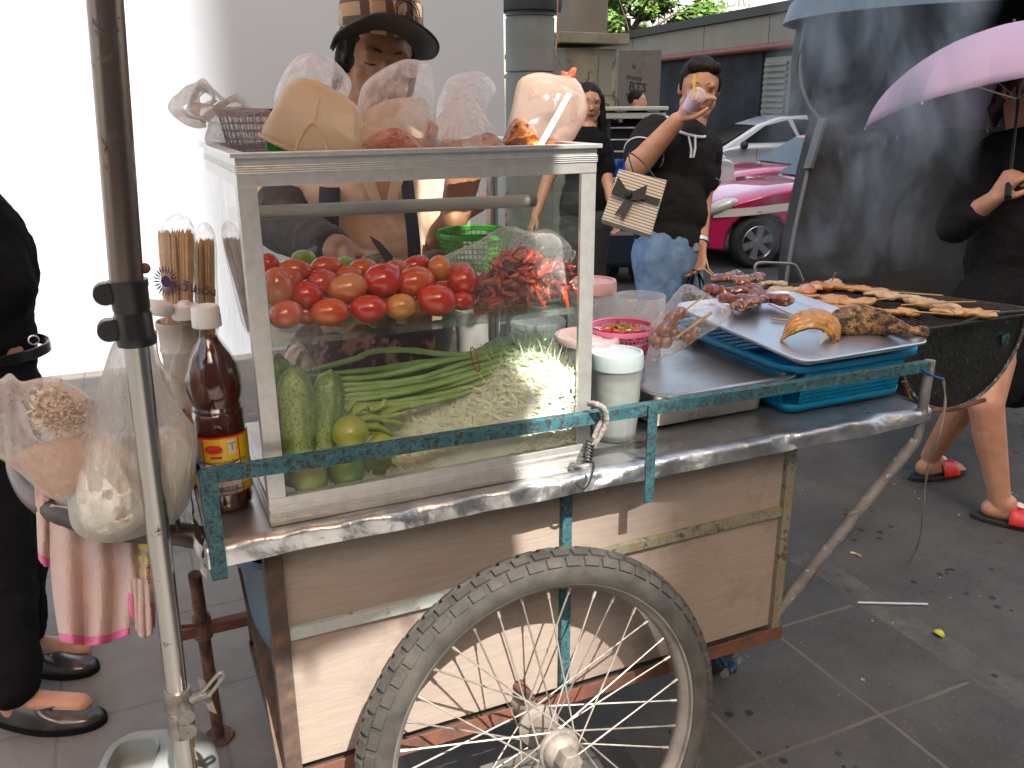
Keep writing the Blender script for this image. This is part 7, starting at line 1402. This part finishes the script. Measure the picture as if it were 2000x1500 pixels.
# far pedestrian head in front of the graffiti panel
Df=8.0; pf=thing('person','distant dark haired pedestrian passing in front of the graffiti panel','person',(ad(1244,300,Df).x,ad(1244,300,Df).y,-.25))
fl_=Flesh(); hf_=.2; hcf=W(1246,198,Df); Mf_,Pf=head(fl_,hcf,hf_,R(40)); fl_.chain([hcf,W(1244,222,Df),W(1243,300,Df+.05)],[.05,.05,.12]); h0=W(1243,320,Df); fl_.chain([h0,Vector((h0.x,h0.y,.2)),Vector((h0.x,h0.y,-.2))],[.11,.07,.04]); fuse('body',fl_,M_skin,pf,.012,2)
fl_=Flesh(); fl_.ell(Pf(0,.12,.17),(.37*hf_,.42*hf_,.38*hf_),Mf_); fuse('hair',fl_,M_hair,pf,.012,2)
fl_=Flesh(); fl_.chain([W(1243,236,Df),W(1243,300,Df+.05),W(1243,330,Df)],[.13,.15,.14]); fuse('jacket',fl_,M_navy,pf,.015,2)
# ---- woman with the pink umbrella
Du=2.95; uw=thing('person','woman in a black lace dress and red sandals under the pink umbrella','person',(ad(1930,900,Du).x,ad(1930,900,Du).y,0))
fl_=Flesh(); hu=.215; hcu=W(2008,178,Du); Mu,Pu=head(fl_,hcu,hu,R(-38),R(6))
nk=W(2002,262,Du+.02); fl_.cone(hcu+Vector((0,.02,-.05)),nk,.052,.055); cu2=W(1990,360,Du+.06)
sl=W(1925,318,Du+.02); el=W(1866,440,Du-.06); wl_=W(1942,388,Du-.20); sr=W(2075,320,Du+.10); er=W(2110,430,Du+.05)
fl_.ell(cu2,(.15,.11,.19)); fl_.ell(W(1965,500,Du+.06),(.13,.11,.18)); fl_.ell(W(1960,600,Du+.06),(.165,.13,.15)); fl_.cone(nk,cu2,.06,.11)
fl_.cone(W(1960,300,Du+.04),sl,.06,.052); fl_.chain([sl,el,wl_],[.052,.043,.027]); fl_.chain([sr,er,W(2060,500,Du-.1)],[.052,.043,.028])
hand(fl_,wl_,W(1970,352,Du-.24)-wl_,Vector((.75,-.4,.55)),.165,1.25,-1,.05)
def onz(u,v,z): return az(u,v,z)
f1=onz(1950,992,.05); k1=W(1925,790,Du-.12); f2=onz(1815,905,.06); k2=W(1895,770,Du+.05); h1=W(1945,640,Du); h2=W(1975,640,Du+.1)
fl_.chain([h1,k1,f1+Vector((0,0,.03))],[.088,.056,.034]); fl_.chain([k1+(f1-k1)*.25,k1+(f1-k1)*.45],[.052,.046]); fl_.chain([h2,k2,f2+Vector((0,0,.03))],[.085,.055,.034])
tv1=Vector((.12,-.17,0)).normalized(); tv2=Vector((.16,-.02,0)).normalized()
for f,tv in((f1,tv1),(f2,tv2)):
    sdv=Vector((-tv.y,tv.x,0)); b0=Vector((f.x,f.y,0)); fl_.cone(b0+Vector((0,0,.045))-tv*.02,b0+tv*.11+Vector((0,0,.034)),.032,.024,flat=1); fl_.cone(b0+tv*.02+Vector((0,0,.07)),b0+Vector((0,0,.04)),.034,.03)
    for i in range(5): q=b0+tv*.12+sdv*(.026-i*.013)+Vector((0,0,.028)); fl_.cone(q-tv*.02,q+tv*(.040-.005*abs(i-1)),.010,.0085-.0005*i)
fuse('body',fl_,M_skin,uw,.005,4); face(Pu,hu,uw)
fl_=Flesh(); fl_.ell(Pu(0,.12,.15),(.38*hu,.43*hu,.40*hu),Mu); fl_.chain([Pu(-.30,.15,.1),Pu(-.36,.2,-.3),Pu(-.34,.22,-.55)],[.12*hu,.13*hu,.05*hu]); fl_.chain([Pu(.30,.15,.1),Pu(.36,.2,-.3)],[.12*hu,.10*hu]); fl_.chain([Pu(0,.4,.1),Pu(0,.42,-.5)],[.24*hu,.2*hu]); fuse('hair',fl_,mat('dark_brown_hair',(.03,.012,.010),.4,bump=.8,bscale=150),uw,.006,2,disp=(.008,.02))
M_dress=mat('black_lace',(.006,.006,.007),.8,dirt=(.022,.022,.025),dscale=70,dr=(.60,.66),bump=1,bscale=110,spec=.2)
fl_=Flesh(); fl_.ell(cu2,(.163,.123,.20),None,28,18); fl_.ell(W(1965,500,Du+.06),(.143,.122,.19),None,28,18); fl_.cone(nk+Vector((.0,.0,-.08)),cu2,.07,.12); fl_.cone(W(1950,300,Du+.04),W(2060,305,Du+.08),.075,.075)
fl_.chain([sl,el,el+(wl_-el)*.42],[.068,.064,.052]); fl_.chain([sr,er],[.066,.06]); fl_.ell(W(1955,610,Du+.06),(.19,.15,.18),None,28,18); fl_.cone(W(1945,640,Du+.03),W(1935,715,Du+.03),.165,.155,flat=.8,side=(1,0,0)); fl_.cone(W(1990,640,Du+.1),W(1990,715,Du+.1),.16,.15)
fuse('dress',fl_,M_dress,uw,.007,4,disp=(.02,.06))
# sandals
M_sand=mat('red_sandal',(.55,.02,.02),.4)
for f,tv in((f1,tv1),(f2,tv2)):
    sdv=Vector((-tv.y,tv.x,0)); b0=Vector((f.x,f.y,0)); pts=[]
    for k in range(24):
        a=2*PI*k/24; pts.append(b0+tv*(.045+.125*math.cos(a))+sdv*(.043*math.sin(a)*(1+.15*math.cos(a)))+Vector((0,0,.002)))
    mb=MB(); mb.prism(pts,(0,0,.016)); so_=obj('sandal',mb,mat('black_sole',(.02,.02,.02),.7),uw,bevel=.003,ang=50)
    mb=MB(); mb.grid(lambda u,v:b0+tv*(.035+.07*v)+sdv*(.047*math.cos(PI*u))+Vector((0,0,.016+(.052-.012*v)*math.sin(PI*u))),20,6); mb.tube([b0+tv*.10+Vector((0,0,.055)),b0+tv*.135+Vector((0,0,.02))],.008,8); obj('strap',mb,M_sand,so_,solid=.005)
    mb=MB(); c_=b0+tv*.06+Vector((0,0,.074)); mb.lathe([(.001,.003),(.014,.002),(.015,0)],20,c_,Euler((.3,0,0)).to_matrix()); obj('button',mb,mat('sandal_button',(.75,.6,.6),.4),so_)
# pink umbrella
uc=W(1988,205,Du-.05); t=thing('pink_umbrella','open pink umbrella held over the woman on the right','umbrella',uc)
M_umb=bpy.data.materials.new('pink_fabric'); M_umb.use_nodes=True; nt=M_umb.node_tree; b=nt.nodes['Principled BSDF']; b.inputs['Base Color'].default_value=(.60,.43,.60,1); b.inputs['Roughness'].default_value=.6
tl=nt.nodes.new('ShaderNodeBsdfTranslucent'); tl.inputs[0].default_value=(.42,.22,.40,1); mx=nt.nodes.new('ShaderNodeMixShader'); mx.inputs[0].default_value=.22; nt.links.new(b.outputs[0],mx.inputs[1]); nt.links.new(tl.outputs[0],mx.inputs[2]); nt.links.new(mx.outputs[0],nt.nodes['Material Output'].inputs[0])
RU=.475; HU=.25; Mt_=Matrix.Rotation(R(-13),3,RT0)@Matrix.Rotation(R(-5),3,Vector((FW.x,FW.y,0)).normalized())
def umb(a,s): # a angle, s 0 apex..1 rim
    k=(a-A0)/(PI/4); fr=abs((k%1)-.5)*2; rr_=RU*math.sin(s*R(78))/math.sin(R(78))*(1-(1-fr)*.12*s); z=HU*(math.cos(s*R(78))-math.cos(R(78)))/(1-math.cos(R(78)))-.0-(1-fr)*-.012*s
    return uc+Mt_@Vector((rr_*math.cos(a),rr_*math.sin(a),z))
A0=R(252)-YAW
mb=MB(); na=64; ns=14; mb.add([umb(A0+2*PI*i/na,max(.001,j/ns)) for j in range(ns+1) for i in range(na)],[(j*na+i,j*na+(i+1)%na,(j+1)*na+(i+1)%na,(j+1)*na+i) for j in range(ns) for i in range(na)]); obj('canopy',mb,M_umb,t,solid=.001,ang=12)
for k in range(8):
    a=A0+k*PI/4; mb=MB(); mb.tube([umb(a,j/8)-Vector((0,0,.004)) for j in range(9)]+[umb(a,1)*1.0+(umb(a,1)-umb(a,.95))*.5],.0022,5); mb.tube([umb(a,.5)-Vector((0,0,.004)),uc+Mt_@Vector((0,0,.02))],.0018,5); obj('rib',mb,M_alu,t)
sb=wl_+(W(1970,352,Du-.24)-wl_)*.55; sb=W(1972,352,Du-.235); dsh=(Mt_@Vector((0,0,1)))
apx=uc+Mt_@Vector((0,0,HU)); mb=MB(); mb.tube([apx+dsh*.03,uc,sb],.0045,8); obj('shaft',mb,mat('dark_shaft',(.1,.1,.11),.3,.7),t)
mb=MB(); mb.tube([sb+(sb-uc).normalized()*-.03,sb+(sb-uc).normalized()*.08],.011,12); obj('grip',mb,M_trim,t)
a_=W(1818,190,Du+.15); b_=W(1797,258,Du+.1); mb=MB(); mb.bar(a_,b_,.012,.003,up=(0,1,0)); obj('tie_strap',mb,mat('grey_tie',(.4,.36,.36),.6),t,smooth=False)
# ---- person in black at the far left
Dl=2.15; lp=thing('person','person in black shirt, belt and trousers with black leather shoes at the left edge','person',(ad(40,1200,Dl).x-.08,ad(40,1200,Dl).y,0))
M_trl=mat('black_trousers',(.007,.007,.008),.9,bump=.3,bscale=200,spec=.15)
s1=az(70,1265,.05); s2=az(60,1375,.05)
fl_=Flesh(); sho=W(-45,440,Dl); elb=W(8,560,Dl-.03); wri=W(-130,700,Dl-.1)
fl_.ell(W(-89,520,Dl),(.17,.12,.22)); fl_.ell(W(-60,680,Dl),(.15,.12,.15)); fl_.cone(W(-75,450,Dl),W(-80,300,Dl),.07,.05); fl_.ell(W(-80,190,Dl),(.075,.09,.11)); fl_.chain([sho,elb,wri],[.055,.045,.03]); hand(fl_,wri,W(-150,750,Dl-.12)-wri,(1,0,0),.17,.5)
leg=[]
for s_,uo,kk in((s1,-25,0),(s2,-70,-.06)):
    h0=W(uo,770,Dl+.0); an=Vector((s_.x-.03,s_.y+.02,.07)); kn_=(h0+an)/2+Vector((.02,-.03,.0)); leg.append((h0,kn_,an)); fl_.chain([h0,kn_,an],[.08,.058,.036]); fl_.cone(Vector((an.x,an.y,.045)),Vector((s_.x+.10,s_.y-.03,.035)),.036,.028)
fuse('body',fl_,M_skin,lp,.006,3)
fl_=Flesh(); fl_.ell(W(-89,520,Dl),(.185,.14,.24)); fl_.ell(W(-76,665,Dl),(.172,.145,.20)); fl_.chain([sho,elb,wri],[.085,.075,.055]); fl_.cone(W(-75,440,Dl),sho,.10,.085); fuse('shirt',fl_,M_black,lp,.008,3,disp=(.02,.06))
fl_=Flesh(); fl_.ell(W(-59,760,Dl),(.165,.14,.12))
for h0,kn_,an in leg: fl_.chain([h0,kn_,an+Vector((0,0,.035))],[.11,.082,.062])
fuse('trousers',fl_,M_trl,lp,.008,3,disp=(.018,.05))
mb=MB(); cb_=W(-55,688,Dl); mb.lathe([(.172,-.014),(.176,-.012),(.176,.012),(.172,.014)],40,cb_,sy=.85); bl_=obj('belt',mb,mat('belt_leather',(.012,.012,.012),.25,coat=.5),lp)
mb=MB(); mb.lathe([(.010,-.002),(.013,0),(.010,.002)],20,W(66,664,Dl-.06),Euler((R(90),0,0)).to_matrix()); obj('belt_ring',mb,M_alu,bl_)
M_leather=mat('black_leather',(.022,.021,.02),.28,coat=.5,var=(.05,.048,.045),vscale=25,bump=.2,bscale=60)
for s_,du,dv in((s1,az(155,1262,.03)-az(60,1250,.03),0),(s2,az(158,1355,.03)-az(50,1355,.03),0)):
    tv=Vector((du.x,du.y,0)).normalized(); sv=Vector((-tv.y,tv.x,0)); b0=Vector((s_.x,s_.y,0)); 
    def sh(u,v):  # u round 0..1, v height 0..1
        a=2*PI*u; x=math.cos(a); y=math.sin(a); L_=.125; wd=.046*(1+.18*x)*(1-.25*max(0,-x)); toe=max(0,x)
        zt=.062-.020*toe if x<.35 else .046; z=.012+v*(zt-.012); sh_=1-(v**3)*(.55 if x>.25 else .22)
        return b0+tv*(.035+L_*x*(1-(v**3)*(.62 if x>0 else .08)))+sv*(wd*y*sh_)+Vector((0,0,z))
    mb=MB(); mb.grid(sh,40,9); 
    top_=[sh(i/40,1) for i in range(40)]; 
    mb.add([sh(i/40,1) for i in range(40) if math.cos(2*PI*i/40)>.2]+[b0+tv*.07+Vector((0,0,.050))],[]); 
    ku=[i for i in range(-10,11)]; vs=[sh(i/40,1) for i in ku]; c_=b0+tv*.075+Vector((0,0,.050)); mb.add(vs+[c_],[(i,i+1,len(vs)) for i in range(len(vs)-1)])
    so_=obj('shoe',mb,M_leather,lp,ang=70)
    mb=MB(); mb.prism([b0+tv*(.037+.130*math.cos(2*PI*i/40))+sv*(.050*(1+.18*math.cos(2*PI*i/40))*(1-.25*max(0,-math.cos(2*PI*i/40)))*math.sin(2*PI*i/40))+Vector((0,0,.001)) for i in range(40)],(0,0,.013)); obj('sole',mb,M_black,so_,ang=50)
# ---- smoke over the grill
sm=bpy.data.materials.new('smoke'); sm.use_nodes=True; nt=sm.node_tree; N=nt.nodes; L_=nt.links; N.remove(N['Principled BSDF'])
pv=N.new('ShaderNodeVolumePrincipled'); pv.inputs['Color'].default_value=(.72,.80,.92,1); pv.inputs['Anisotropy'].default_value=.2
tc=N.new('ShaderNodeTexCoord'); mp=N.new('ShaderNodeMapping'); mp.inputs['Scale'].default_value=(1,1,.55); L_.new(tc.outputs['Object'],mp.inputs[0])
n1=N.new('ShaderNodeTexNoise'); n1.inputs['Scale'].default_value=4.8; n1.inputs['Detail'].default_value=5; n1.inputs['Roughness'].default_value=.62; n1.inputs['Distortion'].default_value=1.4; L_.new(mp.outputs[0],n1.inputs[0])
r1=N.new('ShaderNodeMapRange'); r1.inputs[1].default_value=.50; r1.inputs[2].default_value=.74; r1.inputs[3].default_value=0; r1.inputs[4].default_value=13; L_.new(n1.outputs[0],r1.inputs[0])
# fade to the sides of the column
sx=N.new('ShaderNodeSeparateXYZ'); L_.new(tc.outputs['Object'],sx.inputs[0])
SC=Vector((1.60,.56,0)); 
def mth(op,a,b_=None):
    n=N.new('ShaderNodeMath'); n.operation=op
    for i,x in enumerate((a,b_)):
        if x is None: continue
        if hasattr(x,'is_linked'): L_.new(x,n.inputs[i])
        else: n.inputs[i].default_value=x
    return n.outputs[0]
dx=mth('DIVIDE',mth('SUBTRACT',sx.outputs[0],SC.x),.25); dy=mth('DIVIDE',mth('SUBTRACT',sx.outputs[1],SC.y),.30); rad=mth('SUBTRACT',1.0,mth('ADD',mth('MULTIPLY',dx,dx),mth('MULTIPLY',dy,dy))); cl_=mth('MAXIMUM',rad,0.0)
zf=N.new('ShaderNodeMapRange'); zf.inputs[1].default_value=.90; zf.inputs[2].default_value=1.0; L_.new(sx.outputs[2],zf.inputs[0])
L_.new(mth('MULTIPLY',mth('MULTIPLY',r1.outputs[0],cl_),zf.outputs[0]),pv.inputs['Density'])
L_.new(pv.outputs[0],N['Material Output'].inputs['Volume'])
mb=MB(); mb.lathe([(.30,.93),(.34,1.1),(.35,1.5),(.35,1.95)],24,(SC.x,SC.y,0),close=True); tag(obj('smoke',mb,sm),'thin blue grey smoke curling up from the grill','smoke',kind='stuff')
# drop empty helpers' stray state
for o in list(bpy.data.objects):
    if o.type=='MESH' and len(o.data.vertices)==0: bpy.data.objects.remove(o)
